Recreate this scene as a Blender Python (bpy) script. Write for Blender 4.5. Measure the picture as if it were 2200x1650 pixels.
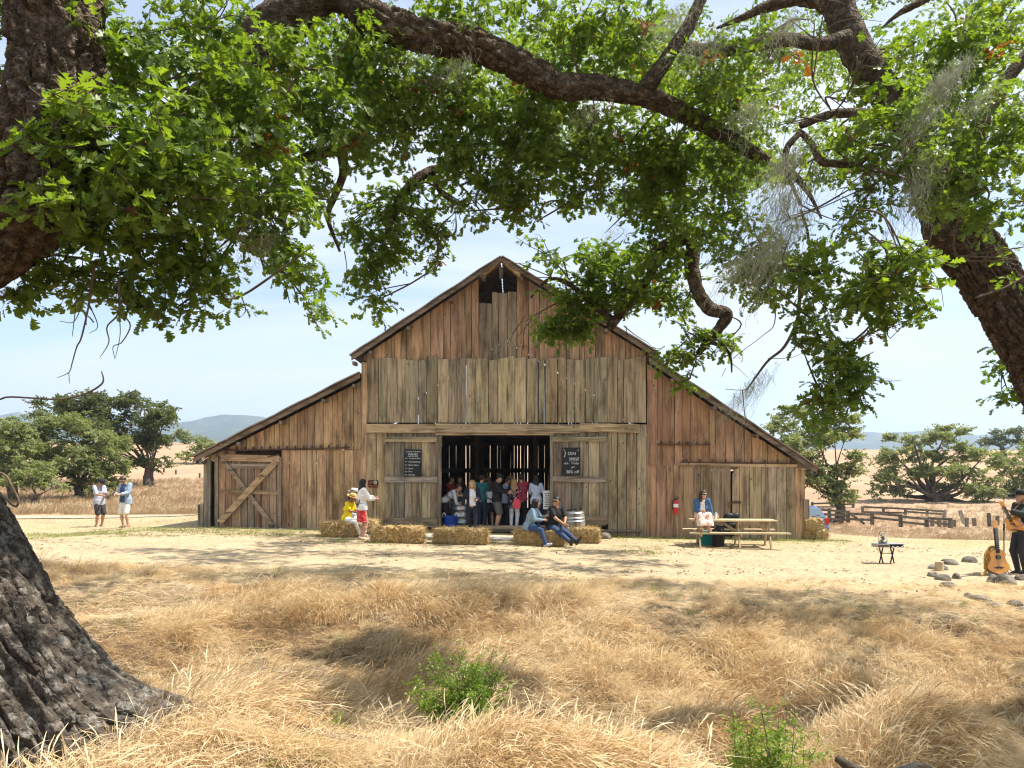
import bpy, math, random
import numpy as np
from mathutils import Vector, Matrix, Euler
random.seed(11); rng = np.random.default_rng(11)
for o in list(bpy.data.objects): bpy.data.objects.remove(o)
SC = bpy.context.scene
COL = SC.collection
PI = math.pi; R = math.radians

# ------------------------------------------------------------------ camera
F = 1589.0            # focal length in photograph pixels (26 mm on a 36 mm sensor, 2200 px wide)
HOR = 1012.0          # row of the eye level
EYE = 1.97
cam = bpy.data.cameras.new('camera'); cam.lens = 26.0; cam.sensor_width = 36.0
cam.shift_y = (HOR-825.0)/2200.0; cam.clip_start = 0.1; cam.clip_end = 20000
co = bpy.data.objects.new('camera', cam); COL.objects.link(co)
co.location = (0, 0, EYE); co.rotation_euler = (R(90), 0, 0); SC.camera = co

def nd(t, typ, props=None, **inp):
    n = t.nodes.new(typ)
    for k, v in (props or {}).items(): setattr(n, k, v)
    for k, v in inp.items():
        s = n.inputs[int(k[1:])] if (k[0] == '_' and k[1:].isdigit()) else n.inputs[k.replace('_', ' ')]
        if isinstance(v, bpy.types.NodeSocket): t.links.new(v, s)
        else: s.default_value = v
    return n
def mth(t, op, a, b=0.0, c=0.0, clamp=False):
    return nd(t, 'ShaderNodeMath', {'operation': op, 'use_clamp': clamp}, _0=a, _1=b, _2=c).outputs[0]
def mixc(t, f, a, b, blend='MIX'):
    n = t.nodes.new('ShaderNodeMix'); n.data_type = 'RGBA'; n.blend_type = blend
    for s, v in ((0, f), (6, a), (7, b)):
        if isinstance(v, bpy.types.NodeSocket): t.links.new(v, n.inputs[s])
        else: n.inputs[s].default_value = v if s == 0 else (tuple(v)+(1,))[:4]
    return n.outputs[2]
def ramp(t, f, stops):
    n = t.nodes.new('ShaderNodeValToRGB'); t.links.new(f, n.inputs[0])
    cr = n.color_ramp
    while len(cr.elements) < len(stops): cr.elements.new(0.5)
    for e, (p, c) in zip(cr.elements, stops):
        e.position = p; e.color = (c, c, c, 1) if isinstance(c, (int, float)) else tuple(c)+(1,)
    return n.outputs[0]
def noise(t, vec, scale, detail=4.0, rough=0.55, dist=0.0):
    return nd(t, 'ShaderNodeTexNoise', None, Vector=vec, Scale=scale, Detail=detail, Roughness=rough, Distortion=dist).outputs[0]
def mapping(t, vec, sc=(1, 1, 1), loc=(0, 0, 0)):
    return nd(t, 'ShaderNodeMapping', None, Vector=vec, Scale=sc, Location=loc).outputs[0]

# ------------------------------------------------------------------ sky, sun, exposure
SUN_EL, SUN_AZ = R(59), R(86)       # azimuth clockwise from +Y: the sun stands to the right, a touch behind the barn front
w = bpy.data.worlds.new('World'); SC.world = w; w.use_nodes = True
t = w.node_tree; t.nodes.clear()
sky = nd(t, 'ShaderNodeTexSky'); sky.sky_type = 'NISHITA'; sky.sun_disc = False
sky.sun_elevation = SUN_EL; sky.sun_rotation = SUN_AZ; sky.air_density = 1.0; sky.dust_density = 0.5; sky.ozone_density = 1.6; sky.altitude = 200
gen = nd(t, 'ShaderNodeTexCoord').outputs['Generated']
sep = nd(t, 'ShaderNodeSeparateXYZ', None, Vector=gen)
zz = mth(t, 'ADD', mth(t, 'MAXIMUM', sep.outputs[2], 0.0), 0.16)
pl = nd(t, 'ShaderNodeCombineXYZ', None, X=mth(t, 'DIVIDE', sep.outputs[0], zz), Y=mth(t, 'DIVIDE', sep.outputs[1], zz), Z=0.0).outputs[0]
n1 = noise(t, mapping(t, pl, (0.55, 1.25, 1), (3.1, 0.4, 0)), 1.0, 7, 0.56, 0.7)
n2 = noise(t, mapping(t, pl, (0.16, 0.4, 1), (0.3, 1.7, 0)), 1.0, 3, 0.5, 0.3)
cl = mth(t, 'ADD', mth(t, 'MULTIPLY', n1, 0.62), mth(t, 'MULTIPLY', n2, 0.5))
cf = ramp(t, cl, [(0.41, 0.06), (0.52, 0.5), (0.61, 0.96)])
skyc = mixc(t, cf, sky.outputs[0], (4.6, 4.95, 5.35))
bg = nd(t, 'ShaderNodeBackground', None, Color=skyc, Strength=0.105)
t.links.new(bg.outputs[0], nd(t, 'ShaderNodeOutputWorld').inputs[0])

sl = bpy.data.lights.new('sun', 'SUN'); sl.energy = 5.0; sl.angle = R(0.53); sl.color = (1.0, 0.94, 0.84)
so = bpy.data.objects.new('sun', sl); COL.objects.link(so)
sd = Vector((math.sin(SUN_AZ)*math.cos(SUN_EL), math.cos(SUN_AZ)*math.cos(SUN_EL), math.sin(SUN_EL)))
so.rotation_euler = sd.to_track_quat('Z', 'Y').to_euler(); so.location = (30, 0, 60)
vs = SC.view_settings; vs.view_transform = 'Standard'; vs.look = 'None'; vs.exposure = 1.05; vs.gamma = 1; vs.use_curve_mapping = False
cy = SC.cycles
cy.max_bounces = 7; cy.diffuse_bounces = 4; cy.glossy_bounces = 2; cy.transmission_bounces = 5; cy.transparent_max_bounces = 6; cy.volume_bounces = 0
cy.caustics_reflective = False; cy.caustics_refractive = False; cy.sample_clamp_indirect = 2.5
cy.use_denoising = True; cy.denoiser = 'OPENIMAGEDENOISE'; cy.denoising_input_passes = 'RGB_ALBEDO_NORMAL'; cy.denoising_prefilter = 'ACCURATE'; cy.pixel_filter_type = 'BLACKMAN_HARRIS'; cy.filter_width = 1.2
SC.render.film_transparent = False

# ------------------------------------------------------------------ helpers
def W(px, py, Y):
    return Vector(((px-1100)/F*Y, Y, EYE-(py-HOR)/F*Y))
def sm(a, b, v):
    v = np.clip((v-a)/(b-a), 0, 1); return v*v*(3-2*v)
def vhash(ix, iy, iz, seed=0):
    h = (ix.astype(np.int64)*374761393 + iy.astype(np.int64)*668265263 + iz.astype(np.int64)*2147483647 + seed*1274126177) & 0xffffffff
    h = ((h ^ (h >> 13))*1274126177) & 0xffffffff
    h = ((h ^ (h >> 16))*2246822519) & 0xffffffff
    return ((h ^ (h >> 15)) & 0xffffff)/float(0xffffff)
def vnoise(x, y, z=0.0, seed=0):
    x, y, z = np.broadcast_arrays(np.asarray(x, float), np.asarray(y, float), np.asarray(z, float))
    ix, iy, iz = np.floor(x), np.floor(y), np.floor(z)
    fx, fy, fz = x-ix, y-iy, z-iz
    fx, fy, fz = fx*fx*(3-2*fx), fy*fy*(3-2*fy), fz*fz*(3-2*fz)
    r = 0
    for dx in (0, 1):
        for dy in (0, 1):
            for dz in (0, 1):
                wt = (fx if dx else 1-fx)*(fy if dy else 1-fy)*(fz if dz else 1-fz)
                r = r+wt*vhash(ix+dx, iy+dy, iz+dz, seed)
    return r
def fbm(x, y, z=0.0, oct=4, seed=0):
    r, a, s = 0, 0.5, 1.0
    for i in range(oct):
        r = r+a*vnoise(np.asarray(x)*s, np.asarray(y)*s, np.asarray(z)*s, seed+i*17); a *= 0.5; s *= 2.03
    return r/(1-0.5**oct)
def worley(x, y, seed=0, wrapx=0):
    ix, iy = np.floor(x), np.floor(y)
    f1 = np.full(x.shape, 9.0); f2 = np.full(x.shape, 9.0); idv = np.zeros(x.shape)
    for dx in (-1, 0, 1):
        for dy in (-1, 0, 1):
            cx, cy_ = ix+dx, iy+dy
            hx = np.mod(cx, wrapx) if wrapx else cx
            z0 = np.zeros_like(hx)
            jx = cx+vhash(hx, cy_, z0, seed); jy = cy_+vhash(hx, cy_, z0+5, seed)
            d = np.hypot(x-jx, y-jy)
            nf = d < f1
            f2 = np.where(nf, f1, np.minimum(f2, d)); idv = np.where(nf, vhash(hx, cy_, z0+9, seed), idv); f1 = np.where(nf, d, f1)
    return f1, f2, idv

def catmull(P, n):
    P = np.array(P, float); k = len(P); Q = np.vstack([2*P[0]-P[1], P, 2*P[-1]-P[-2]]); out = []
    tt = np.linspace(0, k-1, n)
    for t_ in tt:
        i = min(int(t_), k-2); f = t_-i; a, b, c, d = Q[i:i+4]
        out.append(.5*((2*b)+(-a+c)*f+(2*a-5*b+4*c-d)*f*f+(-a+3*b-3*c+d)*f**3))
    return np.array(out)
def tag(o, label=None, cat=None, group=None, kind=None):
    if label: o['label'] = label
    if cat: o['category'] = cat
    if group: o['group'] = group
    if kind: o['kind'] = kind
    return o
def thing(name, label, cat, loc=(0, 0, 0), rz=0.0, group=None):
    o = bpy.data.objects.new(name, None); COL.objects.link(o)
    o.empty_display_size = 0.2; o.location = loc; o.rotation_euler = (0, 0, rz)
    return tag(o, label, cat, group)
def mk(name, V, Fc, m=None, parent=None, smooth=False, color=None, attrs=None):
    me = bpy.data.meshes.new(name)
    V = np.asarray(V, np.float32)
    if isinstance(Fc, np.ndarray) and Fc.ndim == 2:
        n, k = Fc.shape
        me.vertices.add(len(V)); me.vertices.foreach_set('co', V.ravel())
        me.loops.add(n*k); me.loops.foreach_set('vertex_index', Fc.astype(np.int32).ravel())
        me.polygons.add(n); me.polygons.foreach_set('loop_start', np.arange(0, n*k, k, dtype=np.int32))
        me.update(calc_edges=True); me.validate()
    else:
        me.from_pydata(V.tolist(), [], [tuple(int(i) for i in f) for f in Fc]); me.update()
    if smooth: me.polygons.foreach_set('use_smooth', np.ones(len(me.polygons), bool))
    if m is not None: me.materials.append(m)
    for k, (dom, typ, arr) in (attrs or {}).items():
        a = me.attributes.new(k, typ, dom); a.data.foreach_set('vector' if typ == 'FLOAT_VECTOR' else 'value', np.asarray(arr).ravel())
    o = bpy.data.objects.new(name, me); COL.objects.link(o)
    if parent is not None: o.parent = parent
    if color is not None: o.color = color
    return o
def copy_tree(o, parent=None):
    c = o.copy(); COL.objects.link(c)
    if parent is not None: c.parent = parent
    for ch in list(o.children): copy_tree(ch, c)
    return c

class MB:
    def __init__(s): s.V = []; s.F = []
    def add(s, V, Fc):
        b = len(s.V); s.V += [tuple(map(float, v)) for v in V]; s.F += [tuple(b+int(i) for i in f) for f in Fc]; return s
    def box(s, c, d, rot=None, taper=1.0):
        x, y, z = d[0]/2, d[1]/2, d[2]/2
        P = [Vector((sx*x*(taper if sz > 0 else 1), sy*y*(taper if sz > 0 else 1), sz*z)) for sz in (-1, 1) for sy in (-1, 1) for sx in (-1, 1)]
        if rot is not None: P = [Euler(rot).to_matrix() @ p for p in P]
        P = [p+Vector(c) for p in P]
        return s.add(P, [(0, 2, 3, 1), (4, 5, 7, 6), (0, 1, 5, 4), (2, 6, 7, 3), (0, 4, 6, 2), (1, 3, 7, 5)])
    def bar(s, a, b, wd, th, up=(0, 0, 1)):
        a, b = Vector(a), Vector(b); d = (b-a).normalized(); u = Vector(up)
        if abs(d.dot(u)) > 0.98: u = Vector((0, 1, 0))
        r = d.cross(u).normalized(); u = r.cross(d)
        P = [p+r*sx*wd/2+u*sy*th/2 for p in (a, b) for sy in (-1, 1) for sx in (-1, 1)]
        return s.add(P, [(0, 1, 3, 2), (4, 6, 7, 5), (0, 4, 5, 1), (2, 3, 7, 6), (0, 2, 6, 4), (1, 5, 7, 3)])
    def tube(s, pts, rad, n=8, caps=True):
        pts = [Vector(p) for p in pts]; k = len(pts)
        rad = [rad]*k if isinstance(rad, (int, float)) else list(rad)
        b = []; prev = None
        for i, p in enumerate(pts):
            d = (pts[min(i+1, k-1)]-pts[max(i-1, 0)])
            d = d.normalized() if d.length > 1e-9 else Vector((0, 0, 1))
            if prev is None:
                u = Vector((0, 0, 1)) if abs(d.z) < 0.9 else Vector((1, 0, 0))
                u = (u-d*u.dot(d)).normalized()
            else: u = (prev-d*prev.dot(d)).normalized()
            prev = u; v = d.cross(u)
            b += [p+(u*math.cos(2*PI*j/n)+v*math.sin(2*PI*j/n))*rad[i] for j in range(n)]
        Fc = [(i*n+j, i*n+(j+1) % n, (i+1)*n+(j+1) % n, (i+1)*n+j) for i in range(k-1) for j in range(n)]
        if caps: Fc += [tuple(range(n-1, -1, -1)), tuple((k-1)*n+j for j in range(n))]
        return s.add(b, Fc)
    def lathe(s, prof, n=20, c=(0, 0, 0), closed=True):
        V = [(c[0]+r*math.cos(2*PI*j/n), c[1]+r*math.sin(2*PI*j/n), c[2]+z) for r, z in prof for j in range(n)]
        k = len(prof)
        Fc = [(i*n+j, i*n+(j+1) % n, (i+1)*n+(j+1) % n, (i+1)*n+j) for i in range(k-1) for j in range(n)]
        if closed: Fc += [tuple(range(n-1, -1, -1)), tuple((k-1)*n+j for j in range(n))]
        return s.add(V, Fc)
    def prism(s, poly, y0, y1):            # poly in x,z
        n = len(poly)
        V = [(x, y0, z) for x, z in poly]+[(x, y1, z) for x, z in poly]
        return s.add(V, [tuple(range(n)), tuple(range(2*n-1, n-1, -1))]+[(i, i+n, (i+1) % n+n, (i+1) % n) for i in range(n)])
    def ball(s, c, r, nu=8, nv=6):
        r = (r, r, r) if isinstance(r, (int, float)) else r
        prof = [(math.sin(PI*i/nv), -math.cos(PI*i/nv)) for i in range(nv+1)]
        V = [(c[0]+r[0]*max(a, 0.02)*math.cos(2*PI*j/nu), c[1]+r[1]*max(a, 0.02)*math.sin(2*PI*j/nu), c[2]+r[2]*z) for a, z in prof for j in range(nu)]
        return s.add(V, [(i*nu+j, i*nu+(j+1) % nu, (i+1)*nu+(j+1) % nu, (i+1)*nu+j) for i in range(nv) for j in range(nu)])
    def build(s, name, m, parent=None, smooth=False, color=None, kind=None):
        o = mk(name, s.V, s.F, m, parent, smooth, color)
        if kind: o['kind'] = kind
        return o

# ------------------------------------------------------------------ materials
def newmat(name):
    m = bpy.data.materials.new(name); m.use_nodes = True; t = m.node_tree
    return m, t, t.nodes['Principled BSDF']
def plain(name, c, rough=0.75, var=0.25, scale=9.0, bump=0.15, metal=0.0, c2=None, spec=0.3):
    m, t, b = newmat(name)
    oc = nd(t, 'ShaderNodeTexCoord').outputs['Object']
    rnd = nd(t, 'ShaderNodeObjectInfo').outputs['Random']
    f = noise(t, oc, scale, 5, 0.6)
    lo = tuple(x*(1-var) for x in c); hi = tuple(c2) if c2 else tuple(min(1, x*(1+var)) for x in c)
    t.links.new(ramp(t, f, [(0.3, lo), (0.7, hi)]), b.inputs['Base Color'])
    b.inputs['Roughness'].default_value = rough; b.inputs['Metallic'].default_value = metal
    b.inputs['Specular IOR Level'].default_value = spec
    if bump:
        t.links.new(nd(t, 'ShaderNodeBump', None, Strength=bump, Distance=0.01, Height=noise(t, oc, scale*6, 4)).outputs[0], b.inputs['Normal'])
    return m
def wood_mat():
    # weathered board: the object's own colour, its alpha = how much old red paint is left
    m, t, b = newmat('weathered_board')
    oi = nd(t, 'ShaderNodeObjectInfo')
    oc = nd(t, 'ShaderNodeTexCoord').outputs['Object']
    off = nd(t, 'ShaderNodeCombineXYZ', None, X=mth(t, 'MULTIPLY', oi.outputs['Random'], 37.0), Y=0.0, Z=mth(t, 'MULTIPLY', oi.outputs['Random'], 91.0)).outputs[0]
    v = nd(t, 'ShaderNodeVectorMath', {'operation': 'ADD'}, _0=oc, _1=off).outputs[0]
    grain = noise(t, mapping(t, v, (38, 38, 1.4)), 1.0, 6, 0.62, 0.4)
    streak = noise(t, mapping(t, v, (9, 9, 0.5)), 1.0, 4, 0.6, 0.2)
    blot = noise(t, v, 1.3, 5, 0.6)
    base = mixc(t, 1.0, oi.outputs['Color'], ramp(t, grain, [(0.25, 0.42), (0.5, 1.0), (0.78, 1.45)]), 'MULTIPLY')
    base = mixc(t, 1.0, base, ramp(t, streak, [(0.30, (0.36, 0.34, 0.32)), (0.46, (0.95, 0.95, 0.95)), (0.75, (1.35, 1.3, 1.2))]), 'MULTIPLY')
    base = mixc(t, 1.0, base, ramp(t, noise(t, mapping(t, v, (2.2, 2.2, 0.8)), 1.0, 6, 0.68), [(0.36, (0.5, 0.48, 0.46)), (0.52, (1, 1, 1))]), 'MULTIPLY')
    grey = mixc(t, ramp(t, blot, [(0.45, 0.0), (0.7, 0.55)]), base, mixc(t, 1.0, base, (0.85, 0.95, 1.05), 'MULTIPLY'))
    red = mixc(t, 1.0, mixc(t, 0.5, base, (0.22, 0.2, 0.2)), (1.08, 0.67, 0.49), 'MULTIPLY')
    rf = mth(t, 'MULTIPLY', oi.outputs['Alpha'], ramp(t, noise(t, mapping(t, v, (6, 6, 0.7)), 1.0, 5, 0.65), [(0.36, 0.12), (0.62, 1.0)]), clamp=True)
    col = mixc(t, rf, grey, red)
    vor = nd(t, 'ShaderNodeTexVoronoi', None, Vector=mapping(t, v, (3.3, 3.3, 1.7)), Scale=1.0)
    knot = ramp(t, vor.outputs['Distance'], [(0.045, 0.22), (0.085, 1.0)])
    col = mixc(t, 1.0, col, knot, 'MULTIPLY')
    t.links.new(col, b.inputs['Base Color']); b.inputs['Roughness'].default_value = 0.88; b.inputs['Specular IOR Level'].default_value = 0.2
    t.links.new(nd(t, 'ShaderNodeBump', None, Strength=0.55, Distance=0.012, Height=grain).outputs[0], b.inputs['Normal'])
    return m
def leaf_mat(name, dark, light, tr, gloss=0.38, brown=0.0):
    m, t, b = newmat(name)
    rnd = nd(t, 'ShaderNodeObjectInfo').outputs['Random']
    geo = nd(t, 'ShaderNodeNewGeometry')
    f = noise(t, geo.outputs['Position'], 1.7, 3)
    f2 = mth(t, 'ADD', mth(t, 'ADD', mth(t, 'MULTIPLY', f, 0.5), mth(t, 'MULTIPLY', rnd, 0.25)), mth(t, 'MULTIPLY', geo.outputs['Random Per Island'], 0.3))
    col = mixc(t, ramp(t, f2, [(0.25, 0.0), (0.75, 1.0)]), dark, light)
    if brown:
        col = mixc(t, ramp(t, rnd, [(1-brown, 0.0), (1-brown+0.004, 1.0)]), col, (0.16, 0.055, 0.02))
    t.links.new(col, b.inputs['Base Color']); b.inputs['Roughness'].default_value = gloss; b.inputs['Specular IOR Level'].default_value = 0.45
    tl = nd(t, 'ShaderNodeBsdfTranslucent', None, Color=mixc(t, 1.0, col, tr, 'MULTIPLY'))
    mx = nd(t, 'ShaderNodeMixShader', None, _0=0.52, _1=b.outputs[0], _2=tl.outputs[0])
    t.links.new(mx.outputs[0], t.nodes['Material Output'].inputs[0])
    return m
def bark_mat(name, c1, c2, scale=1.0, lichen=0.25, bump=0.8):
    m, t, b = newmat(name)
    oc = nd(t, 'ShaderNodeTexCoord').outputs['Object']
    f = noise(t, oc, 11*scale, 7, 0.65)
    col = ramp(t, f, [(0.28, tuple(x*0.45 for x in c1)), (0.5, c1), (0.72, c2)])
    lf = ramp(t, noise(t, oc, 9.0*scale, 6, 0.75), [(0.54, 0.0), (0.60, 1.0)])
    col = mixc(t, mth(t, 'MULTIPLY', lf, lichen), col, (0.36, 0.36, 0.32))
    t.links.new(col, b.inputs['Base Color']); b.inputs['Roughness'].default_value = 0.92; b.inputs['Specular IOR Level'].default_value = 0.15
    vor = nd(t, 'ShaderNodeTexVoronoi', {'feature': 'DISTANCE_TO_EDGE'}, Vector=nd(t, 'ShaderNodeVectorMath', {'operation': 'ADD'}, _0=oc, _1=mapping(t, nd(t, 'ShaderNodeTexNoise', None, Vector=oc, Scale=9.0*scale).outputs['Color'], (0.12, 0.12, 0.12))).outputs[0], Scale=15*scale)
    h = mth(t, 'ADD', ramp(t, vor.outputs['Distance'], [(0.0, 0.0), (0.25, 0.8)]), mth(t, 'MULTIPLY', noise(t, oc, 40*scale, 5, 0.6), 0.6))
    t.links.new(nd(t, 'ShaderNodeBump', None, Strength=bump, Distance=0.02, Height=h).outputs[0], b.inputs['Normal'])
    return m
def grass_mat(name, stops, tr=0.35, nscale=0.9):
    m, t, b = newmat(name)
    rnd = nd(t, 'ShaderNodeObjectInfo').outputs['Random']
    geo = nd(t, 'ShaderNodeNewGeometry'); pos = geo.outputs['Position']
    f = mth(t, 'ADD', mth(t, 'ADD', mth(t, 'MULTIPLY', noise(t, pos, nscale, 4, 0.6), 0.62), mth(t, 'MULTIPLY', rnd, 0.16)), mth(t, 'MULTIPLY', geo.outputs['Random Per Island'], 0.26))
    col = ramp(t, f, stops)
    t.links.new(col, b.inputs['Base Color']); b.inputs['Roughness'].default_value = 0.6; b.inputs['Specular IOR Level'].default_value = 0.25
    tl = nd(t, 'ShaderNodeBsdfTranslucent', None, Color=col)
    mx = nd(t, 'ShaderNodeMixShader', None, _0=tr, _1=b.outputs[0], _2=tl.outputs[0])
    t.links.new(mx.outputs[0], t.nodes['Material Output'].inputs[0])
    return m
M = {}
M['wood'] = wood_mat()
M['leaf'] = leaf_mat('oak_leaf', (0.072, 0.132, 0.022), (0.205, 0.285, 0.040), (1.5, 1.5, 0.5), 0.40, 0.014)
M['far_leaf'] = leaf_mat('far_oak_leaf', (0.135, 0.168, 0.070), (0.330, 0.355, 0.155), (1.1, 1.15, 0.6), 0.5)
M['dark_leaf'] = leaf_mat('dark_oak_leaf', (0.060, 0.086, 0.026), (0.165, 0.185, 0.058), (1.1, 1.15, 0.6), 0.5)
M['shrub_leaf'] = leaf_mat('shrub_leaf', (0.14, 0.23, 0.032), (0.30, 0.39, 0.07), (1.2, 1.3, 0.5), 0.45)
M['bark'] = bark_mat('oak_bark', (0.072, 0.058, 0.045), (0.225, 0.195, 0.160), 1.0, 0.35)
M['limb'] = bark_mat('limb_bark', (0.082, 0.059, 0.038), (0.235, 0.180, 0.125), 1.3, 0.22, 0.9)
M['far_bark'] = bark_mat('far_bark', (0.09, 0.07, 0.055), (0.2, 0.16, 0.13), 0.5, 0.2)
M['twig'] = plain('twig', (0.11, 0.082, 0.055), 0.9, 0.4, 20)
M['lichen'] = grass_mat('lichen', [(0.2, (0.20, 0.21, 0.13)), (0.8, (0.42, 0.43, 0.30))], 0.4)
M['grass'] = grass_mat('dry_grass', [(0.24, (0.26, 0.145, 0.060)), (0.38, (0.47, 0.295, 0.130)), (0.50, (0.62, 0.445, 0.230)), (0.64, (0.76, 0.62, 0.39)), (0.82, (0.58, 0.48, 0.33))], 0.35, 0.8)
M['stub'] = grass_mat('grass_stubble', [(0.25, (0.34, 0.25, 0.14)), (0.5, (0.50, 0.40, 0.24)), (0.8, (0.62, 0.53, 0.36))], 0.3, 0.5)
M['seedgrass'] = grass_mat('seed_grass', [(0.25, (0.52, 0.36, 0.20)), (0.5, (0.68, 0.53, 0.33)), (0.8, (0.80, 0.70, 0.50))], 0.35, 0.8)
M['litter'] = plain('litter', (0.085, 0.052, 0.028), .9, .5, 8, 0)
M['field'] = grass_mat('field_grass', [(0.25, (0.30, 0.20, 0.11)), (0.5, (0.45, 0.33, 0.195)), (0.8, (0.58, 0.46, 0.29))], 0.25, 0.25)
M['greengrass'] = grass_mat('green_grass', [(0.2, (0.10, 0.16, 0.03)), (0.8, (0.32, 0.34, 0.09))], 0.35)
M['straw'] = grass_mat('straw', [(0.2, (0.26, 0.155, 0.055)), (0.5, (0.45, 0.315, 0.135)), (0.8, (0.62, 0.48, 0.26))], 0.25, 6.0)
M['iron'] = plain('rusty_iron', (0.09, 0.05, 0.035), 0.8, 0.5, 14)
M['roofmetal'] = plain('rusted_roof', (0.20, 0.13, 0.095), 0.75, 0.45, 2.5, 0.1, 0.0, (0.34, 0.28, 0.24))
M['black'] = plain('black', (0.012, 0.012, 0.014), 0.6, 0.3)
M['chalkboard'] = plain('chalkboard', (0.018, 0.02, 0.022), 0.7, 0.35, 5)
M['chalk'] = plain('chalk', (0.62, 0.63, 0.64), 0.9, 0.15)
M['orange'] = plain('orange_print', (0.72, 0.16, 0.02), 0.5, 0.08)
M['white'] = plain('white', (0.78, 0.78, 0.76), 0.6, 0.06)
M['red'] = plain('red_paint', (0.62, 0.02, 0.025), 0.3, 0.06, spec=0.5)
M['steel'] = plain('galvanised', (0.45, 0.47, 0.48), 0.4, 0.2, 12, 0.05, 0.85)
M['blue'] = plain('blue_plastic', (0.012, 0.055, 0.36), 0.35, 0.08)
M['teal'] = plain('teal_plastic', (0.01, 0.24, 0.24), 0.35, 0.08)
M['rope'] = plain('rope', (0.7, 0.68, 0.6), 0.9, 0.1)
M['paper'] = plain('kraft_paper', (0.40, 0.30, 0.18), 0.85, 0.12)
M['oakwood'] = plain('barrel_oak', (0.27, 0.235, 0.20), 0.8, 0.35, 5)
M['pine'] = plain('table_pine', (0.46, 0.36, 0.22), 0.75, 0.25, 4)
M['rock'] = plain('rock', (0.10, 0.085, 0.068), 0.9, 0.5, 7, 0.9, 0.0, (0.29, 0.25, 0.195))
M['spruce'] = plain('guitar_top', (0.60, 0.27, 0.045), 0.28, 0.15, 5, 0, spec=0.6)
M['maple'] = plain('guitar_side', (0.36, 0.15, 0.03), 0.3, 0.2, 5, 0, spec=0.6)
M['ebony'] = plain('ebony', (0.03, 0.018, 0.012), 0.4, 0.3)
M['carpaint'] = plain('car_paint', (0.10, 0.15, 0.30), 0.22, 0.05, 1, 0, 0.3, spec=0.6)
M['tail'] = plain('tail_light', (0.55, 0.015, 0.015), 0.2, 0.1)
M['rubber'] = plain('rubber', (0.02, 0.02, 0.02), 0.8, 0.2)
M['concrete'] = plain('concrete', (0.44, 0.40, 0.34), 0.9, 0.15, 3)
M['track'] = plain('dirt', (0.36, 0.29, 0.21), 0.95, 0.2, 0.6)
M['greenpaint'] = plain('green_bills', (0.22, 0.30, 0.2), 0.8, 0.4, 40)
def glass_mat(name, tint, rough=0.03):
    m, t, b = newmat(name)
    b.inputs['Base Color'].default_value = tuple(tint)+(1,); b.inputs['Transmission Weight'].default_value = 0.95
    b.inputs['Roughness'].default_value = rough; b.inputs['IOR'].default_value = 1.3
    return m
M['glass'] = glass_mat('clear_glass', (0.95, 0.97, 0.97))
def _carglass():
    m, t, b = newmat('car_glass'); b.inputs['Base Color'].default_value = (0.10, 0.14, 0.18, 1); b.inputs['Roughness'].default_value = 0.05
    b.inputs['Specular IOR Level'].default_value = 1.0; b.inputs['Coat Weight'].default_value = 1.0
    return m
M['carglass'] = _carglass()

# ------------------------------------------------------------------ scatter: variants + points in ONE mesh, instanced by its own geometry nodes
def scatter_tree():
    ng = bpy.data.node_groups.new('scatter', 'GeometryNodeTree')
    ng.interface.new_socket('Geometry', in_out='INPUT', socket_type='NodeSocketGeometry')
    ng.interface.new_socket('Geometry', in_out='OUTPUT', socket_type='NodeSocketGeometry')
    a = ng.nodes.new('NodeGroupInput'); z = ng.nodes.new('NodeGroupOutput'); L = ng.links.new
    def attr(n, ty):
        k = ng.nodes.new('GeometryNodeInputNamedAttribute'); k.data_type = ty; k.inputs['Name'].default_value = n
        return k.outputs['Attribute']
    sp = ng.nodes.new('GeometryNodeSeparateGeometry'); sp.domain = 'POINT'
    L(a.outputs[0], sp.inputs[0]); L(attr('is_point', 'BOOLEAN'), sp.inputs['Selection'])
    si = ng.nodes.new('GeometryNodeSplitToInstances'); si.domain = 'POINT'
    L(sp.outputs[1], si.inputs[0]); L(attr('vid', 'INT'), si.inputs['Group ID'])
    ip = ng.nodes.new('GeometryNodeInstanceOnPoints')
    L(sp.outputs[0], ip.inputs['Points']); L(si.outputs['Instances'], ip.inputs['Instance'])
    ip.inputs['Pick Instance'].default_value = True
    L(attr('vid', 'INT'), ip.inputs['Instance Index']); L(attr('rot', 'FLOAT_VECTOR'), ip.inputs['Rotation']); L(attr('scl', 'FLOAT'), ip.inputs['Scale'])
    L(ip.outputs[0], z.inputs[0])
    return ng
SCAT = scatter_tree()
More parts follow.
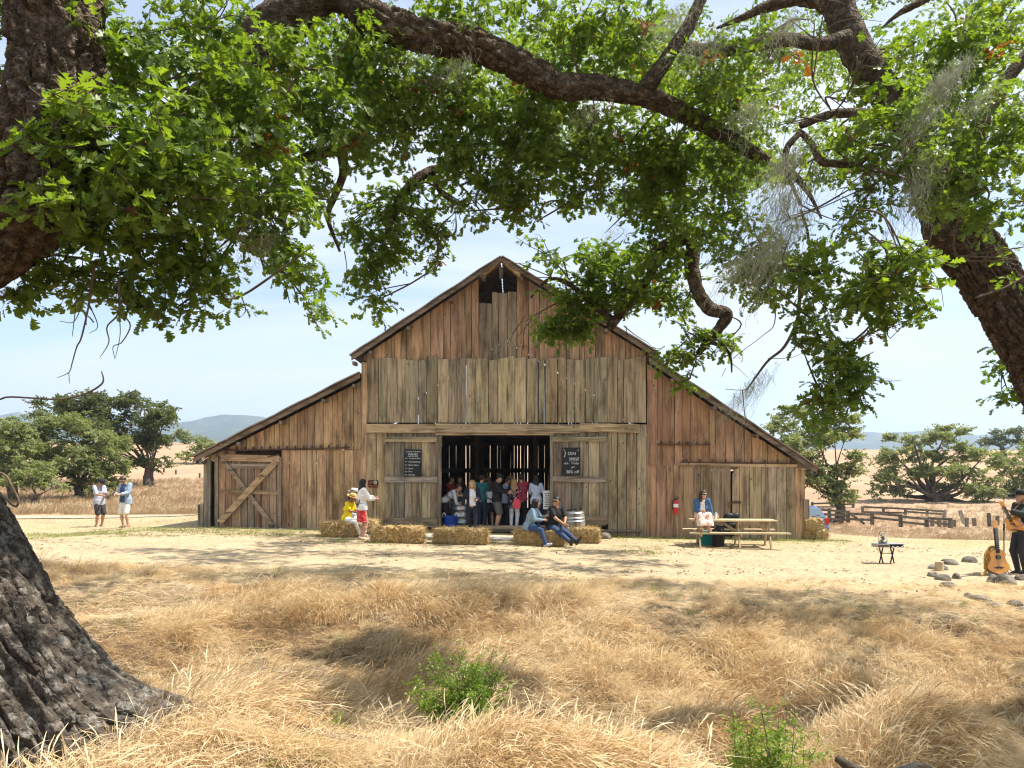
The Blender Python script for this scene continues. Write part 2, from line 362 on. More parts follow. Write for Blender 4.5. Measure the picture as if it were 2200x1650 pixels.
def scatter(name, variants, pts, rot, scl, idx, m, parent=None, kind='stuff', smooth=False):
    """variants: list of (V, quads/tris list); everything in one object"""
    Vs, Fs, vid = [], [], []
    b = 0
    for i, (V, Fc) in enumerate(variants):
        Vs.append(np.asarray(V, float)); Fs += [tuple(b+int(q) for q in f) for f in Fc]; vid.append(np.full(len(V), i)); b += len(V)
    n = len(pts)
    Vs.append(np.asarray(pts, float)); vid.append(np.asarray(idx))
    V = np.concatenate(Vs); vid = np.concatenate(vid).astype(np.int32)
    me = bpy.data.meshes.new(name); me.from_pydata(V.tolist(), [], Fs); me.update()
    if smooth: me.polygons.foreach_set('use_smooth', np.ones(len(me.polygons), bool))
    me.materials.append(m)
    ipt = np.zeros(len(V), bool); ipt[b:] = True
    rr = np.zeros((len(V), 3), np.float32); rr[b:] = rot
    ss = np.ones(len(V), np.float32); ss[b:] = scl
    for k, ty, arr in (('vid', 'INT', vid), ('is_point', 'BOOLEAN', ipt), ('rot', 'FLOAT_VECTOR', rr), ('scl', 'FLOAT', ss)):
        at = me.attributes.new(k, ty, 'POINT'); at.data.foreach_set('vector' if ty == 'FLOAT_VECTOR' else 'value', np.ascontiguousarray(arr).ravel())
    o = bpy.data.objects.new(name, me); COL.objects.link(o)
    if parent is not None: o.parent = parent
    md = o.modifiers.new('scatter', 'NODES'); md.node_group = SCAT
    o['kind'] = kind
    return o
# ------------------------------------------------------------------ terrain
def gz(x, y):
    x = np.asarray(x, float); y = np.asarray(y, float)
    z = -0.205*np.tanh(x/9.0)/np.tanh(1.07)*(1-sm(60, 140, y))
    z = z-0.24*sm(10.5, 15, -x)*(1-sm(45, 80, y))
    z = z-0.9*sm(10.2, 14.5, x)*sm(23.5, 32, y)*(1-0.4*sm(60, 150, y))-.1*sm(12, 20, x)
    z = z+(7.3-0.8*sm(-10, 30, x))*sm(38, 150, y)+0.25*fbm(x*0.06, y*0.06, 3.3, 3)*sm(35, 60, y)*2
    z = z-16*sm(170, 520, y)
    # bank and gully in front
    z = z-0.72*sm(12.2, 8.2, y)
    z = z+0.78*np.exp(-((y-4.6)/1.15)**2)*sm(1.9, 0.1, x)
    z = z+0.72*sm(-1.0, -2.6, x)*sm(8.4, 5.8, y)*(1-np.exp(-((y-4.6)/1.15)**2))
    z = z+0.75*sm(4.0, 1.5, y)
    g = lambda cx, cy_, sx, sy, a: a*np.exp(-((x-cx)/sx)**2-((y-cy_)/sy)**2)
    z = z+g(3.95, 6.5, 1.1, 0.85, 0.52)+g(2.5, 4.9, 0.8, 0.6, -0.45)+g(0.35, 8.1, 0.45, 0.5, -0.3)+g(2.9, 8.3, 0.7, 0.35, -0.3)+g(-1.2, 10.5, 1.2, .8, .1)+g(4.4, 9.6, 1.2, .8, .16)
    lump = (fbm(x*1.1, y*1.1, 1.7, 3)-0.5)*0.62*sm(13.5, 10.5, y)
    small = (fbm(x*2.7, y*2.7, 0.7, 2)-0.5)*0.03
    return z+lump+small*sm(60, 30, y)
def onground(px, py):
    y = np.linspace(3, 160, 6000); x = (px-1100)/F*y
    d = (EYE-(py-HOR)/F*y)-gz(x, y)
    i = int(np.argmax(d <= 0)); return Vector((x[i], y[i], float(gz(x[i], y[i]))))
def G(x, y): return Vector((x, y, float(gz(x, y))))

def axis(parts):
    out = [np.array([parts[0][0]])]
    for a, b, n, p in parts:
        q = np.linspace(0, 1, n+1)[1:]; out.append(a+(b-a)*q**p)
    return np.concatenate(out)
xs = axis([(-3500, -900, 8, 1), (-900, -60, 26, .6), (-60, -13, 45, .8), (-13, 13, 190, 1), (13, 60, 45, 1.25), (60, 900, 26, 1.7), (900, 3500, 8, 1)])
ys = axis([(-400, -6, 14, .5), (-6, 3, 16, 1), (3, 24, 170, 1), (24, 60, 60, 1), (60, 180, 60, 1), (180, 900, 30, 1.5), (900, 4200, 10, 1.4)])
XX, YY = np.meshgrid(xs, ys, indexing='ij')
ZZ = gz(XX, YY); ZZ = ZZ+40*0*XX
nx, ny = XX.shape
ii = (np.arange(nx-1)[:, None]*ny+np.arange(ny-1)[None, :]).ravel()
Q = np.stack([ii, ii+ny, ii+ny+1, ii+1], 1)
def ground_mat():
    m, t, b = newmat('dry_ground')
    pos = nd(t, 'ShaderNodeNewGeometry').outputs['Position']
    sp = nd(t, 'ShaderNodeSeparateXYZ', None, Vector=pos)
    fine = noise(t, mapping(t, pos, (9, 17, 9)), 1.0, 7, 0.7)
    mid = noise(t, mapping(t, pos, (0.8, 1.6, 1)), 1.0, 5, 0.6)
    mown = ramp(t, fine, [(0.32, (0.10, 0.068, 0.038)), (0.44, (0.34, 0.255, 0.150)), (0.66, (0.56, 0.46, 0.31))])
    mown = mixc(t, ramp(t, mid, [(0.42, 0.0), (0.62, 0.85)]), mown, mixc(t, fine, (0.27, 0.20, 0.125), (0.44, 0.34, 0.22)))
    grn = mth(t, 'MULTIPLY', ramp(t, noise(t, mapping(t, pos, (.5, 1.2, 1)), 1.0, 4), [(0.45, 0.0), (0.62, 0.55)]),
              mth(t, 'MULTIPLY', nd(t, 'ShaderNodeMapRange', None, Value=sp.outputs[1], _1=19.5, _2=23.0).outputs[0], nd(t, 'ShaderNodeMapRange', None, Value=sp.outputs[1], _1=33.0, _2=27.0).outputs[0]))
    mown = mixc(t, grn, mown, (0.26, 0.27, 0.09))
    soil = ramp(t, fine, [(0.3, (0.06, 0.04, 0.025)), (0.6, (0.20, 0.13, 0.07)), (0.8, (0.34, 0.24, 0.13))])
    ff = nd(t, 'ShaderNodeMapRange', None, Value=mth(t, 'ADD', sp.outputs[1], mth(t, 'MULTIPLY', mid, 2.0)), _1=11.6, _2=13.2).outputs[0]
    near = mixc(t, ff, soil, mown)
    hn = noise(t, mapping(t, pos, (0.10, 0.05, 0.2)), 1.0, 6, 0.62)
    hf = noise(t, mapping(t, pos, (1.2, 0.5, 1.2)), 1.0, 6, 0.7)
    hill = mixc(t, hf, ramp(t, hn, [(0.35, (0.27, 0.16, 0.10)), (0.5, (0.35, 0.235, 0.145)), (0.65, (0.42, 0.325, 0.20))]), (0.34, 0.235, 0.16))
    col = mixc(t, nd(t, 'ShaderNodeMapRange', None, Value=mth(t, 'ADD', sp.outputs[1], mth(t, 'MULTIPLY', mid, 3.0)), _1=33.5, _2=36.0).outputs[0], near, hill)
    t.links.new(col, b.inputs['Base Color']); b.inputs['Roughness'].default_value = 0.95; b.inputs['Specular IOR Level'].default_value = 0.1
    t.links.new(nd(t, 'ShaderNodeBump', None, Strength=0.6, Distance=0.03, Height=fine).outputs[0], b.inputs['Normal'])
    return m
M['ground'] = ground_mat()
gnd = mk('ground', np.stack([XX.ravel(), YY.ravel(), ZZ.ravel()], 1), Q, M['ground'], smooth=True)
tag(gnd, 'dry straw-coloured ground rising to golden hills behind the barn', 'ground', kind='structure')

# far mountains
def mountain_mat():
    m, t, b = newmat('mountain')
    pos = nd(t, 'ShaderNodeNewGeometry').outputs['Position']
    f = noise(t, pos, 0.012, 7, 0.65)
    col = ramp(t, f, [(0.35, (0.028, 0.045, 0.028)), (0.55, (0.055, 0.07, 0.038)), (0.72, (0.16, 0.13, 0.085))])
    t.links.new(col, b.inputs['Base Color']); b.inputs['Roughness'].default_value = 1.0; b.inputs['Specular IOR Level'].default_value = 0.0
    return m
M['mountain'] = mountain_mat()
def ridge(name, label, prof, Y, depth, n=260):
    """prof: list of (px, py) crest in the photograph"""
    px = np.linspace(prof[0][0], prof[-1][0], n); py = np.interp(px, [p[0] for p in prof], [p[1] for p in prof])
    X = (px-1100)/F*Y; H = EYE-(py-HOR)/F*Y
    H = H+(fbm(X*0.012, 0*X, 1.0, 4)-0.5)*16
    V = []; k = 16
    for j in range(k):
        s = j/(k-1)          # 0 crest, 1 foot (towards the viewer)
        yy = Y-depth*s+(fbm(X*0.004, s*3, 2.0, 3)-0.5)*260*s
        hz = H*(1-s)**0.8*(0.75+0.5*fbm(X*0.006+5, s*4, 4.0, 4)) if j else H
        V.append(np.stack([X, yy, hz-18*s], 1))
    V.insert(0, np.stack([X, np.full_like(X, Y+depth), np.full_like(X, -20.)], 1)); k += 1
    V = np.concatenate(V)
    i0 = (np.arange(k-1)[:, None]*n+np.arange(n-1)[None, :]).ravel()
    o = mk(name, V, np.stack([i0, i0+n, i0+n+1, i0+1], 1), M['mountain'], smooth=True)
    tag(o, label, 'mountain', kind='structure'); return o
ridge('mountain', 'hazy blue wooded mountain left of the barn', [(-400, 930), (-50, 905), (40, 884), (90, 905), (200, 925), (365, 908), (400, 905), (440, 898), (480, 893), (560, 893), (620, 905), (760, 930), (900, 960)], 2600, 900)
ridge('mountain', 'hazy blue ridge low on the horizon right of the barn', [(1300, 965), (1600, 950), (1800, 936), (1860, 929), (1900, 933), (1990, 926), (2100, 934), (2300, 925), (2600, 930)], 3000, 900)

def sheet(name, pts, m, label, cat, dz=0.012, res=24):
    """a ground-hugging strip between two polylines (x,y)"""
    A, B = pts
    k = len(A); s = np.linspace(0, k-1, res); la = np.stack([np.interp(s, range(k), [p[i] for p in A]) for i in (0, 1)], 1)
    lb = np.stack([np.interp(s, range(k), [p[i] for p in B]) for i in (0, 1)], 1)
    V = []; nn = 7
    for j in range(nn):
        p = la+(lb-la)*j/(nn-1); p = p+(rng.random(p.shape)-0.5)*(0.14 if j in (0, nn-1) else 0)
        V.append(np.stack([p[:, 0], p[:, 1], gz(p[:, 0], p[:, 1])+dz], 1))
    i0 = (np.arange(nn-1)[:, None]*res+np.arange(res-1)[None, :]).ravel()
    o = mk(name, np.concatenate(V), np.stack([i0, i0+1, i0+res+1, i0+res], 1), m)
    return tag(o, label, cat, kind='structure')
sheet('path', ([(-4.4, 21.0), (0.2, 20.9)], [(-4.3, 22.3), (0.1, 22.3)]), M['concrete'], 'pale worn path strip in front of the barn doors', 'path', 0.02)
sheet('road', ([(-40, 29.5), (-24, 29.3), (-17, 30.6), (-12.5, 33)], [(-40, 32.5), (-24, 31.6), (-18, 32.2), (-13.5, 34)]), M['track'], 'pale dirt track passing behind the standing men', 'road', 0.03)

# ------------------------------------------------------------------ the barn
YB = 23.4; S = F/YB
bx = lambda px: (px-1100)/S
bz = lambda py: EYE-(py-HOR)/S
barn = thing('barn', 'weathered wooden barn with tall gable, two lean-to wings and open doors', 'barn', (0, YB, 0))
TAN = (0.48, 0.325, 0.185); GREY = (0.325, 0.255, 0.172); RUST = (0.345, 0.220, 0.138); DOOR = (0.27, 0.215, 0.158); YEL = (0.43, 0.325, 0.195)
def jit(c, v=0.22, red=0.0):
    k = 1+random.uniform(-v, v); return (c[0]*k*random.uniform(.94, 1.06), c[1]*k, c[2]*k*random.uniform(.92, 1.08), red)
def mixl(a, b, f): return tuple(x+(y-x)*f for x, y in zip(a, b))
def board(x0, x1, zb0, zb1, zt0, zt1, y0, color, parent=barn, th=0.028, name='plank', lean=0.004, chip=True):
    g = random.uniform(0.005, 0.010); x0 += g; x1 -= g
    e = lambda: random.uniform(-lean, lean)
    yo = y0+random.uniform(-0.009, 0.006); tl = random.uniform(-0.006, 0.006)
    nz = 4; V = []; 
    for i in range(nz+1):
        f = i/nz; wv = e(), e()
        l = (x0+wv[0], zb0+(zt0-zb0)*f); r = (x1+wv[1], zb1+(zt1-zb1)*f)
        V += [(l[0], yo-tl, l[1]), (r[0], yo+tl, r[1]), (r[0], yo+tl+th, r[1]), (l[0], yo-tl+th, l[1])]
    Fc = []
    for i in range(nz):
        a = i*4
        for j in range(4): Fc.append((a+j, a+(j+1) % 4, a+4+(j+1) % 4, a+4+j))
    Fc += [(3, 2, 1, 0), (nz*4, nz*4+1, nz*4+2, nz*4+3)]
    return mk(name, V, Fc, M['wood'], parent, False, color)
def run(px0, px1, n, jitter=0.27):
    e = np.linspace(px0, px1, n+1); d = (px1-px0)/n
    e[1:-1] += rng.uniform(-jitter, jitter, n-1)*d
    return list(zip(e[:-1], e[1:]))
PEAK = (1077, 560); EL = (770, 766); ER = (1398, 760)
LW0, LW1 = (437, 982), (776, 812)          # left lean-to top line of wall
RW0, RW1 = (1392, 776), (1735, 1004)
def line(a, b): return lambda px: a[1]+(b[1]-a[1])*(px-a[0])/(b[0]-a[0])
def gable_top(px): return line(EL, PEAK)(px)+6 if px < PEAK[0] else line(PEAK, ER)(px)+6
base_py = lambda px: 1132+(px-433)/(1740-433)*28+3
# gable boards (top y 770), with the hay door slot at the peak
for a, b in run(781, 1387, 29):
    c = (a+b)/2; ta, tb = gable_top(a), gable_top(b)
    if 1033 < c < 1118:
        ta, tb = 624+random.uniform(-3, 6), 624+random.uniform(-3, 6)
    if 1040 < c < 1062: ta, tb = 650, 652
    zt0, zt1 = bz(ta), bz(tb)
    f = abs(c-1085)/300
    col = jit(mixl(RUST, TAN, min(1, max(0, (1000-c)/260)) if c < 1000 else 0.25), 0.2, random.choice((.1, .25, .55)) if 900 < c < 1390 else 0.1)
    if 1033 < c < 1118: col = jit((0.27, 0.21, 0.15), 0.35, 0.15)
    board(bx(a), bx(b), bz(775), bz(775), zt0, zt1, 0.03, col)
# upper middle band
for a, b in run(788, 1388, 28):
    t0 = 768+random.uniform(-3, 5)
    c = (a+b)/2
    col = jit(mixl(GREY, YEL, random.choice((0, .2, .5, .8))*(1 if c > 1100 else .7)), 0.24)
    k = 3 if 1125 < c < 1190 else 0
    board(bx(a)+0.004*k, bx(b)-0.006*k, bz(908), bz(908), bz(t0+random.uniform(0, 3)), bz(t0), -0.022, col, lean=0.005)
# lower middle boards
for a, b in run(786, 832, 2, 0): board(bx(a), bx(b), bz(base_py(a)), bz(base_py(b)), bz(924), bz(924), 0.0, jit(YEL, 0.08))
for a, b in run(832, 950, 6): board(bx(a), bx(b), bz(960), bz(960), bz(924), bz(924), 0.02, jit(GREY, 0.15))
for a, b in run(1182, 1306, 6): board(bx(a), bx(b), bz(960), bz(960), bz(924), bz(924), 0.02, jit(GREY, 0.15))
for a, b in run(1306, 1390, 4, .1): board(bx(a), bx(b), bz(base_py(a)), bz(base_py(b)), bz(912), bz(912), 0.0, jit(mixl(GREY, YEL, .3), 0.14))
# left lean-to
ltop = lambda px: line(LW0, LW1)(px)+7
for a, b in run(452, 776, 17):
    c = (a+b)/2; lo = 962 if c > 500 else 985
    board(bx(a), bx(b), bz(lo+4), bz(lo+4), bz(ltop(a)), bz(ltop(b)), 0.006, jit(mixl(TAN, (0.33, 0.205, 0.12), random.random()), 0.18, random.choice((0, .1, .2))))
for a, b in run(604, 778, 9):
    board(bx(a), bx(b), bz(base_py(a)), bz(base_py(b)), bz(967), bz(967), 0.012, jit(mixl(TAN, RUST, random.random()*.8), 0.2, random.choice((0, .1, .3))))
for a, b in ((437, 453),): board(bx(a), bx(b), bz(base_py(a)), bz(base_py(b)), bz(ltop(a)), bz(ltop(b)), -0.01, jit(DOOR, .1), th=0.12, name='corner_post')
board(bx(425), bx(437), bz(1134), bz(1134), bz(1084), bz(1082), -0.02, jit(DOOR, .1), th=0.12, name='short_post')
board(bx(776), bx(789), bz(base_py(780)), bz(base_py(788)), bz(778), bz(778), -0.02, jit(TAN, .1), th=0.10, name='corner_post')
# right lean-to
rtop = lambda px: line(RW0, RW1)(px)+7
for a, b in run(1390, 1708, 17):
    c = (a+b)/2; red = max(0.0, min(1, 1.15-(c-1400)/330))*random.uniform(.5, .85)
    board(bx(a), bx(b), bz(1000), bz(1000), bz(rtop(a)), bz(rtop(b)), 0.006, jit(mixl(RUST, TAN, (c-1390)/380), 0.16, red))
for a, b in run(1390, 1570, 9):
    c = (a+b)/2
    board(bx(a), bx(b), bz(base_py(a)), bz(base_py(b)), bz(998), bz(998), 0.014, jit(mixl(RUST, GREY, (c-1390)/240), 0.16, max(0, .55-(c-1390)/190)))
board(bx(1708), bx(1730), bz(base_py(1708)), bz(base_py(1730)), bz(1004), bz(1010), 0.0, jit(TAN, .1))
board(bx(1726), bx(1738), bz(base_py(1726)), bz(base_py(1740)), bz(1072), bz(1073), -0.05, jit(DOOR, .1), th=0.12, name='short_post')
# beams and trims
def beam(x0, x1, y0, y1, yy, col, name='beam', th=0.09, rot=0.0):
    board(bx(x0), bx(x1), bz(y1), bz(y1+rot), bz(y0), bz(y0+rot), yy, col, th=th, name=name)
def hbeam(x0, x1, y0, y1, yy, col, name='beam', th=0.09, dy=0.0, parent=barn):
    X0, X1 = bx(x0), bx(x1); n = 6; V = []
    for i in range(n+1):
        f = i/n; x = X0+(X1-X0)*f; d = -dy*f/S
        j = random.uniform(-.006, .006)
        V += [(x, yy, bz(y1)+d+j), (x, yy+th, bz(y1)+d+j), (x, yy+th, bz(y0)+d+j), (x, yy, bz(y0)+d+j)]
    Fc = [(4*i+k, 4*i+(k+1) % 4, 4*i+4+(k+1) % 4, 4*i+4+k) for i in range(n) for k in range(4)]+[(3, 2, 1, 0), (4*n, 4*n+1, 4*n+2, 4*n+3)]
    return mk(name, V, Fc, M['woodh'], parent, False, col)
def woodh():
    m = M['wood'].copy(); m.name = 'weathered_rail'
    for n in m.node_tree.nodes:
        if n.type == 'MAPPING':
            s = n.inputs['Scale'].default_value; n.inputs['Scale'].default_value = (s[2], s[1], s[0])
    return m
M['woodh'] = woodh()
hbeam(788, 936, 911, 930, -0.09, jit(YEL, .1), dy=0)
hbeam(936, 1245, 910, 929, -0.085, jit(mixl(GREY, YEL, .6), .1), dy=2)
hbeam(1245, 1371, 909, 927, -0.08, jit(mixl(GREY, YEL, .4), .1), dy=3)
hbeam(936, 1190, 929.5, 935, -0.05, jit(TAN, .1), name='door_track', th=.06)
hbeam(1462, 1712, 995, 1001, -0.05, jit(mixl(TAN, YEL, .5), .1), name='rail', th=.05, dy=3)
# barge boards under the roof edge
def barge(a, b, off, wd, yy, col, name='barge_board', th=.04):
    p = [(bx(a[0]), bz(a[1]+off)), (bx(b[0]), bz(b[1]+off)), (bx(b[0]), bz(b[1]+off+wd)), (bx(a[0]), bz(a[1]+off+wd))]
    mb = MB(); mb.prism(p[::-1], yy, yy+th); return mb.build(name, M['woodh'], barn, color=col)
for a, b in (((760, 771), PEAK), (PEAK, (1408, 766)), ((427, 986), (778, 808)), ((1390, 774), (1746, 1010))):
    barge(a, b, -2, 9, -0.36, jit((0.21, 0.155, 0.12), .1))
# roofs: corrugated sheets with depth
def roof(name, a, b, y0=-0.42, y1=14.4, up=0.03):
    A = Vector((bx(a[0]), 0, bz(a[1]))); B = Vector((bx(b[0]), 0, bz(b[1]))); d = (B-A); nrm = Vector((-d.z, 0, d.x)).normalized()
    if nrm.z < 0: nrm = -nrm
    nu, nv = 14, 150; V = []
    for lay in (0, 1):
        for i in range(nu+1):
            for j in range(nv+1):
                s = j/nv; w_ = 0.014*math.sin(j*PI/2.0*1.0)+0.012*math.sin(i*1.7+j*.13)
                p = A+d*(i/nu)+nrm*(up+w_+lay*0.035); V.append((p.x, y0+(y1-y0)*s, p.z))
    N_ = (nu+1)*(nv+1); Fc = []
    for lay in (0, 1):
        for i in range(nu):
            for j in range(nv):
                q = lay*N_+i*(nv+1)+j; f = (q, q+1, q+nv+2, q+nv+1); Fc.append(f if lay else f[::-1])
    for i in range(nu):
        q = i*(nv+1); Fc.append((q, q+nv+1, q+nv+1+N_, q+N_)); q += nv; Fc.append((q+nv+1, q, q+N_, q+nv+1+N_))
    for j in range(nv):
        q = j; Fc.append((q+1, q, q+N_, q+1+N_)); q = nu*(nv+1)+j; Fc.append((q, q+1, q+1+N_, q+N_))
    return mk(name, V, Fc, M['roofmetal'], barn)
roof('roof', (758, 770), PEAK); roof('roof', PEAK, (1412, 766)); roof('roof', (424, 985), (778, 805)); roof('roof', (1388, 768), (1749, 1009))
# purlin ends under the wings' eaves and the gable
for px, py in ((765, 774), (800, 752), (880, 700), (970, 640), (1040, 592), (1120, 595), (1200, 645), (1300, 705), (1398, 766), (440, 985), (520, 945), (610, 900), (700, 854), (765, 822), (1440, 810), (1530, 869), (1620, 928), (1735, 1005)):
    mb = MB(); mb.box((bx(px), -0.16, bz(py+9)), (0.1, 0.36, 0.1)); mb.build('purlin', M['wood'], barn, color=jit((0.2, .15, .12), .1))
# side and back walls, closed; back wall of the nave with gaps of light
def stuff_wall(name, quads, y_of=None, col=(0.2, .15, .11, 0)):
    mb = MB()
    for q in quads: mb.add(*q)
    return mb.build(name, M['wood'], barn, color=col)
def ywall(px0, z0a, z1a, n=46):
    x = bx(px0); out = []
    for k in range(n):
        y0, y1 = 0.08+k*14/n, 0.08+(k+1)*14/n-0.006
        mb = MB(); mb.box((x, (y0+y1)/2, (z0a+z1a)/2), (0.03, y1-y0, z1a-z0a)); out.append((mb.V, mb.F))
    return out
stuff_wall('side_wall', ywall(440, -0.1, bz(990)))
stuff_wall('side_wall', ywall(1729, -0.5, bz(1012)))
stuff_wall('loft_wall', ywall(779, bz(820), bz(768)))
stuff_wall('loft_wall', ywall(1391, bz(790), bz(764)))
BY = 13.9; back_line = lambda px: gable_top(px)
for a, b in run(780, 1388, 52, .1):
    g = random.choice((-.014, -.014, -.014, -.014, -0.004, 0.006, 0.02)); a -= .25 if g < 0 else 0
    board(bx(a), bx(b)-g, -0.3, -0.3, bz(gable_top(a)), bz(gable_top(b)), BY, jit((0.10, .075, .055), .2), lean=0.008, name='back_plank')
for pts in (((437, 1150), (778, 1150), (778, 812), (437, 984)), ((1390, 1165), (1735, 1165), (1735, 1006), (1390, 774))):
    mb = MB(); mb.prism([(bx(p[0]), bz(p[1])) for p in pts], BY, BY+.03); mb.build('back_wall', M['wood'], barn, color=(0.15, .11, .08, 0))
# interior posts and tie beams
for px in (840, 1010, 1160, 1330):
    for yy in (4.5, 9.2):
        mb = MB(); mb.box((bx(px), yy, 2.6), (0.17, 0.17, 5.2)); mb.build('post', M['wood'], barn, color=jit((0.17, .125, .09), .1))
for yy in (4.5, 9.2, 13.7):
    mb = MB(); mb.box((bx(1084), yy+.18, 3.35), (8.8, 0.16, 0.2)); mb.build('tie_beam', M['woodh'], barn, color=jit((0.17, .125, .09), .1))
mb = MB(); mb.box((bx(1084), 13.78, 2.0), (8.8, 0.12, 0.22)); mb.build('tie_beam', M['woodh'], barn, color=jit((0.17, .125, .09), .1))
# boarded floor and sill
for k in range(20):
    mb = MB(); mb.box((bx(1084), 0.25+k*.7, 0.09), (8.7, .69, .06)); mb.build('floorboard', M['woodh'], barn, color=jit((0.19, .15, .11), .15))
hbeam(948, 1185, 1129, 1137, -0.06, jit(DOOR, .1), name='sill', th=.12)
# pulley hood at the peak
mb = MB(); mb.prism([(bx(1033), bz(601)), (bx(1077), bz(565)), (bx(1118), bz(601)), (bx(1118), bz(590)), (bx(1077), bz(556)), (bx(1033), bz(590))][::-1], -0.30, -0.03)
mb.build('hay_hood', M['woodh'], barn, color=jit(TAN, .1))
mb = MB(); mb.box((bx(1077), -0.2, bz(584)), (0.12, 0.1, 0.16)); mb.tube([(bx(1077), -.2, bz(588)), (bx(1077), -.2, bz(602))], [.07, .045], 10); mb.build('pulley', M['wood'], barn, color=(.2, .16, .12, 0))

# sliding doors
def slide_door(px0, px1, py0, py1, n, stile, label=None):
    d = mk('sliding_door', *(lambda m_: (m_.V, m_.F))(MB().box((bx((px0+px1)/2), -0.045, bz((py0+py1)/2)), (bx(px1)-bx(px0)-.04, 0.012, bz(py0)-bz(py1)-.04))), M['wood'], barn, False, jit(DOOR, .05))
    for a, b in run(px0, px1, n, .12):
        board(bx(a), bx(b), bz(py1-2), bz(py1-2), bz(py0+3), bz(py0+3), -0.085, jit(mixl(DOOR, YEL, random.choice((0, 0, .15, .6))), .2), d, .026)
    hbeam(px0-1, px1-6, py0+3, py0+13, -0.15, jit(mixl(DOOR, YEL, .7), .1), 'door_rail', .055, 0, d)
    hbeam(px0-1, px1-5, 1024, 1036, -0.15, jit(mixl(DOOR, (.3, .27, .23), .7), .1), 'door_rail', .055, 0, d)
    hbeam(px0-3, px1-5, py1-20, py1, -0.15, jit(DOOR, .1), 'door_rail', .055, 0, d)
    x = stile; board(bx(x)-.05, bx(x)+.05, bz(py1), bz(py1), bz(py0), bz(py0), -0.155, jit(DOOR, .1), d, .1, 'stile')
    return d
dl = slide_door(829, 946, 937, 1132, 6, 946)
mb = MB(); mb.tube([(bx(833), -.11, bz(1062)), (bx(833), -.16, bz(1063)), (bx(833), -.16, bz(1071)), (bx(833), -.11, bz(1072))], .012, 6); mb.build('handle', M['steel'], dl)
dr = slide_door(1186, 1306, 936, 1128, 6, 1184)
# braced door of the left wing (and its dark gap)
bd = mk('braced_door', *(lambda m_: (m_.V, m_.F))(MB().box((bx(537), -0.03, bz(1056)), (1.85, .012, 2.2))), M['wood'], barn, False, jit(DOOR, .05))
for a, b in run(472, 596, 8): board(bx(a), bx(b), bz(base_py(a)-2), bz(base_py(b)-2), bz(985), bz(985), -0.07, jit(mixl(RUST, DOOR, random.random()), .2, random.choice((.2, .6))), bd, .026)
hbeam(478, 603, 976, 990, -0.14, jit(mixl(RUST, TAN, .4), .1), 'door_rail', .06, 3, bd)
hbeam(475, 600, 1052, 1060, -0.125, jit(mixl(RUST, TAN, .4), .1), 'door_rail', .045, 2, bd)
hbeam(492, 590, 996, 1006, -0.12, jit(DOOR, .1), 'door_rail', .045, 1, bd)
def brace(a, b, wd, yy, col):
    mb = MB(); mb.bar((bx(a[0]), yy, bz(a[1])), (bx(b[0]), yy, bz(b[1])), .045, wd, (0, 0, 1)); return mb.build('brace', M['woodh'], bd, color=col)
brace((476, 1122), (596, 992), .19, -.17, jit(TAN, .1, .1)); brace((480, 985), (590, 1130), .13, -.145, jit(DOOR, .1))
for px in (468, 603): board(bx(px)-.07, bx(px)+.06, bz(base_py(px)), bz(base_py(px)), bz(982), bz(982), -0.12, jit(DOOR, .1), bd, .08, 'stile')
mb = MB(); mb.tube([(bx(578), -.14, bz(982)), (bx(602), -.14, bz(977))], .02, 6); mb.build('latch', M['iron'], bd)
# boarded door of the right wing
pd = mk('plank_door', *(lambda m_: (m_.V, m_.F))(MB().box((bx(1640), -0.0, bz(1080)), (1.9, .012, 2.1))), M['wood'], barn, False, jit(DOOR, .05))
for a, b in run(1572, 1708, 7):
    t0 = 1003 + (14 if a < 1575 else 0)
    board(bx(a), bx(b), bz(base_py(a)), bz(base_py(b)), bz(t0), bz(1003), -0.04, jit(mixl(YEL, GREY, random.random()), .18), pd, .026)
board(bx(1588), bx(1596), bz(base_py(1590)-2), bz(base_py(1590)-2), bz(1003), bz(1003), -0.075, jit(YEL, .1), pd, .03, 'batten')
mb = MB(); mb.box((bx(1580), -.07, bz(1079)), (.3, .03, .07)); mb.tube([(bx(1570), -.07, bz(1076)), (bx(1562), -.07, bz(1082)), (bx(1565), -.07, bz(1090)), (bx(1571), -.07, bz(1086))], .012, 6); mb.build('latch', M['iron'], pd)
# iron tracks with brackets
def track(px0, px1, py, n, dy=0):
    tr = MB().bar((bx(px0), -.05, bz(py)), (bx(px1), -.05, bz(py+dy)), .03, .045).build('iron_track', M['iron'], barn)
    for k in range(n):
        f = (k+.5)/n; px = px0+(px1-px0)*f
        MB().box((bx(px), -.045, bz(py+dy*f-2.5)), (.035, .06, .13)).build('bracket', M['iron'], tr)
track(482, 752, 968, 15, -6); track(1411, 1526, 955, 6); track(1461, 1712, 993, 9, 3)

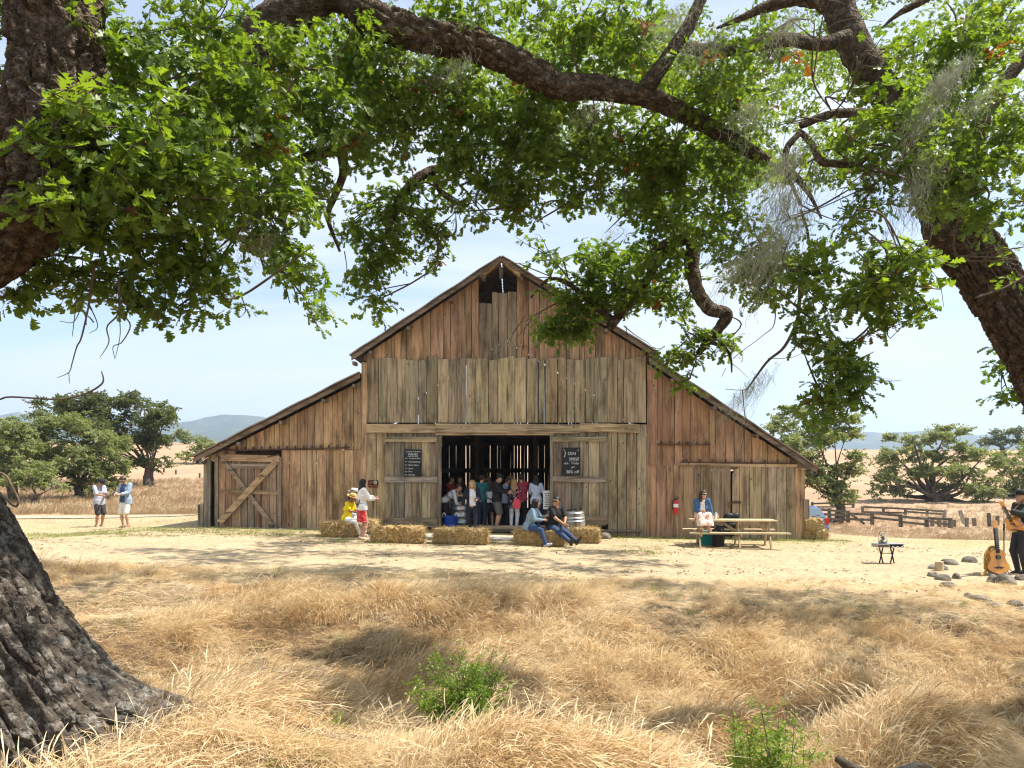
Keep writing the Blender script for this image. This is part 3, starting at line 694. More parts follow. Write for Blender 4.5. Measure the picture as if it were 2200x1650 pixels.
# things fixed to or leaning on the barn
def text(s, size, m, parent, loc, name='lettering', rx=90, align='CENTER', shear=0.0):
    cu = bpy.data.curves.new(name, 'FONT'); cu.body = s; cu.size = size; cu.align_x = align; cu.extrude = 0.0015; cu.shear = shear; cu.resolution_u = 2
    cu.materials.append(m)
    o = bpy.data.objects.new(name, cu); COL.objects.link(o); bpy.context.view_layer.update()
    me = bpy.data.meshes.new_from_object(o.evaluated_get(bpy.context.evaluated_depsgraph_get())); bpy.data.objects.remove(o)
    o = bpy.data.objects.new(name, me); COL.objects.link(o); o.parent = parent; o.location = loc; o.rotation_euler = (R(rx), 0, 0); return o
def chalkboard(px0, px1, py0, py1, label, lines):
    c = ((bx(px0)+bx(px1))/2, YB-0.165, bz(py1)); wd, ht = bx(px1)-bx(px0), bz(py0)-bz(py1)
    th = thing('chalkboard', label, 'sign', c)
    MB().box((0, 0, ht/2), (wd, .02, ht)).build('board', M['chalkboard'], th)
    for s, size, x, z, al, sh in lines: text(s, size, M['chalk'], th, (x*wd, -.0115, z*ht), 'lettering', align=al, shear=sh)
    return th, wd, ht
th, wd, ht = chalkboard(870, 907, 966, 1024, 'chalkboard wine menu with many lines on the left sliding door', [
    ('Limited Selection', .068, 0, .90, 'CENTER', .25), ('WINES', .105, 0, .775, 'CENTER', 0), ('$10', .05, -.46, .655, 'LEFT', .2), ('Sauvignon Blanc', .058, -.24, .655, 'LEFT', .2),
    ('$10', .05, -.46, .535, 'LEFT', .2), ('Chardonnay', .075, -.26, .52, 'LEFT', .2), ('$12', .05, -.46, .41, 'LEFT', .2), ('Pinot Noir', .075, -.26, .395, 'LEFT', .2),
    ('$12', .05, -.46, .285, 'LEFT', .2), ('Syrah', .07, -.26, .275, 'LEFT', .2), ('$10', .05, -.46, .165, 'LEFT', .2), ('Pinot', .06, -.26, .165, 'LEFT', .2), ('$12', .05, -.46, .05, 'LEFT', .2), ('Riesling', .065, -.26, .045, 'LEFT', .2)])
MB().box((0, -.011, ht*.745), (wd*.6, .002, .008)).build('underline', M['chalk'], th)
th, wd, ht = chalkboard(1206, 1246, 962, 1021, 'chalkboard inviting to join a club on the right sliding door', [
    ('J', .2, -.33, .70, 'CENTER', .1), ('OIN', .14, .03, .73, 'CENTER', .1), ('WINE', .125, .15, .545, 'CENTER', .15), ('club', .09, -.27, .40, 'CENTER', .25), ('Today', .1, .2, .40, 'CENTER', .3),
    ('get', .085, .1, .27, 'CENTER', .3), ('30% off', .135, .06, .07, 'CENTER', .1)])
MB().box((.08, -.011, ht*.52), (wd*.5, .002, .008)).build('underline', M['chalk'], th)
MB().tube([(-.25, -.012, ht*.94), (-.19, -.012, ht*.9), (-.23, -.012, ht*.86)], .005, 4).tube([(.25, -.012, ht*.94), (.19, -.012, ht*.9), (.23, -.012, ht*.86)], .005, 4).build('flourish', M['chalk'], th)
# no smoking sign
ns = thing('warning_sign', 'small black and orange no smoking sign beside the left door', 'sign', (bx(802), YB-.03, bz(1047)))
w_, h_ = bx(813)-bx(791), bz(1032)-bz(1047)
MB().box((0, 0, h_/2), (w_, .015, h_)).build('panel', M['black'], ns)
text('NO', .095, M['orange'], ns, (-w_*.2, -.009, h_*.55))
text('SMOKING', .075, M['orange'], ns, (0, -.009, h_*.12))
MB().tube([(w_*.22+.045*math.cos(a*PI/8), -.0095, h_*.7+.045*math.sin(a*PI/8)) for a in range(17)], .009, 4, False).bar((w_*.22-.03, -.0095, h_*.7+.03), (w_*.22+.03, -.0095, h_*.7-.03), .004, .012).build('symbol', M['white'], ns)

# fire extinguisher on its backing board
fe = thing('fire_extinguisher', 'red fire extinguisher with white label hung on the right wing wall', 'extinguisher', (bx(1450), YB-.12, bz(1103)))
MB().lathe([(.01, 0), (.075, .005), (.085, .03), (.085, .30), (.075, .36), (.03, .41), (.025, .44)], 18).build('cylinder', M['red'], fe, True)
MB().lathe([(.0865, .20), (.0865, .31)], 18, closed=False).build('label', M['white'], fe, True)
MB().box((0, 0, .46), (.06, .05, .05)).bar((0, 0, .48), (.11, -.02, .52), .03, .015).bar((0, 0, .47), (.1, -.02, .46), .03, .012).build('valve', M['black'], fe)
MB().tube([(-.03, -.02, .45), (-.10, -.03, .42), (-.11, -.03, .25), (-.1, -.03, .14)], [.012, .012, .012, .02], 6).build('hose', M['black'], fe)
board(bx(1446), bx(1457), bz(base_py(1450)), bz(base_py(1450)), bz(998), bz(999), -0.03, jit(RUST, .1, .2), barn, .03, 'batten')
# ------------------------------------------------------------------ people: one continuous skin grown from a distance field
def surface_nets(f, lo, hi, h):
    ax = [np.arange(lo[i]-h, hi[i]+2*h, h) for i in range(3)]
    n = [len(a) for a in ax]
    P = np.stack(np.meshgrid(*ax, indexing='ij'), -1).reshape(-1, 3).astype(np.float32)
    D = f(P).reshape(n)
    ins = D < 0
    c = np.zeros([k-1 for k in n], int)
    for dx in (0, 1):
        for dy in (0, 1):
            for dz in (0, 1): c += ins[dx:n[0]-1+dx, dy:n[1]-1+dy, dz:n[2]-1+dz]
    mixed = (c > 0) & (c < 8)
    I = np.argwhere(mixed); vid = np.full(mixed.shape, -1, int); vid[tuple(I.T)] = np.arange(len(I))
    acc = np.zeros((len(I), 3)); cnt = np.zeros(len(I))
    cor = np.array([(a, b, c_) for a in (0, 1) for b in (0, 1) for c_ in (0, 1)])
    dv = [D[tuple((I+k).T)] for k in cor]
    for a in range(8):
        for b in range(a+1, 8):
            if np.abs(cor[a]-cor[b]).sum() != 1: continue
            da, db = dv[a], dv[b]; mk_ = (da < 0) != (db < 0)
            tt = np.where(mk_, da/np.where(mk_, da-db, 1), 0)
            acc += np.where(mk_[:, None], cor[a]+tt[:, None]*(cor[b]-cor[a]), 0); cnt += mk_
    V = (I+acc/np.maximum(cnt, 1)[:, None])*h+np.array([a[0] for a in ax])
    Fs = []
    for d in range(3):
        e = [0, 0, 0]; e[d] = 1; u, v = (d+1) % 3, (d+2) % 3
        A = ins[:n[0]-e[0], :n[1]-e[1], :n[2]-e[2]]; B = ins[e[0]:, e[1]:, e[2]:]
        E = np.argwhere(A != B); E = E[(E[:, u] > 0) & (E[:, v] > 0) & (E[:, u] < n[u]-1) & (E[:, v] < n[v]-1)]
        s = A[tuple(E.T)]
        def cell(du, dv_):
            q = E.copy(); q[:, u] -= du; q[:, v] -= dv_; return vid[tuple(q.T)]
        q = np.stack([cell(1, 1), cell(0, 1), cell(0, 0), cell(1, 0)], 1)
        q[~s] = q[~s][:, ::-1]; Fs.append(q)
    Fq = np.concatenate(Fs); Fq = Fq[(Fq >= 0).all(1)]
    return V, Fq
def rc(a, b, r1, r2): return (np.array(a, np.float32), np.array(b, np.float32), r1, r2)
def field(P, prims, k=0.025):
    d = None
    for a, b, r1, r2 in prims:
        ab = b-a; L2 = float(ab@ab)+1e-9
        tt = np.clip(((P-a)@ab)/L2, 0, 1)
        q = np.linalg.norm(P-(a+tt[:, None]*ab), axis=1)-(r1+(r2-r1)*tt)
        if d is None: d = q
        else:
            h = np.clip(.5+.5*(d-q)/k, 0, 1); d = d*(1-h)+q*h-k*h*(1-h)
    return d
def grow(name, prims, h, m, parent, k=0.025, cut=None, wrinkle=0.0, color=None):
    prims = [p for p in prims]
    lo = np.min([np.minimum(a, b)-max(r1, r2)-.01 for a, b, r1, r2 in prims], 0); hi = np.max([np.maximum(a, b)+max(r1, r2)+.01 for a, b, r1, r2 in prims], 0)
    def f(P):
        d = field(P, prims, k)
        if wrinkle: d = d+(vnoise(P[:, 0]*13, P[:, 1]*13, P[:, 2]*9, 3)-.5)*wrinkle
        if cut is not None: d = cut(P, d)
        return d
    V, Fq = surface_nets(f, lo, hi, h)
    if len(V) == 0: return None
    return mk(name, V, Fq, m, parent, True, color)
def ik(a, b, l1, l2, pole):
    a, b, pole = Vector(a), Vector(b), Vector(pole)
    d = b-a; L = min(d.length, (l1+l2)*.998); dn = d.normalized(); b2 = a+dn*L
    x = (l1*l1-l2*l2+L*L)/(2*L); hgt = math.sqrt(max(l1*l1-x*x, 0))
    pv = pole-dn*pole.dot(dn); pv = pv.normalized() if pv.length > 1e-5 else Vector((0, 0, 1))
    return a+dn*x+pv*hgt, b2
_cm = {}
def cloth(c, rough=.85):
    k = tuple(round(x, 3) for x in c)
    if k not in _cm: _cm[k] = plain('cloth', c, rough, .18, 14, .2)
    return _cm[k]
SKIN = dict(fair=plain('skin_fair', (.52, .30, .21), .55, .08, 5, 0), tan=plain('skin_tan', (.40, .215, .13), .55, .08, 5, 0), brown=plain('skin_brown', (.27, .135, .08), .55, .08, 5, 0))
HAIR = dict(black=plain('hair_black', (.012, .010, .009), .45, .3, 30, .3), brown=plain('hair_brown', (.045, .024, .014), .5, .3, 30, .3), blonde=plain('hair_blonde', (.34, .205, .085), .5, .3, 30, .3), grey=plain('hair_grey', (.09, .085, .08), .5, .3, 30, .3))
def dots_mat():
    m, t, b = newmat('dotted_red'); oc = nd(t, 'ShaderNodeTexCoord').outputs['Object']
    v = nd(t, 'ShaderNodeTexVoronoi', None, Vector=oc, Scale=24.0)
    t.links.new(ramp(t, v.outputs['Distance'], [(.20, (.8, .75, .72)), (.26, (.58, .012, .02))]), b.inputs['Base Color']); b.inputs['Roughness'].default_value = .8; return m
def stripes_mat():
    m, t, b = newmat('printed_cloth'); oc = nd(t, 'ShaderNodeTexCoord').outputs['Object']
    f = noise(t, mapping(t, oc, (17, 17, 2.5)), 1.0, 3)
    t.links.new(ramp(t, f, [(.40, (.78, .74, .68)), (.52, (.74, .50, .38)), (.60, (.62, .20, .10)), (.7, (.76, .72, .66))]), b.inputs['Base Color']); b.inputs['Roughness'].default_value = .85; return m
def floral_mat():
    m, t, b = newmat('floral_cloth'); oc = nd(t, 'ShaderNodeTexCoord').outputs['Object']
    v = nd(t, 'ShaderNodeTexVoronoi', None, Vector=oc, Scale=13.0)
    t.links.new(ramp(t, v.outputs['Distance'], [(.22, (.6, .33, .36)), (.36, (.5, .45, .42)), (.42, (.02, .02, .03))]), b.inputs['Base Color']); b.inputs['Roughness'].default_value = .85; return m
M['dots'] = dots_mat(); M['prints'] = stripes_mat(); M['floral'] = floral_mat()

def person(label, loc, rz, H=1.72, skin='tan', hair='brown', hairlen=0.0, fem=False, hip=None, lean=0.0, side=0.0, twist=0.0, head=(0, 0), hands=None, feet=None, elbow=None, knee=None,
           top=None, sleeve=.5, hem=-.06, bottom=None, leg=1.0, skirt=None, jacket=None, jsleeve=1.7, jhem=-.1, jopen=.06, shoes=(.03, .025, .02), hat=None, shades=False, group=None, h=.0155, stout=1.0, grip=.8, beard=False, footdir=None):
    s = H/1.75
    T = thing('person', label, 'person', loc, rz, group)
    hipv = Vector(hip) if hip else Vector((0, 0, .93*s))
    # trunk frame: f forward, r to the figure's +x, u up the spine
    tw = R(twist); cy_, sy_ = math.cos(tw), math.sin(tw)
    la, sa = R(lean), R(side)
    u = Vector((math.sin(sa), -math.sin(la), math.cos(la)*math.cos(sa))).normalized()
    rr = Vector((cy_, sy_, 0)); rr = (rr-u*rr.dot(u)).normalized(); f = u.cross(rr)*1.0
    f = rr.cross(u)*-1.0
    if f.y > 0 and abs(twist) < 80: f = -f
    pr = Vector((1, 0, 0))
    g = 1.0 if not fem else .9
    sh = .178*g*s
    Pv = lambda a, b, c: hipv+rr*a+u*b+f*c
    chest = .33*s; shz = .485*s
    SHO = {1: Pv(sh, shz, 0), -1: Pv(-sh, shz, 0)}
    HIPJ = {1: hipv+pr*.088*s-Vector((0, 0, .02)), -1: hipv-pr*.088*s-Vector((0, 0, .02))}
    ua, fa, th_, shn = .285*s, .25*s, .435*s, .42*s
    hands = hands or {}; feet = feet or {}; elbow = elbow or {}; knee = knee or {}
    HA, EL_, FO, KN = {}, {}, {}, {}
    for q in (1, -1):
        tgt = Vector(hands.get(q, SHO[q]+Vector((q*.05, -.03, -.52*s))))
        EL_[q], HA[q] = ik(SHO[q], tgt, ua, fa, elbow.get(q, (q*.5, .9, -.4)))
        ft = Vector(feet.get(q, (q*.10*s, 0, .075*s)))
        KN[q], FO[q] = ik(HIPJ[q], ft, th_, shn, knee.get(q, (q*.15, -1, .1)))
    hy, hp = R(head[0]), R(head[1])           # yaw towards +x, pitch down
    hf = Vector((math.sin(hy)*math.cos(hp), -math.cos(hy)*math.cos(hp), -math.sin(hp))); hr = Vector((math.cos(hy), math.sin(hy), 0)); hu = hr.cross(hf); hu = hu if hu.z > 0 else -hu
    neck = Pv(0, .54*s, 0); hc = neck+hu*.115*s+hf*(.035+.02*math.sin(hp))*s+u*.01
    Hv = lambda a, b, c: hc+hr*a*s+hu*b*s+hf*c*s
    st = stout
    trunk = [rc(Pv(-.075*g, .30*s, .01), Pv(.075*g, .30*s, .01), .112*s*st, .112*s*st), rc(Pv(-.06*g, .10*s, .012), Pv(.06*g, .10*s, .012), .098*s*st*g, .098*s*st*g),
             rc(Pv(-.075, -.01, 0), Pv(.075, -.01, 0), .105*s*st, .105*s*st), rc(Pv(0, .36*s, 0), Pv(0, 0, 0), .11*s*st, .105*s*st), rc(Pv(-.12*g*s, .455*s, .0), Pv(.12*g*s, .455*s, .0), .066*s, .066*s)]
    if fem: trunk += [rc(Pv(q*.065, .29*s, .075), Pv(q*.065, .28*s, .085), .058*s, .055*s) for q in (1, -1)]
    arms = {q: [rc(SHO[q], EL_[q], .054*s*g, .042*s*g), rc(EL_[q], HA[q], .042*s*g, .028*s*g)] for q in (1, -1)}
    legs = {q: [rc(HIPJ[q], KN[q], .092*s*st, .056*s), rc(KN[q], KN[q].lerp(FO[q], .35), .054*s, .057*s), rc(KN[q].lerp(FO[q], .35), FO[q], .057*s, .036*s)] for q in (1, -1)}
    fd = {}
    for q in (1, -1):
        v = (KN[q]-HIPJ[q]); v.z = 0
        sh_ = (FO[q]-KN[q]).normalized()
        d0 = Vector((q*.12, -1, 0)) if v.length < .12 else v.normalized()
        d1 = d0-sh_*d0.dot(sh_); fd[q] = (footdir or {}).get(q) or d1.normalized()
        fd[q] = Vector(fd[q]).normalized()
    def footp(q, e=0):
        dn = (FO[q]-KN[q]).normalized(); a = FO[q]+dn*.045*s
        return [rc(a-fd[q]*.045*s, a+fd[q]*.06*s, .036*s+e, .036*s+e), rc(a+fd[q]*.05*s, a+fd[q]*.16*s+dn*.008, .034*s+e, .026*s+e)]
    skinp = [rc(Hv(0, .025, -.012), Hv(0, .03, .0), .098*s, .094*s), rc(Hv(0, -.03, .02), Hv(0, -.075, .045), .075*s, .05*s), rc(Hv(0, .0, .075), Hv(0, -.025, .105), .016*s, .015*s),
             rc(neck-u*.05*s, hc-hu*.05*s-hf*.01, .056*s*g, .052*s*g), rc(Hv(.082, -.015, -.005), Hv(.082, .012, -.01), .018*s, .018*s), rc(Hv(-.082, -.015, -.005), Hv(-.082, .012, -.01), .018*s, .018*s)]
    skinp += trunk
    for q in (1, -1):
        skinp += arms[q]+legs[q]+footp(q)
        d = (HA[q]-EL_[q]).normalized(); skinp.append(rc(HA[q]+d*.02*s, HA[q]+d*.075*s, .030*s, .033*s))
    body = grow('body', skinp, h, SKIN[skin], T, .02)
    # fingers: four unequal, curled, and a thumb leaving the side of the palm; same mesh as the body
    mbf = MB()
    for q in (1, -1):
        d = (HA[q]-EL_[q]).normalized(); inw = Vector((-q, -.25, 0)); inw = (inw-d*inw.dot(d)).normalized(); ac = d.cross(inw).normalized()
        pal = HA[q]+d*.085*s
        for i, L in enumerate((.070, .080, .074, .056)):
            o_ = pal+ac*(i-1.5)*.019*s
            a1 = o_+d*L*.5*s+inw*.012*s*grip; a2 = a1+(d*(1-grip*.75)+inw*grip).normalized()*L*.35*s; a3 = a2+(d*(.6-grip)+inw*1.0).normalized()*L*.25*s
            mbf.tube([o_-d*.02*s, a1, a2, a3], [.0095*s, .009*s, .0085*s, .007*s], 5)
        o_ = HA[q]+d*.035*s+ac*.03*s*(1 if ac.z > 0 else -1)
        sg = 1 if ac.z > 0 else -1
        mbf.tube([o_-ac*sg*.012, o_+ac*sg*.02*s+d*.03*s+inw*.01, o_+ac*sg*.012*s+d*.06*s+inw*.03], [.012*s, .0105*s, .008*s], 5)
    fo = mk('fingers', mbf.V, mbf.F, SKIN[skin], T, True)
    # join the fingers into the body's mesh
    bm_v = np.array([v.co[:] for v in body.data.vertices]); nb = len(bm_v)
    fv = np.array([v.co[:] for v in fo.data.vertices])
    faces = [tuple(p.vertices) for p in body.data.polygons]+[tuple(i+nb for i in p.vertices) for p in fo.data.polygons]
    me = bpy.data.meshes.new('body'); me.from_pydata(np.concatenate([bm_v, fv]).tolist(), [], faces); me.update(); me.materials.append(SKIN[skin])
    me.polygons.foreach_set('use_smooth', np.ones(len(me.polygons), bool))
    old = body.data; body.data = me; bpy.data.meshes.remove(old); bpy.data.objects.remove(fo)
    # face
    for q in (1, -1):
        MB().ball(Hv(q*.034, .012, .079), (.011*s, .008*s, .008*s), 6, 4).build('eye', M['black'], T, True)
        MB().tube([Hv(q*.018, .034, .086), Hv(q*.034, .039, .083), Hv(q*.05, .033, .073)], .005*s, 5).build('eyebrow', HAIR[hair], T, True)
    MB().tube([Hv(-.024, -.052, .078), Hv(0, -.050, .090), Hv(.024, -.052, .078)], .006*s, 5).build('mouth', cloth((.30, .10, .085)), T, True)
    if beard:
        grow('beard', [rc(Hv(-.05, -.05, .03), Hv(0, -.09, .062), .03*s, .03*s), rc(Hv(.05, -.05, .03), Hv(0, -.09, .062), .03*s, .03*s)], .012, HAIR[hair], T, .02)
    hrv = np.array(hr, np.float32); hv = np.array(hf, np.float32); uv = np.array(hu, np.float32); hcv = np.array(hc, np.float32)
    if hair and hairlen >= 0:
        hp_ = [rc(Hv(0, .035, -.022), Hv(0, .040, -.010), .108*s, .104*s)]
        if hairlen > 0:
            L = hairlen
            hp_ += [rc(Hv(q*.05, .03, -.055), Hv(q*.06, .03-min(L, .22), -.065), .06*s, .05*s) for q in (1, -1, 0)]
            if L > .1: hp_ += [rc(Hv(q*.075, .05, .0), Hv(q*.088, .03-min(L, .24), .012), .034*s, .03*s) for q in (1, -1)]
            if L > .22: hp_ += [rc(Hv(q*.045, -.18, -.07), Pv(q*.06, .54*s+.08-L, -.115), .05*s, .025*s) for q in (1, -1, 0)]
        def cut(P, d):
            q = P-hcv; ff = q@hv; uu = q@uv
            xx = np.abs(q@hrv)
            face = np.minimum(ff-np.where(xx > .06*s, .055, .012)*s if hairlen > .1 else ff-.012*s, .062*s-uu)          # in front and below the hairline
            return np.maximum(d, face)
        grow('hair', hp_, .012, HAIR[hair], T, .02, cut, .012)
    if shades:
        MB().tube([Hv(-.086, .016, .0), Hv(-.07, .014, .07), Hv(-.03, .012, .094), Hv(0, .014, .097), Hv(.03, .012, .094), Hv(.07, .014, .07), Hv(.086, .016, .0)], [.006, .013*s, .02*s, .007, .02*s, .013*s, .006], 6).build('sunglasses', M['black'], T, True)
    def local_hat(mb, name, m, par=T):
        Mx = Matrix((hr, -hf, hu)).transposed()
        o = mk(name, [tuple(hc+Mx @ Vector(v)*s) for v in mb.V], mb.F, m, par, True); return o
    if hat:
        kind, hm = hat
        if kind == 'cap':
            c_ = local_hat(MB().lathe([(.112, .045), (.114, .075), (.105, .115), (.075, .145), (.03, .158), (.005, .16)], 16, (0, .012, 0)), 'cap', hm)
            v = MB(); v.V = []; n = 9
            P0 = [(.105*math.sin(a), .012-.105*math.cos(a), .05) for a in np.linspace(-1.15, 1.15, n)]; P1 = [(.1*math.sin(a)*1.0, -.075-.105*math.cos(a), .035) for a in np.linspace(-1.15, 1.15, n)]
            v.add(P0+P1+[(x, y, z+.007) for x, y, z in P0+P1], [(i, i+1, n+i+1, n+i) for i in range(n-1)]+[(2*n+i, 3*n+i, 3*n+i+1, 2*n+i+1) for i in range(n-1)]+[(n+i, n+i+1, 3*n+i+1, 3*n+i) for i in range(n-1)])
            local_hat(v, 'visor', hm, T)
        else:
            local_hat(MB().lathe([(.175, .05), (.20, .066), (.17, .055), (.113, .058), (.108, .10), (.095, .145), (.05, .155), (.005, .148)], 20), 'straw_hat', hm)
            local_hat(MB().lathe([(.1135, .062), (.1125, .085)], 20, closed=False), 'hat_band', cloth((.05, .04, .035)))
    uvn = np.array(u, np.float32); fvn = np.array(f, np.float32); rvn = np.array(rr, np.float32); hpn = np.array(hipv, np.float32)
    def garment(name, col, e, slv, hm_, leglen=None, opening=0.0):
        m = col if isinstance(col, bpy.types.Material) else cloth(col)
        pr_ = [(a, b, r1+e, r2+e) for a, b, r1, r2 in trunk]
        if hm_ < -.02: pr_.append(rc(Pv(-.07, 0, 0), Pv(-.07, hm_, 0), .115*s*st+e, .112*s*st+e)); pr_.append(rc(Pv(.07, 0, 0), Pv(.07, hm_, 0), .115*s*st+e, .112*s*st+e))
        for q in (1, -1):
            A, B = SHO[q], EL_[q]
            if slv > 0: pr_.append(rc(A, A.lerp(B, min(slv, 1)), .058*s*g+e, .05*s*g+e))
            if slv > 1: pr_.append(rc(B, B.lerp(HA[q], min(slv-1, 1)), .048*s*g+e, .036*s*g+e))
        nk = np.array(neck, np.float32)
        def cut(P, d):
            q = P-hpn; uu = q@uvn; ff = q@fvn; xx = q@rvn
            d = np.maximum(d, (hm_-.0)-uu)
            d = np.maximum(d, .066*s-np.linalg.norm(P-nk-uvn*.02, axis=1))
            if opening: d = np.maximum(d, np.minimum(ff+.0, np.minimum(opening-np.abs(xx), uu+.4)))
            return d
        return grow(name, pr_, h, m, T, .02, cut, .012)
    if top: garment('shirt', top, .012, sleeve, hem)
    if jacket: garment('jacket', jacket, .021, jsleeve, jhem, opening=jopen)
    if bottom:
        m = bottom if isinstance(bottom, bpy.types.Material) else cloth(bottom)
        pr_ = [rc(Pv(-.07, .02, 0), Pv(.07, .02, 0), .112*s*st, .112*s*st), rc(Pv(-.055, .09*s, .012), Pv(.055, .09*s, .012), .104*s*st*g, .104*s*st*g)]
        for q in (1, -1):
            a = min(1, leg*1.02/.5) if leg < .5 else 1
            e = .016 if leg >= .9 else .028
            pr_.append(rc(HIPJ[q], HIPJ[q].lerp(KN[q], a), .096*s*st+.006, .06*s+e if leg >= .9 else .092*s))
            if leg > .5: pr_.append(rc(KN[q], KN[q].lerp(FO[q], (leg-.5)/.5*.97), .060*s+.012, .046*s+.008))
        def cutb(P, d):
            q = P-hpn; return np.maximum(d, q@uvn-.115*s)
        grow('shorts' if leg < .6 else 'trousers', pr_, h, m, T, .02, cutb, .012)
    if skirt:
        col, L, flare = skirt
        m = col if isinstance(col, bpy.types.Material) else cloth(col)
        if hip is None:
            pr_ = [rc(Pv(-.06, .11*s, 0), Pv(-.06-flare*.6, -L, 0), .10*s, .11*s+flare), rc(Pv(.06, .11*s, 0), Pv(.06+flare*.6, -L, 0), .10*s, .11*s+flare), rc(Pv(0, .1, 0), Pv(0, -L, 0), .11, .11*s+flare)]
            zc = float((hipv+u*(-L)).z)
            grow('skirt', pr_, h, m, T, .03, lambda P, d: np.maximum(np.maximum(d, zc-P[:, 2]), (P-hpn)@uvn-.13*s), .025)
        else:
            pr_ = []
            for q in (1, -1):
                pr_ += [rc(HIPJ[q], KN[q], .125*s, .105*s), rc(KN[q], KN[q].lerp(FO[q], L), .10*s, .105*s+flare)]
            pr_ += [rc(KN[1], KN[-1], .09, .09), rc(KN[1].lerp(FO[1], L), KN[-1].lerp(FO[-1], L), .09+flare*.5, .09+flare*.5), rc(Pv(-.06, .05, 0), Pv(.06, .05, 0), .115, .115)]
            zc = float(KN[1].lerp(FO[1], L).z)
            grow('skirt', pr_, h, m, T, .04, lambda P, d: np.maximum(d, zc-P[:, 2]), .03)
    if shoes:
        for q in (1, -1):
            grow('shoe', footp(q, .009), .013, cloth(shoes, .6), T, .02)
    T['hand_r'] = 0
    del T['hand_r']
    Wm = Matrix.Translation(Vector(loc)) @ Matrix.Rotation(rz, 4, 'Z')
    return T, {q: Wm @ (HA[q]+(HA[q]-EL_[q]).normalized()*.10*s) for q in (1, -1)}, {q: Wm @ HA[q] for q in (1, -1)}

def at_floor(px, dy):     # inside the barn, on its floor
    Y = YB+dy; return Vector(((px-1100)/F*Y, Y, .125))
# ---- outdoors
p1 = onground(213, 1132); p2 = onground(270, 1133)
sc1 = F/p1.y
_, h1, _ = person('man in a pale grey short-sleeved shirt and dark cap looking at his phone', p1, R(62), 1.74, 'tan', 'black', 0, head=(8, 30), hands={1: (.04, -.36, 1.13), -1: (-.10, -.36, 1.11)},
       top=(.36, .37, .44), sleeve=.95, hem=-.16, bottom=(.045, .043, .045), leg=.47, shoes=(.30, .2, .13), hat=('cap', cloth((.012, .013, .02))), shades=True, stout=1.08)
_, h2, _ = person('bearded man in a navy shirt with an open pale overshirt and white shorts', p2, R(-18), 1.74, 'fair', 'brown', 0, head=(-10, 32), hands={-1: (-.14, -.30, 1.10), 1: (.10, -.32, 1.10)},
       top=(.04, .06, .14), sleeve=.8, hem=-.10, jacket=(.27, .34, .43), jsleeve=1.75, jhem=-.16, jopen=.10, bottom=(.68, .66, .60), leg=.46, shoes=(.22, .13, .08), shades=True, stout=1.12, beard=True)
def phone(label, p, rz, tilt=40):
    T = thing('phone', label, 'phone', p, rz)
    MB().box((0, 0, 0), (.072, .008, .145), (R(-tilt), 0, 0)).build('case', M['black'], T)
    MB().box((0, .0055*math.cos(R(tilt)), .0055*math.sin(R(tilt))), (.064, .002, .132), (R(-tilt), 0, 0)).build('screen', M['chalkboard'], T)
def glass(label, p, wine=True):
    T = thing('wine_glass', label, 'glass', p)
    MB().lathe([(.03, 0), (.032, .003), (.005, .008), (.004, .06), (.02, .075), (.034, .10), (.036, .13), (.030, .165), (.028, .165), (.034, .13), (.032, .10), (.018, .078), (.001, .07)], 14, closed=False).build('bowl', M['glass'], T, True)
    if wine: MB().lathe([(.001, .073), (.017, .079), (.031, .10), (.032, .112), (.001, .112)], 14, closed=False).build('wine', cloth((.30, .03, .03), .2), T, True)
phone('dark phone held by the man in the pale grey shirt', (h1[1]+h1[-1])/2+Vector((.02, 0, .04)), R(62))
phone('dark phone held by the bearded man in white shorts', h2[-1]+Vector((0, 0, .04)), R(-18))
# bales first: positions along the row
def bale_geo(Lx, Ly, Lz, seed):
    r_ = np.random.default_rng(seed); V = []; Fc = []; nx_, ny_, nz_ = 26, 10, 10
    idx = {}
    def vid_(i, j, k):
        if (i, j, k) not in idx:
            p = np.array([i/nx_-.5, j/ny_-.5, k/nz_-.5])*2
            q = np.sign(p)*np.abs(p); rad = 1-.055*(abs(p[1])*abs(p[2]))**4-.0
            c = np.array([p[0]*Lx/2*(1-.05*(abs(p[1]*p[2]))**3), p[1]*Ly/2*(1-.10*abs(p[2]*p[0])**5)*rad, p[2]*Lz/2*(1-.12*abs(p[0])**8)*rad])
            c = c+(r_.random(3)-.5)*.06; idx[(i, j, k)] = len(V); V.append(c+np.array([0, 0, Lz/2]))
        return idx[(i, j, k)]
    for (a, b, c, n) in ((0, 1, 2, 0), (0, 1, 2, 1)):
        pass
    rg = range
    for i in rg(nx_):
        for j in rg(ny_):
            Fc.append((vid_(i, j, 0), vid_(i, j+1, 0), vid_(i+1, j+1, 0), vid_(i+1, j, 0))); Fc.append((vid_(i, j, nz_), vid_(i+1, j, nz_), vid_(i+1, j+1, nz_), vid_(i, j+1, nz_)))
        for k in rg(nz_):
            Fc.append((vid_(i, 0, k), vid_(i+1, 0, k), vid_(i+1, 0, k+1), vid_(i, 0, k+1))); Fc.append((vid_(i, ny_, k), vid_(i, ny_, k+1), vid_(i+1, ny_, k+1), vid_(i+1, ny_, k)))
    for j in rg(ny_):
        for k in rg(nz_):
            Fc.append((vid_(0, j, k), vid_(0, j, k+1), vid_(0, j+1, k+1), vid_(0, j+1, k))); Fc.append((vid_(nx_, j, k), vid_(nx_, j+1, k), vid_(nx_, j+1, k+1), vid_(nx_, j, k+1)))
    return V, Fc
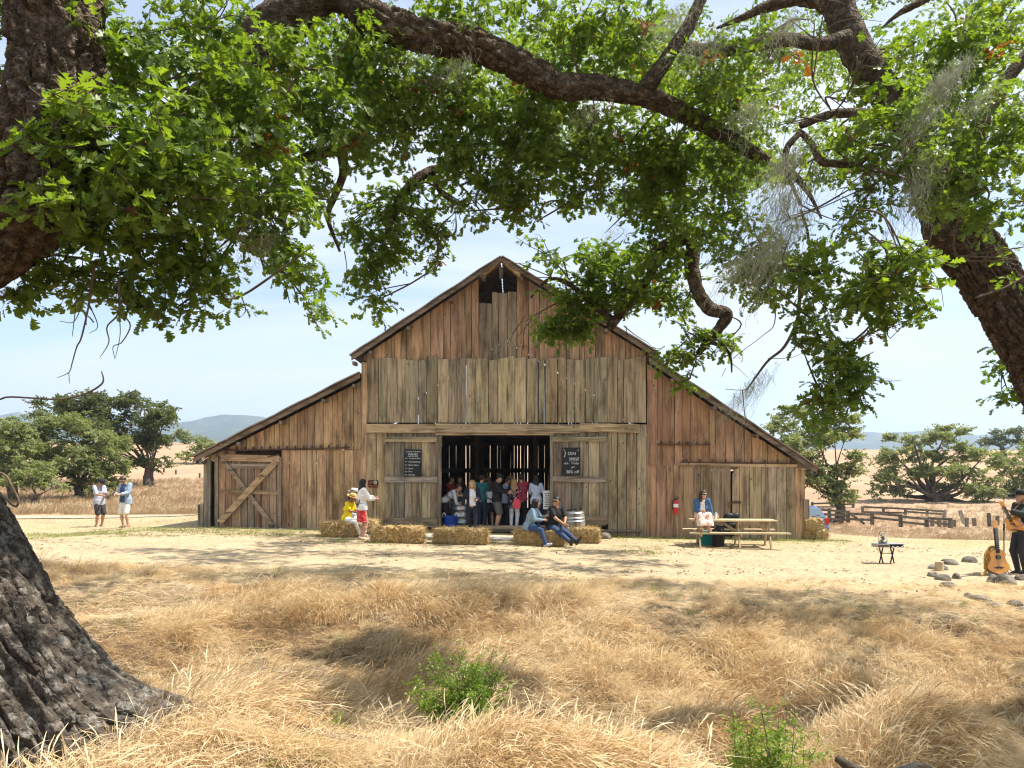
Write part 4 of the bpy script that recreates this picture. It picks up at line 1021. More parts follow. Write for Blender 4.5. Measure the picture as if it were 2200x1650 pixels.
def straw_blades(n, Lx, Ly, Lz, seed, ln=(.05, .16)):
    r_ = np.random.default_rng(seed); mb = MB()
    for _ in range(n):
        fce = r_.choice(5, p=[.44, .26, .13, .09, .08]); a, b = r_.uniform(-.5, .5, 2)
        if fce == 0: p, nn = (a*Lx, -Ly/2, (b+.5)*Lz), (0, -1, 0)
        elif fce == 1: p, nn = (a*Lx, b*Ly, Lz), (0, 0, 1)
        elif fce == 2: p, nn = (-Lx/2, a*Ly, (b+.5)*Lz), (-1, 0, 0)
        elif fce == 3: p, nn = (Lx/2, a*Ly, (b+.5)*Lz), (1, 0, 0)
        else: p, nn = (a*Lx, Ly/2, (b+.5)*Lz), (0, 1, 0)
        d = Vector(r_.normal(size=3))*.8+Vector(nn)*.7+Vector((0, 0, -.35)); d.normalize()
        w_ = d.cross(Vector(r_.normal(size=3))).normalized()*.0035; p = Vector(p); L = r_.uniform(*ln)
        q = p+d*L*.5; e = p+d*L+Vector((0, 0, -.02))
        mb.add([p-w_, p+w_, q+w_, q-w_, e+w_*.6, e-w_*.6], [(0, 1, 2, 3), (3, 2, 4, 5)])
    return mb
def bale(label, loc, rz, L=1.35, wd=.5, ht=.43, seed=0, n=1100):
    T = thing('hay_bale', label, 'hay bale', loc, rz, 'straw bales set out as seats')
    V, Fc = bale_geo(L, wd, ht, seed); mk('packed_straw', V, Fc, M['straw'], T)
    straw_blades(n, L, wd, ht, seed+50).build('loose_straw', M['straw'], T, kind='stuff')
    for q in (-.22, .22):
        e = .006
        MB().tube([(q*L, -wd/2-e, 0.01), (q*L, -wd/2-e, ht), (q*L, -wd/2+.03, ht+e), (q*L, wd/2, ht+e), (q*L, wd/2+e, .01)], .004, 4).build('twine', M['rope'], T)
    return T
def bloc(px, py): return onground(px, py)
b1 = bloc(733, 1155); b1b = bloc(775, 1150)
ms = lambda p: F/p.y
bale('straw bale under the seated person in yellow', b1+Vector((0, .25, 0)), R(2), 88/ms(b1), .48, .42, 1)
bale('straw bale half hidden behind the bare legs of the woman in the red skirt', b1b+Vector((0.06, .62, 0)), R(-8), 45/ms(b1b), .5, .40, 2)
b2 = bloc(852, 1167); bale('long straw bale left of the doorway with nobody on it', b2+Vector((0, .25, 0)), R(-2), 112/ms(b2), .5, .42, 3)
b3 = bloc(990, 1171); bale('darkest shaded straw bale directly below the open doorway', b3+Vector((0, .25, 0)), R(-1), 116/ms(b3), .5, .42, 4)
b4 = bloc(1160, 1174); bale('golden straw bale under the seated couple', b4+Vector((0, .3, 0)), R(-5), 108/ms(b4), .55, .42, 5)
b5 = bloc(1258, 1168); bale('short straw bale right of the seated man beside the barrel', b5+Vector((0, .25, 0)), R(3), 62/ms(b5), .5, .42, 6)
SEAT = .43
# person in yellow on the first bale, another behind
q = b1+Vector((.10, .30, 0))
person('person in a bright yellow top and tan straw hat seated on a bale', q, R(68), 1.58, 'brown', 'black', .05, True, hip=(0, .02, SEAT+.09), lean=14, head=(0, 20), hands={1: (.02, -.40, .74), -1: (-.08, -.42, .70)},
       feet={1: (.10, -.42, .07), -1: (-.08, -.50, .07)}, top=(.80, .60, .01), sleeve=.7, hem=-.08, bottom=(.74, .73, .72), leg=1.0, shoes=(.5, .45, .4), hat=('straw', cloth((.58, .36, .14))))
q2 = G(b1.x+.05, b1.y+.95)
person('person in a white hat sitting behind the one in yellow', q2, R(75), 1.62, 'tan', 'brown', .05, True, hip=(0, 0, .60), lean=8, head=(0, 5), hands={1: (.08, -.35, .68), -1: (-.1, -.35, .66)}, feet={1: (.10, -.42, .07), -1: (-.1, -.45, .07)},
       top=(.10, .08, .07), sleeve=1.6, bottom=(.70, .70, .68), leg=1.0, hat=('straw', cloth((.74, .70, .64))))
bale('low straw bale behind the person in yellow under the white hat', q2+Vector((-.1, .1, -.02)), R(10), .8, .45, .40, 7, 300)
pw = onground(778, 1159)
person('woman with long black hair in a white jacket and dotted red skirt', pw, R(118), 1.66, 'fair', 'black', .60, True, head=(10, 0), hands={1: (.06, -.40, 1.14), -1: (-.08, -.36, 1.10)},
       top=(.72, .70, .68), sleeve=1.6, hem=-.05, skirt=(M['dots'], .41, .02), shoes=(.52, .38, .27), jacket=(.76, .75, .73), jsleeve=1.65, jhem=-.09)
pb = Vector(((1015-1100)/F*22.9, 22.9, float(gz(-1.2, 22.9))))
_, hb, _ = person('blonde woman in a white tee and long dark cardigan walking out of the doorway', pb, R(6), 1.68, 'fair', 'blonde', .34, True, head=(-14, 4), hands={1: (.12, -.27, 1.05), -1: (-.30, .02, .88)},
       feet={1: (.07, -.20, .08), -1: (-.06, .22, .11)}, top=(.72, .71, .74), sleeve=.5, hem=-.03, jacket=(.014, .017, .03), jsleeve=1.9, jhem=-.45, jopen=.09, bottom=(.018, .021, .035), leg=1.0, shoes=(.03, .025, .025))
glass('small glass in the hand of the blonde woman walking out', hb[1]+Vector((.0, -.03, -.05)))
# couple
pc = b4+Vector((-.22, .22, 0))
_, hc_, _ = person('woman in a denim shirt seated on a bale with her back half turned', pc, R(70), 1.64, 'fair', 'black', .12, True, hip=(0, .08, SEAT+.10), lean=20, head=(25, 2), hands={1: (.07, -.40, .80), -1: (-.10, -.36, .70)}, elbow={1: (.7, .7, -.7), -1: (-.7, .7, -.7)},
       feet={1: (.10, -.52, .07), -1: (-.18, -.46, .07)}, top=(.20, .29, .37), sleeve=1.8, hem=-.12, bottom=(.035, .065, .15), leg=1.0, shoes=(.45, .45, .47), stout=1.16)
glass('glass of wine held by the woman in the denim shirt', hc_[1]+Vector((.0, -.02, -.05)))
pm = b4+Vector((.38, .30, 0))
person('man in a black tee and sunglasses seated on a bale with legs stretched out', pm, R(34), 1.80, 'tan', 'black', 0, hip=(0, .05, SEAT+.10), lean=20, head=(-74, 0), hands={1: (.05, -.42, .62), -1: (-.02, -.44, .61)}, elbow={1: (.9, .5, -.2), -1: (-.9, .5, -.2)},
       feet={1: (.20, -.93, .085), -1: (-.02, -.90, .085)}, knee={1: (.1, -.3, 1), -1: (0, -.3, 1)}, top=(.016, .016, .018), sleeve=.75, hem=-.05, bottom=(.035, .06, .13), leg=1.0, shoes=(.05, .035, .025), shades=True, stout=1.16,
       footdir={1: (.45, -.35, .95), -1: (-.2, -.4, .95)})
# ---- inside the doorway
C = 'crowd at the tasting counter inside the doorway'
def inside(label, px, dy, rz, H, **k): return person(label, at_floor(px, dy), R(rz), H, group=C, **k)
inside('person in a white sleeved top bending at the left door jamb', 955, .7, 80, 1.66, skin='fair', hair='brown', fem=True, lean=48, head=(0, 30), hands={1: (.05, -.55, .62), -1: (-.1, -.5, .60)}, top=(.62, .62, .68), sleeve=1.85, bottom=(.03, .03, .035))
inside('person in a dark red sweater standing behind the metal tub', 966, 1.7, 70, 1.70, skin='tan', hair='brown', head=(15, 12), hands={1: (.1, -.4, 1.0), -1: (-.1, -.38, 1.0)}, top=(.30, .02, .02), sleeve=1.9, bottom=(.35, .33, .31))
inside('dark haired woman in pale pink facing out behind the paper bag', 987, 2.4, 10, 1.70, skin='fair', hair='brown', hairlen=.3, fem=True, head=(0, 10), hands={1: (.12, -.36, 1.05), -1: (-.12, -.36, 1.05)}, top=(.55, .36, .33), sleeve=1.2, jacket=(.03, .025, .025), bottom=(.03, .03, .03))
inside('man in a teal shirt and jeans with his back turned', 1034, .8, 155, 1.76, skin='fair', hair='brown', head=(0, 18), hands={1: (.12, -.36, 1.08), -1: (-.12, -.36, 1.08)}, top=(.025, .13, .155), sleeve=1.7, hem=-.06, bottom=(.03, .045, .085))
inside('woman in a white top with a dark strap and black skirt', 1052, .9, 200, 1.62, skin='fair', hair='brown', hairlen=.25, fem=True, head=(0, 10), hands={1: (.12, -.36, 1.05), -1: (-.12, -.36, 1.05)}, top=(.62, .64, .70), sleeve=1.0, skirt=((.018, .018, .022), .36, .02))
_, hj, _ = inside('man in a black jacket and grey shorts looking at his phone', 1067, .25, 78, 1.80, skin='fair', hair='black', head=(0, 26), hands={1: (.03, -.40, 1.20), -1: (-.08, -.38, 1.17)}, top=(.016, .016, .018), sleeve=1.9, hem=-.10, bottom=(.11, .105, .10), leg=.46, shoes=(.42, .36, .30), stout=1.12, hat=('cap', cloth((.012, .012, .013))))
phone('phone in the hands of the man in the black jacket', hj[1]+Vector((.02, 0, .05)), R(78))
inside('man in a pale blue tee looking down', 1086, .8, 100, 1.68, skin='fair', hair='brown', head=(0, 26), hands={1: (.05, -.4, 1.1), -1: (-.1, -.38, 1.08)}, top=(.34, .42, .62), sleeve=.7, hem=-.1, bottom=(.02, .02, .03))
TF, hfl, wfl = inside('woman in a black floral blouse and white trousers', 1104, .45, 168, 1.62, skin='fair', hair='blonde', hairlen=.3, fem=True, head=(0, 10), hands={1: (.14, -.33, 1.05), -1: (-.12, -.36, 1.05)}, top=M['floral'], sleeve=1.6, hem=-.22, bottom=(.62, .63, .70), shoes=(.45, .3, .2))
inside('man in a maroon sweater and black trousers seen from behind', 1120, .6, 188, 1.78, skin='tan', hair='black', head=(10, 8), hands={1: (.14, -.34, 1.02), -1: (-.12, -.36, 1.05)}, top=(.26, .03, .055), sleeve=1.8, hem=-.05, bottom=(.018, .018, .022), stout=1.08)
inside('woman in a loose pale blue striped blouse and jeans seen from behind', 1152, .5, 172, 1.74, skin='fair', hair='black', hairlen=.22, fem=True, head=(-12, 6), hands={1: (.16, -.30, 1.02), -1: (-.22, -.2, 1.0)}, top=(.46, .52, .68), sleeve=1.6, hem=-.14, bottom=(.05, .08, .17), shoes=(.2, .15, .1), stout=1.05)
inside('person in dark clothes further back between the teal shirt and the white top', 1046, 2.6, 30, 1.70, skin='fair', hair='brown', hairlen=.15, fem=True, head=(0, 8), top=(.03, .03, .035), sleeve=1.8, bottom=(.02, .02, .02))
inside('fair haired person further back behind the pale blue tee', 1095, 2.2, 10, 1.72, skin='fair', hair='blonde', hairlen=.15, fem=True, head=(10, 6), top=(.05, .05, .06), sleeve=1.8, bottom=(.02, .02, .02))
# red shoulder bag of the floral woman
rb = thing('handbag', 'coral red shoulder bag hanging beside the floral blouse', 'bag', at_floor(1108, .12)+Vector((.03, 0, .66)))
MB().prism([(-.11, 0), (.11, 0), (.13, .18), (.07, .30), (-.05, .30), (-.12, .2)][::-1], -.045, .045).build('pouch', cloth((.62, .06, .09), .6), rb)
MB().tube([(-.06, 0, .28), (-.03, .12, .62), (.02, .2, .72), (.06, .12, .6), (.07, 0, .28)], .009, 5).build('strap', cloth((.62, .06, .09), .6), rb)

# ---- woman on the picnic table, and the musician
tb = onground(1590, 1178)
PT = thing('picnic_table', 'long pale wooden picnic table with benches in front of the right wing', 'picnic table', (tb.x-.05, tb.y+.55, float(gz(tb.x, tb.y+.55))-.02), R(-5))
kk = F/(tb.y+.5)
Lt = 178/kk; Lb = 205/kk; zt = .76
for j in range(5): MB().box((0, -.30+j*.15, zt), (Lt+.02*random.uniform(-1, 1), .142, .04)).build('tabletop_plank', M['pine'], PT)
for yb in (-.66, .66):
    for j in (0, 1): MB().box((.02 if yb > 0 else .06, yb-.07+j*.14, .445), (Lb if yb < 0 else Lb*.97, .134, .04)).build('bench_plank', M['pine'], PT)
for x in (-Lt*.40, Lt*.06, Lt*.42):
    for q in (-1, 1): MB().bar((x+.03*q, q*.16, zt-.03), (x+.03*q, q*.50, -.03), .075, .042, (1, 0, 0)).build('leg', M['pine'], PT)
    MB().bar((x-.04, -.74, .405), (x-.04, .74, .405), .042, .10).build('crossbar', M['pine'], PT)
    MB().bar((x-.04, -.34, zt-.06), (x-.04, .34, zt-.06), .042, .09).build('crossbar', M['pine'], PT)
for x0, x1 in ((-Lt*.40, -Lt*.18), (Lt*.06, -Lt*.13), (Lt*.06, Lt*.22), (Lt*.42, Lt*.28)):
    MB().bar((x0, 0, .42), (x1, 0, zt-.04), .042, .075).build('brace', M['pine'], PT)
PM = Matrix.Translation(PT.location) @ Matrix.Rotation(PT.rotation_euler.z, 4, 'Z')
wl = PM @ Vector((-Lt/2+.30, -.16, 0)); base_w = wl.copy()
person('woman in a denim jacket and sunglasses sitting on the picnic table', base_w, R(-5), 1.66, 'fair', 'brown', .22, True, hip=(0, .08, zt+.12), lean=16, head=(32, 4), hands={-1: (-.07, -.30, zt+.28), 1: (.30, .02, zt+.06)},
       feet={1: (.11, -.50, .54), -1: (-.08, -.50, .54)}, knee={1: (.1, -1, .4), -1: (-.05, -1, .4)}, top=(.70, .66, .60), sleeve=.3, hem=.0, jacket=(.05, .12, .26), jsleeve=1.75, jhem=.02, skirt=(M['prints'], .72, .03), shoes=None, shades=True)
def onT(x, y, z): return PM @ Vector((x, y, z))
for k, (x, y, cc, hh) in enumerate(((-Lt/2+.70, -.05, M['white'], .20), (-Lt/2+.77, .08, M['paper'], .17), (-Lt/2+.62, .05, M['white'], .15))):
    T = thing('bottle', ('tall white bottle on the picnic table beside the woman', 'tan bottle on the picnic table right of the white ones', 'shorter white bottle on the picnic table nearest the woman')[k], 'bottle', onT(x, y, zt+.02))
    MB().lathe([(.035, 0), (.04, .01), (.04, hh*.6), (.018, hh*.82), (.016, hh*.93)], 12).build('flask', cc, T, True); MB().lathe([(.02, hh*.93), (.02, hh)], 10).build('cap', M['white'], T)
T = thing('cooler', 'teal cool box under the picnic table', 'cool box', onT(-Lt*.24, .35, .0), R(-5))
MB().box((0, 0, .18), (.62, .36, .34)).build('tub', M['teal'], T); MB().box((0, 0, .375), (.66, .40, .05)).build('lid', M['teal'], T); MB().tube([(-.33, 0, .3), (-.36, 0, .42), (.36, 0, .42), (.33, 0, .3)], .012, 6).build('handle', M['white'], T)
T = thing('waste_bin', 'black bin with a crumpled liner under the picnic table', 'bin', onT(-Lt*.19, -.30, .0))
MB().lathe([(.15, 0), (.19, .42), (.20, .44), (.18, .44), (.14, .02)], 18, closed=False).build('bucket', M['black'], T, True)
grow('liner', [rc((-.1, 0, .45), (.1, .03, .52), .09, .07), rc((.05, -.05, .5), (-.02, .02, .62), .07, .04), rc((.1, 0, .52), (.14, 0, .60), .05, .03)], .02, M['black'], T, .03, None, .05)
T = thing('backpack', 'black backpack leaning on the far bench of the picnic table', 'backpack', onT(Lt*.06, .78, .46))
grow('pack', [rc((-.17, 0, -.1), (.17, 0, -.1), .12, .12), rc((-.13, 0, .34), (.12, 0, .36), .11, .11), rc((-.12, 0, -.1), (-.11, 0, .36), .13, .11), rc((.12, 0, -.1), (.11, 0, .36), .13, .11), rc((-.08, -.12, .12), (.08, -.12, .12), .06, .06)], .022, M['black'], T, .04, None, .03)
for q in (-1, 1): MB().tube([(q*.08, .10, .45), (q*.1, .17, .35), (q*.1, .15, .15), (q*.08, .1, .06)], .015, 5).build('strap', M['black'], T)

# ------------------------------------------------------------------ props
def barrel(label, loc, H=.92, r=.30, rb_=.36):
    T = thing('wine_barrel', label, 'barrel', loc, R(8)); n = 20
    prof = lambda z: r+(rb_-r)*(1-((z/H-.5)*2)**2)
    for k in range(n):
        a0, a1 = 2*PI*k/n+.012, 2*PI*(k+1)/n-.012; V = []; Fc = []
        zs = np.linspace(0, H, 8)
        for z in zs:
            R_ = prof(z)
            for a, q in ((a0, R_), (a1, R_), (a1, R_-.025), (a0, R_-.025)): V.append((q*math.cos(a), q*math.sin(a), z))
        for i in range(7):
            for j in range(4): Fc.append((4*i+j, 4*i+(j+1) % 4, 4*i+4+(j+1) % 4, 4*i+4+j))
        Fc += [(3, 2, 1, 0), (28, 29, 30, 31)]
        mk('stave', V, Fc, M['wood'], T, False, jit((.30, .25, .20), .14))
    MB().lathe([(.001, H-.03), (prof(H)-.02, H-.03), (prof(H)-.02, H-.05), (.001, H-.05)], 24).build('barrel_head', M['oakwood'], T)
    for z in (.05, .20, .30, H-.30, H-.20, H-.05):
        MB().lathe([(prof(z-.02)+.004, z-.022), (prof(z+.02)+.004, z+.022), (prof(z+.02)+.001, z+.022), (prof(z-.02)+.001, z-.022)], 32, closed=False).build('hoop', M['steel'], T, True)
    return T
bp = onground(1234, 1133); bp = G(bp.x, bp.y)
Ty = min(bp.y, YB-.55); bpl = G((1234-1100)/F*Ty, Ty)
br = barrel('old oak wine barrel with steel hoops right of the doorway', bpl, 46/ (F/Ty) if False else .80, .27, .335)
cv = thing('cover', 'black folded cover lying on top of the oak barrel', 'cover', bpl+Vector((0, 0, .785)))
grow('fabric', [rc((-.2, 0, .02), (.12, .02, .03), .04, .035), rc((.1, -.05, .03), (.24, .02, .10), .035, .02), rc((-.1, -.14, .02), (.14, -.14, .02), .035, .03), rc((-.1, .14, .02), (.14, .14, .02), .035, .03)], .016, M['black'], cv, .04, None, .02)
# galvanised tub with a paper bag
tp = at_floor(988, .75)
T = thing('metal_tub', 'tall ribbed galvanised tub inside the doorway behind the walking woman', 'tub', tp)
MB().lathe([(.27, 0), (.29, .01), (.29, .14), (.305, .15), (.305, .17), (.29, .18), (.29, .36), (.305, .37), (.305, .39), (.29, .40), (.29, .58), (.305, .59), (.305, .61), (.29, .62), (.29, .74), (.31, .75), (.31, .77), (.28, .77), (.27, .74), (.01, .74)], 32).build('drum', M['steel'], T, True)
T = thing('paper_bag', 'brown paper bag standing on the ribbed metal tub', 'bag', tp+Vector((0, -.05, .775)), R(10))
for s_ in (-1, 1): MB().box((0, s_*.09, .15), (.36, .006, .30)).build('bag_panel', M['paper'], T)
for s_ in (-1, 1): MB().box((s_*.18, 0, .15), (.006, .18, .30)).build('bag_gusset', M['paper'], T)
MB().box((0, 0, .006), (.35, .17, .01)).build('bag_base', M['paper'], T)
MB().box((.0, -.094, .16), (.16, .003, .18)).build('printed_label', M['black'], T)
for s_ in (-1, 1): MB().tube([(-.07, s_*.09, .29), (-.05, s_*.095, .38), (.05, s_*.095, .38), (.07, s_*.09, .29)], .006, 5).build('handle', M['paper'], T)
# blue bucket
T = thing('bucket', 'blue flexible bucket with white rope handles at the doorway', 'bucket', at_floor(968, .12))
MB().lathe([(.19, 0), (.21, .02), (.235, .40), (.245, .42), (.23, .42), (.20, .03), (.01, .025)], 28).build('tub', M['blue'], T, True)
for s_ in (-1, 1): MB().tube([(s_*.19-.05, -.10, .38), (s_*.2-.045, -.12, .48), (s_*.2, -.12, .53), (s_*.2+.045, -.12, .48), (s_*.19+.05, -.10, .38)], .016, 6).build('handle', M['rope'], T, True)
# printed sheet on a dark barrel
T = thing('notice', 'curled white printed notice standing at the right door jamb', 'notice', at_floor(1177, .35))
V = []; n = 9
for lay in (0, 1):
    for i in range(n):
        a = -.9+1.8*i/(n-1); rr_ = .20-.004*lay
        V += [(rr_*math.sin(a), -rr_*math.cos(a)+.1, .62), (rr_*math.sin(a)+.01, -rr_*math.cos(a)+.1, 1.22)]
Fc = [(2*i, 2*i+2, 2*i+3, 2*i+1) for i in range(n-1)]+[(2*n+2*i+1, 2*n+2*i+3, 2*n+2*i+2, 2*n+2*i) for i in range(n-1)]
mk('sheet', V, Fc, M['white'], T, True)
for k in range(7): MB().box((random.uniform(-.02, .02), -.105, 1.12-k*.068), (random.uniform(.16, .24), .004, .018)).build('printed_line', M['chalkboard'], T)
MB().lathe([(.20, 0), (.23, .3), (.21, .60), (.01, .60)], 20).build('stand', M['black'], T, True)
# rocks
def rock(label, loc, r, seed, group=None):
    r_ = np.random.default_rng(seed); mb = MB(); mb.ball((0, 0, 0), 1.0, 18, 12)
    V = np.array(mb.V); nrm = V/np.maximum(np.linalg.norm(V, axis=1)[:, None], 1e-6)
    d = 1+.5*(fbm(nrm[:, 0]*1.5+seed*3.1, nrm[:, 1]*1.5, nrm[:, 2]*1.5, 3, seed)-.5)+.15*(fbm(nrm[:, 0]*5+seed, nrm[:, 1]*5, nrm[:, 2]*5, 2, seed)-.5)
    V = V*d[:, None]*np.array(r); V[:, 2] = np.maximum(V[:, 2], -.5*r[2])
    o = mk('rock', V, mb.F, M['rock'], None, True); o.location = Vector(loc)+Vector((0, 0, r[2]*.35)); o.rotation_euler = (0, 0, r_.uniform(0, 6))
    return tag(o, label, 'rock', group)
rock('rounded brown rock at the foot of the barn beside the barrel', G((1300-1100)/F*22.4, 22.4), (.17, .14, .14), 1)
rg_ = 'rocks ringing the musician'
for k, (px, py, w_, h__, lab) in enumerate([(2015, 1222, 26, 9, 'flat grey stone at the far left of the ring beside a stump'), (2040, 1212, 22, 12, 'mossy dark stone above the flat stump'), (2083, 1208, 18, 13, 'rounded pale stone behind the ring left of the guitar'),
        (2005, 1238, 16, 10, 'pale stone left of the reddish one'), (2026, 1246, 20, 12, 'reddish stone in the middle of the ring'), (2056, 1243, 13, 12, 'small brown stone right of the reddish one'), (2036, 1261, 17, 11, 'blue grey stone nearest the camera in the left group'),
        (2131, 1250, 14, 15, 'dark round stone in front of the leaning guitar strap'), (2161, 1254, 24, 20, 'largest tan boulder in front of the standing guitar'), (2192, 1246, 16, 12, 'pale stone right of the largest boulder'),
        (2080, 1283, 12, 9, 'small dark stone left of the flat one in the grass'), (2105, 1290, 24, 11, 'flat dark stone lying in the grass below the guitars'), (2135, 1302, 20, 8, 'low grey slab in the grass right of the flat dark stone'), (2180, 1300, 16, 10, 'pale stone half sunk in the grass at the right edge'), (2195, 1314, 15, 10, 'brown stone lowest at the right edge')]):
    p = onground(px, py); sc_ = F/p.y; rock(lab, p-Vector((0, 0, .25*h__/sc_)), (w_/sc_*.92, w_/sc_*.7, h__/sc_*.95), 20+k, rg_)
T = thing('stump', 'short pale cut log among the stones', 'log', onground(2018, 1226)); MB().lathe([(.09, -.05), (.085, .18), (.08, .20), (.001, .20)], 14).build('log', M['pine'], T)
# bales stacked at the right corner
bs = Vector(((1757-1100)/F*23.2, 23.2, 0)); bs.z = float(gz(bs.x, bs.y))
def sbale(lab, px, py, wpx, hpx, Y, seed):
    sc_ = F/Y; x = (px-1100)/sc_; T = bale(lab, (x, Y+.35, EYE-(py-HOR)/sc_), R(90), .7, wpx/sc_, hpx/sc_, seed, 380); T['group'] = 'straw bales stacked at the barn corner'; return T
sbale('lower left straw bale of the stack at the barn corner', 1742, 1163, 26, 24, 23.3, 31)
sbale('lower right straw bale of the stack at the barn corner', 1767, 1163, 25, 24, 23.2, 32)
sbale('top straw bale of the stack at the barn corner', 1751, 1139, 38, 24, 23.25, 33)
# blue hatchback parked behind the barn
cy0 = 33.4; cs = F/cy0
CX = (1741-1100)/cs; CZ = EYE-(1089-HOR)/cs-1.44
CAR = thing('parked_car', 'blue hatchback parked behind the barn corner seen from its rear', 'car', (CX, cy0, CZ), R(-6))
secs = []
for y, zb, zt, wb, wt in ((0, .32, .62, 1.50, 1.44), (.05, .26, .80, 1.64, 1.56), (.12, .24, .92, 1.68, 1.46), (.45, .22, 1.38, 1.70, 1.16), (.9, .2, 1.44, 1.70, 1.14), (1.9, .2, 1.42, 1.70, 1.14), (2.6, .2, .98, 1.70, 1.44), (3.4, .22, .88, 1.66, 1.4), (3.75, .3, .62, 1.5, 1.3)):
    sh_ = min(.9, zb+(zt-zb)*.6) if zt > 1 else zb+(zt-zb)*.7
    secs.append([(-wb/2*.96, y, zb), (-wb/2, y, zb+.2*(zt-zb)), (-wb/2*.985, y, sh_), (-wt/2, y, zt-.04), (-wt/2*.82, y, zt), (0, y, zt+.015), (wt/2*.82, y, zt), (wt/2, y, zt-.04), (wb/2*.985, y, sh_), (wb/2, y, zb+.2*(zt-zb)), (wb/2*.96, y, zb)])
V = [p for s_ in secs for p in s_]; n = 11
Fc = [(i*n+j, i*n+j+1, (i+1)*n+j+1, (i+1)*n+j) for i in range(len(secs)-1) for j in range(n-1)]+[(i*n+n-1, i*n, (i+1)*n, (i+1)*n+n-1) for i in range(len(secs)-1)]+[tuple(range(n))[::-1], tuple((len(secs)-1)*n+j for j in range(n))]
mk('body', V, Fc, M['carpaint'], CAR, True)
def slab(pts, off, nm, m):
    a = [Vector(p) for p in pts]; nn = (a[1]-a[0]).cross(a[2]-a[0]).normalized()*off; k = len(a)
    mk(nm, [p+nn for p in a]+[p-nn*.4 for p in a], [tuple(range(k)), tuple(range(2*k-1, k-1, -1))]+[(i, k+i, k+(i+1) % k, (i+1) % k) for i in range(k)], m, CAR)
slab([(-.66, .15, .95), (.66, .15, .95), (.53, .42, 1.34), (-.53, .42, 1.34)], .02, 'rear_window', M['carglass'])
for s_ in (-1, 1):
    slab([(s_*.82, .5, .95), (s_*.82, 2.2, .95), (s_*.585, 1.85, 1.36), (s_*.585, .6, 1.36)], .012*s_, 'side_window', M['carglass'])
    MB().box((s_*.73, .06, .80), (.16, .14, .26)).build('tail_light', M['tail'], CAR)
    for y in (.7, 3.0):
        wh = MB(); wh.lathe([(.18, -.09), (.30, -.09), (.31, -.07), (.31, .07), (.30, .09), (.18, .09)], 24)
        wh.V = [(z+s_*.76, x+y, y2+.31) for x, y2, z in wh.V]; wo = wh.build('wheel', M['rubber'], CAR, True)
        rm = MB(); rm.lathe([(.001, -.085), (.18, -.085), (.18, .085), (.001, .085)], 18); rm.V = [(z+s_*.76, x+y, y2+.31) for x, y2, z in rm.V]; rm.build('rim', M['steel'], wo)
MB().box((0, .0, .42), (1.58, .16, .20)).build('bumper', M['carpaint'], CAR)
MB().bar((.08, .13, .99), (.46, .19, 1.06), .014, .014).box((.08, .12, .97), (.06, .05, .05)).build('wiper', M['black'], CAR)
MB().box((0, .055, .66), (.34, .02, .12)).build('plate', M['white'], CAR)
# folding stand with open cases and a tip jar
fp = onground(1906, 1211); fs = F/fp.y
FS = thing('folding_stand', 'folding black trestle stand carrying two shallow open cases', 'stand', fp, R(0))
topz = 46/fs-.02
for x in (-.14, .12):
    for q in (-1, 1): MB().bar((x-.06*q, -.03*q, .0), (x+.06*q, .03*q, topz-.09), .022, .022).build('leg', M['black'], FS)
MB().bar((-.14, 0, topz*.5), (.12, 0, topz*.5), .015, .015).build('crossbar', M['black'], FS)
for x, nm in ((-.155, 'tan'), (.165, 'grey')):
    cs_ = MB().box((x, 0, topz-.055), (.30, .26, .075)).build('case', M['steel'] if x < 0 else M['chalkboard'], FS)
    MB().box((x, -.131, topz-.055), (.26, .006, .045)).build('inlay', cloth((.12, .085, .06)) if x < 0 else M['black'], cs_)
    MB().box((x, 0, topz-.014), (.305, .265, .008)).build('trim', M['steel'], cs_)
MB().tube([(.05, -.14, topz-.06), (.10, -.15, topz-.10), (.17, -.15, topz-.07), (.23, -.15, topz-.10), (.29, -.15, topz-.05)], .008, 5).build('cable', M['white'], FS)
TJ = thing('tip_jar', 'clear glass jar of folded bills on the trestle stand', 'jar', fp+Vector((-.10, 0, topz-.008)))
MB().lathe([(.085, 0), (.095, .01), (.095, .20), (.075, .25), (.075, .27), (.068, .27), (.068, .25), (.088, .195), (.088, .012), (.001, .01)], 24).build('jar', M['glass'], TJ, True)
for k in range(9): MB().box((random.uniform(-.04, .04), random.uniform(-.04, .04), .04+.017*k), (.09, .05, .004), (random.uniform(-1, 1), random.uniform(-1, 1), random.uniform(0, 3))).build('bill', M['greenpaint'], TJ)
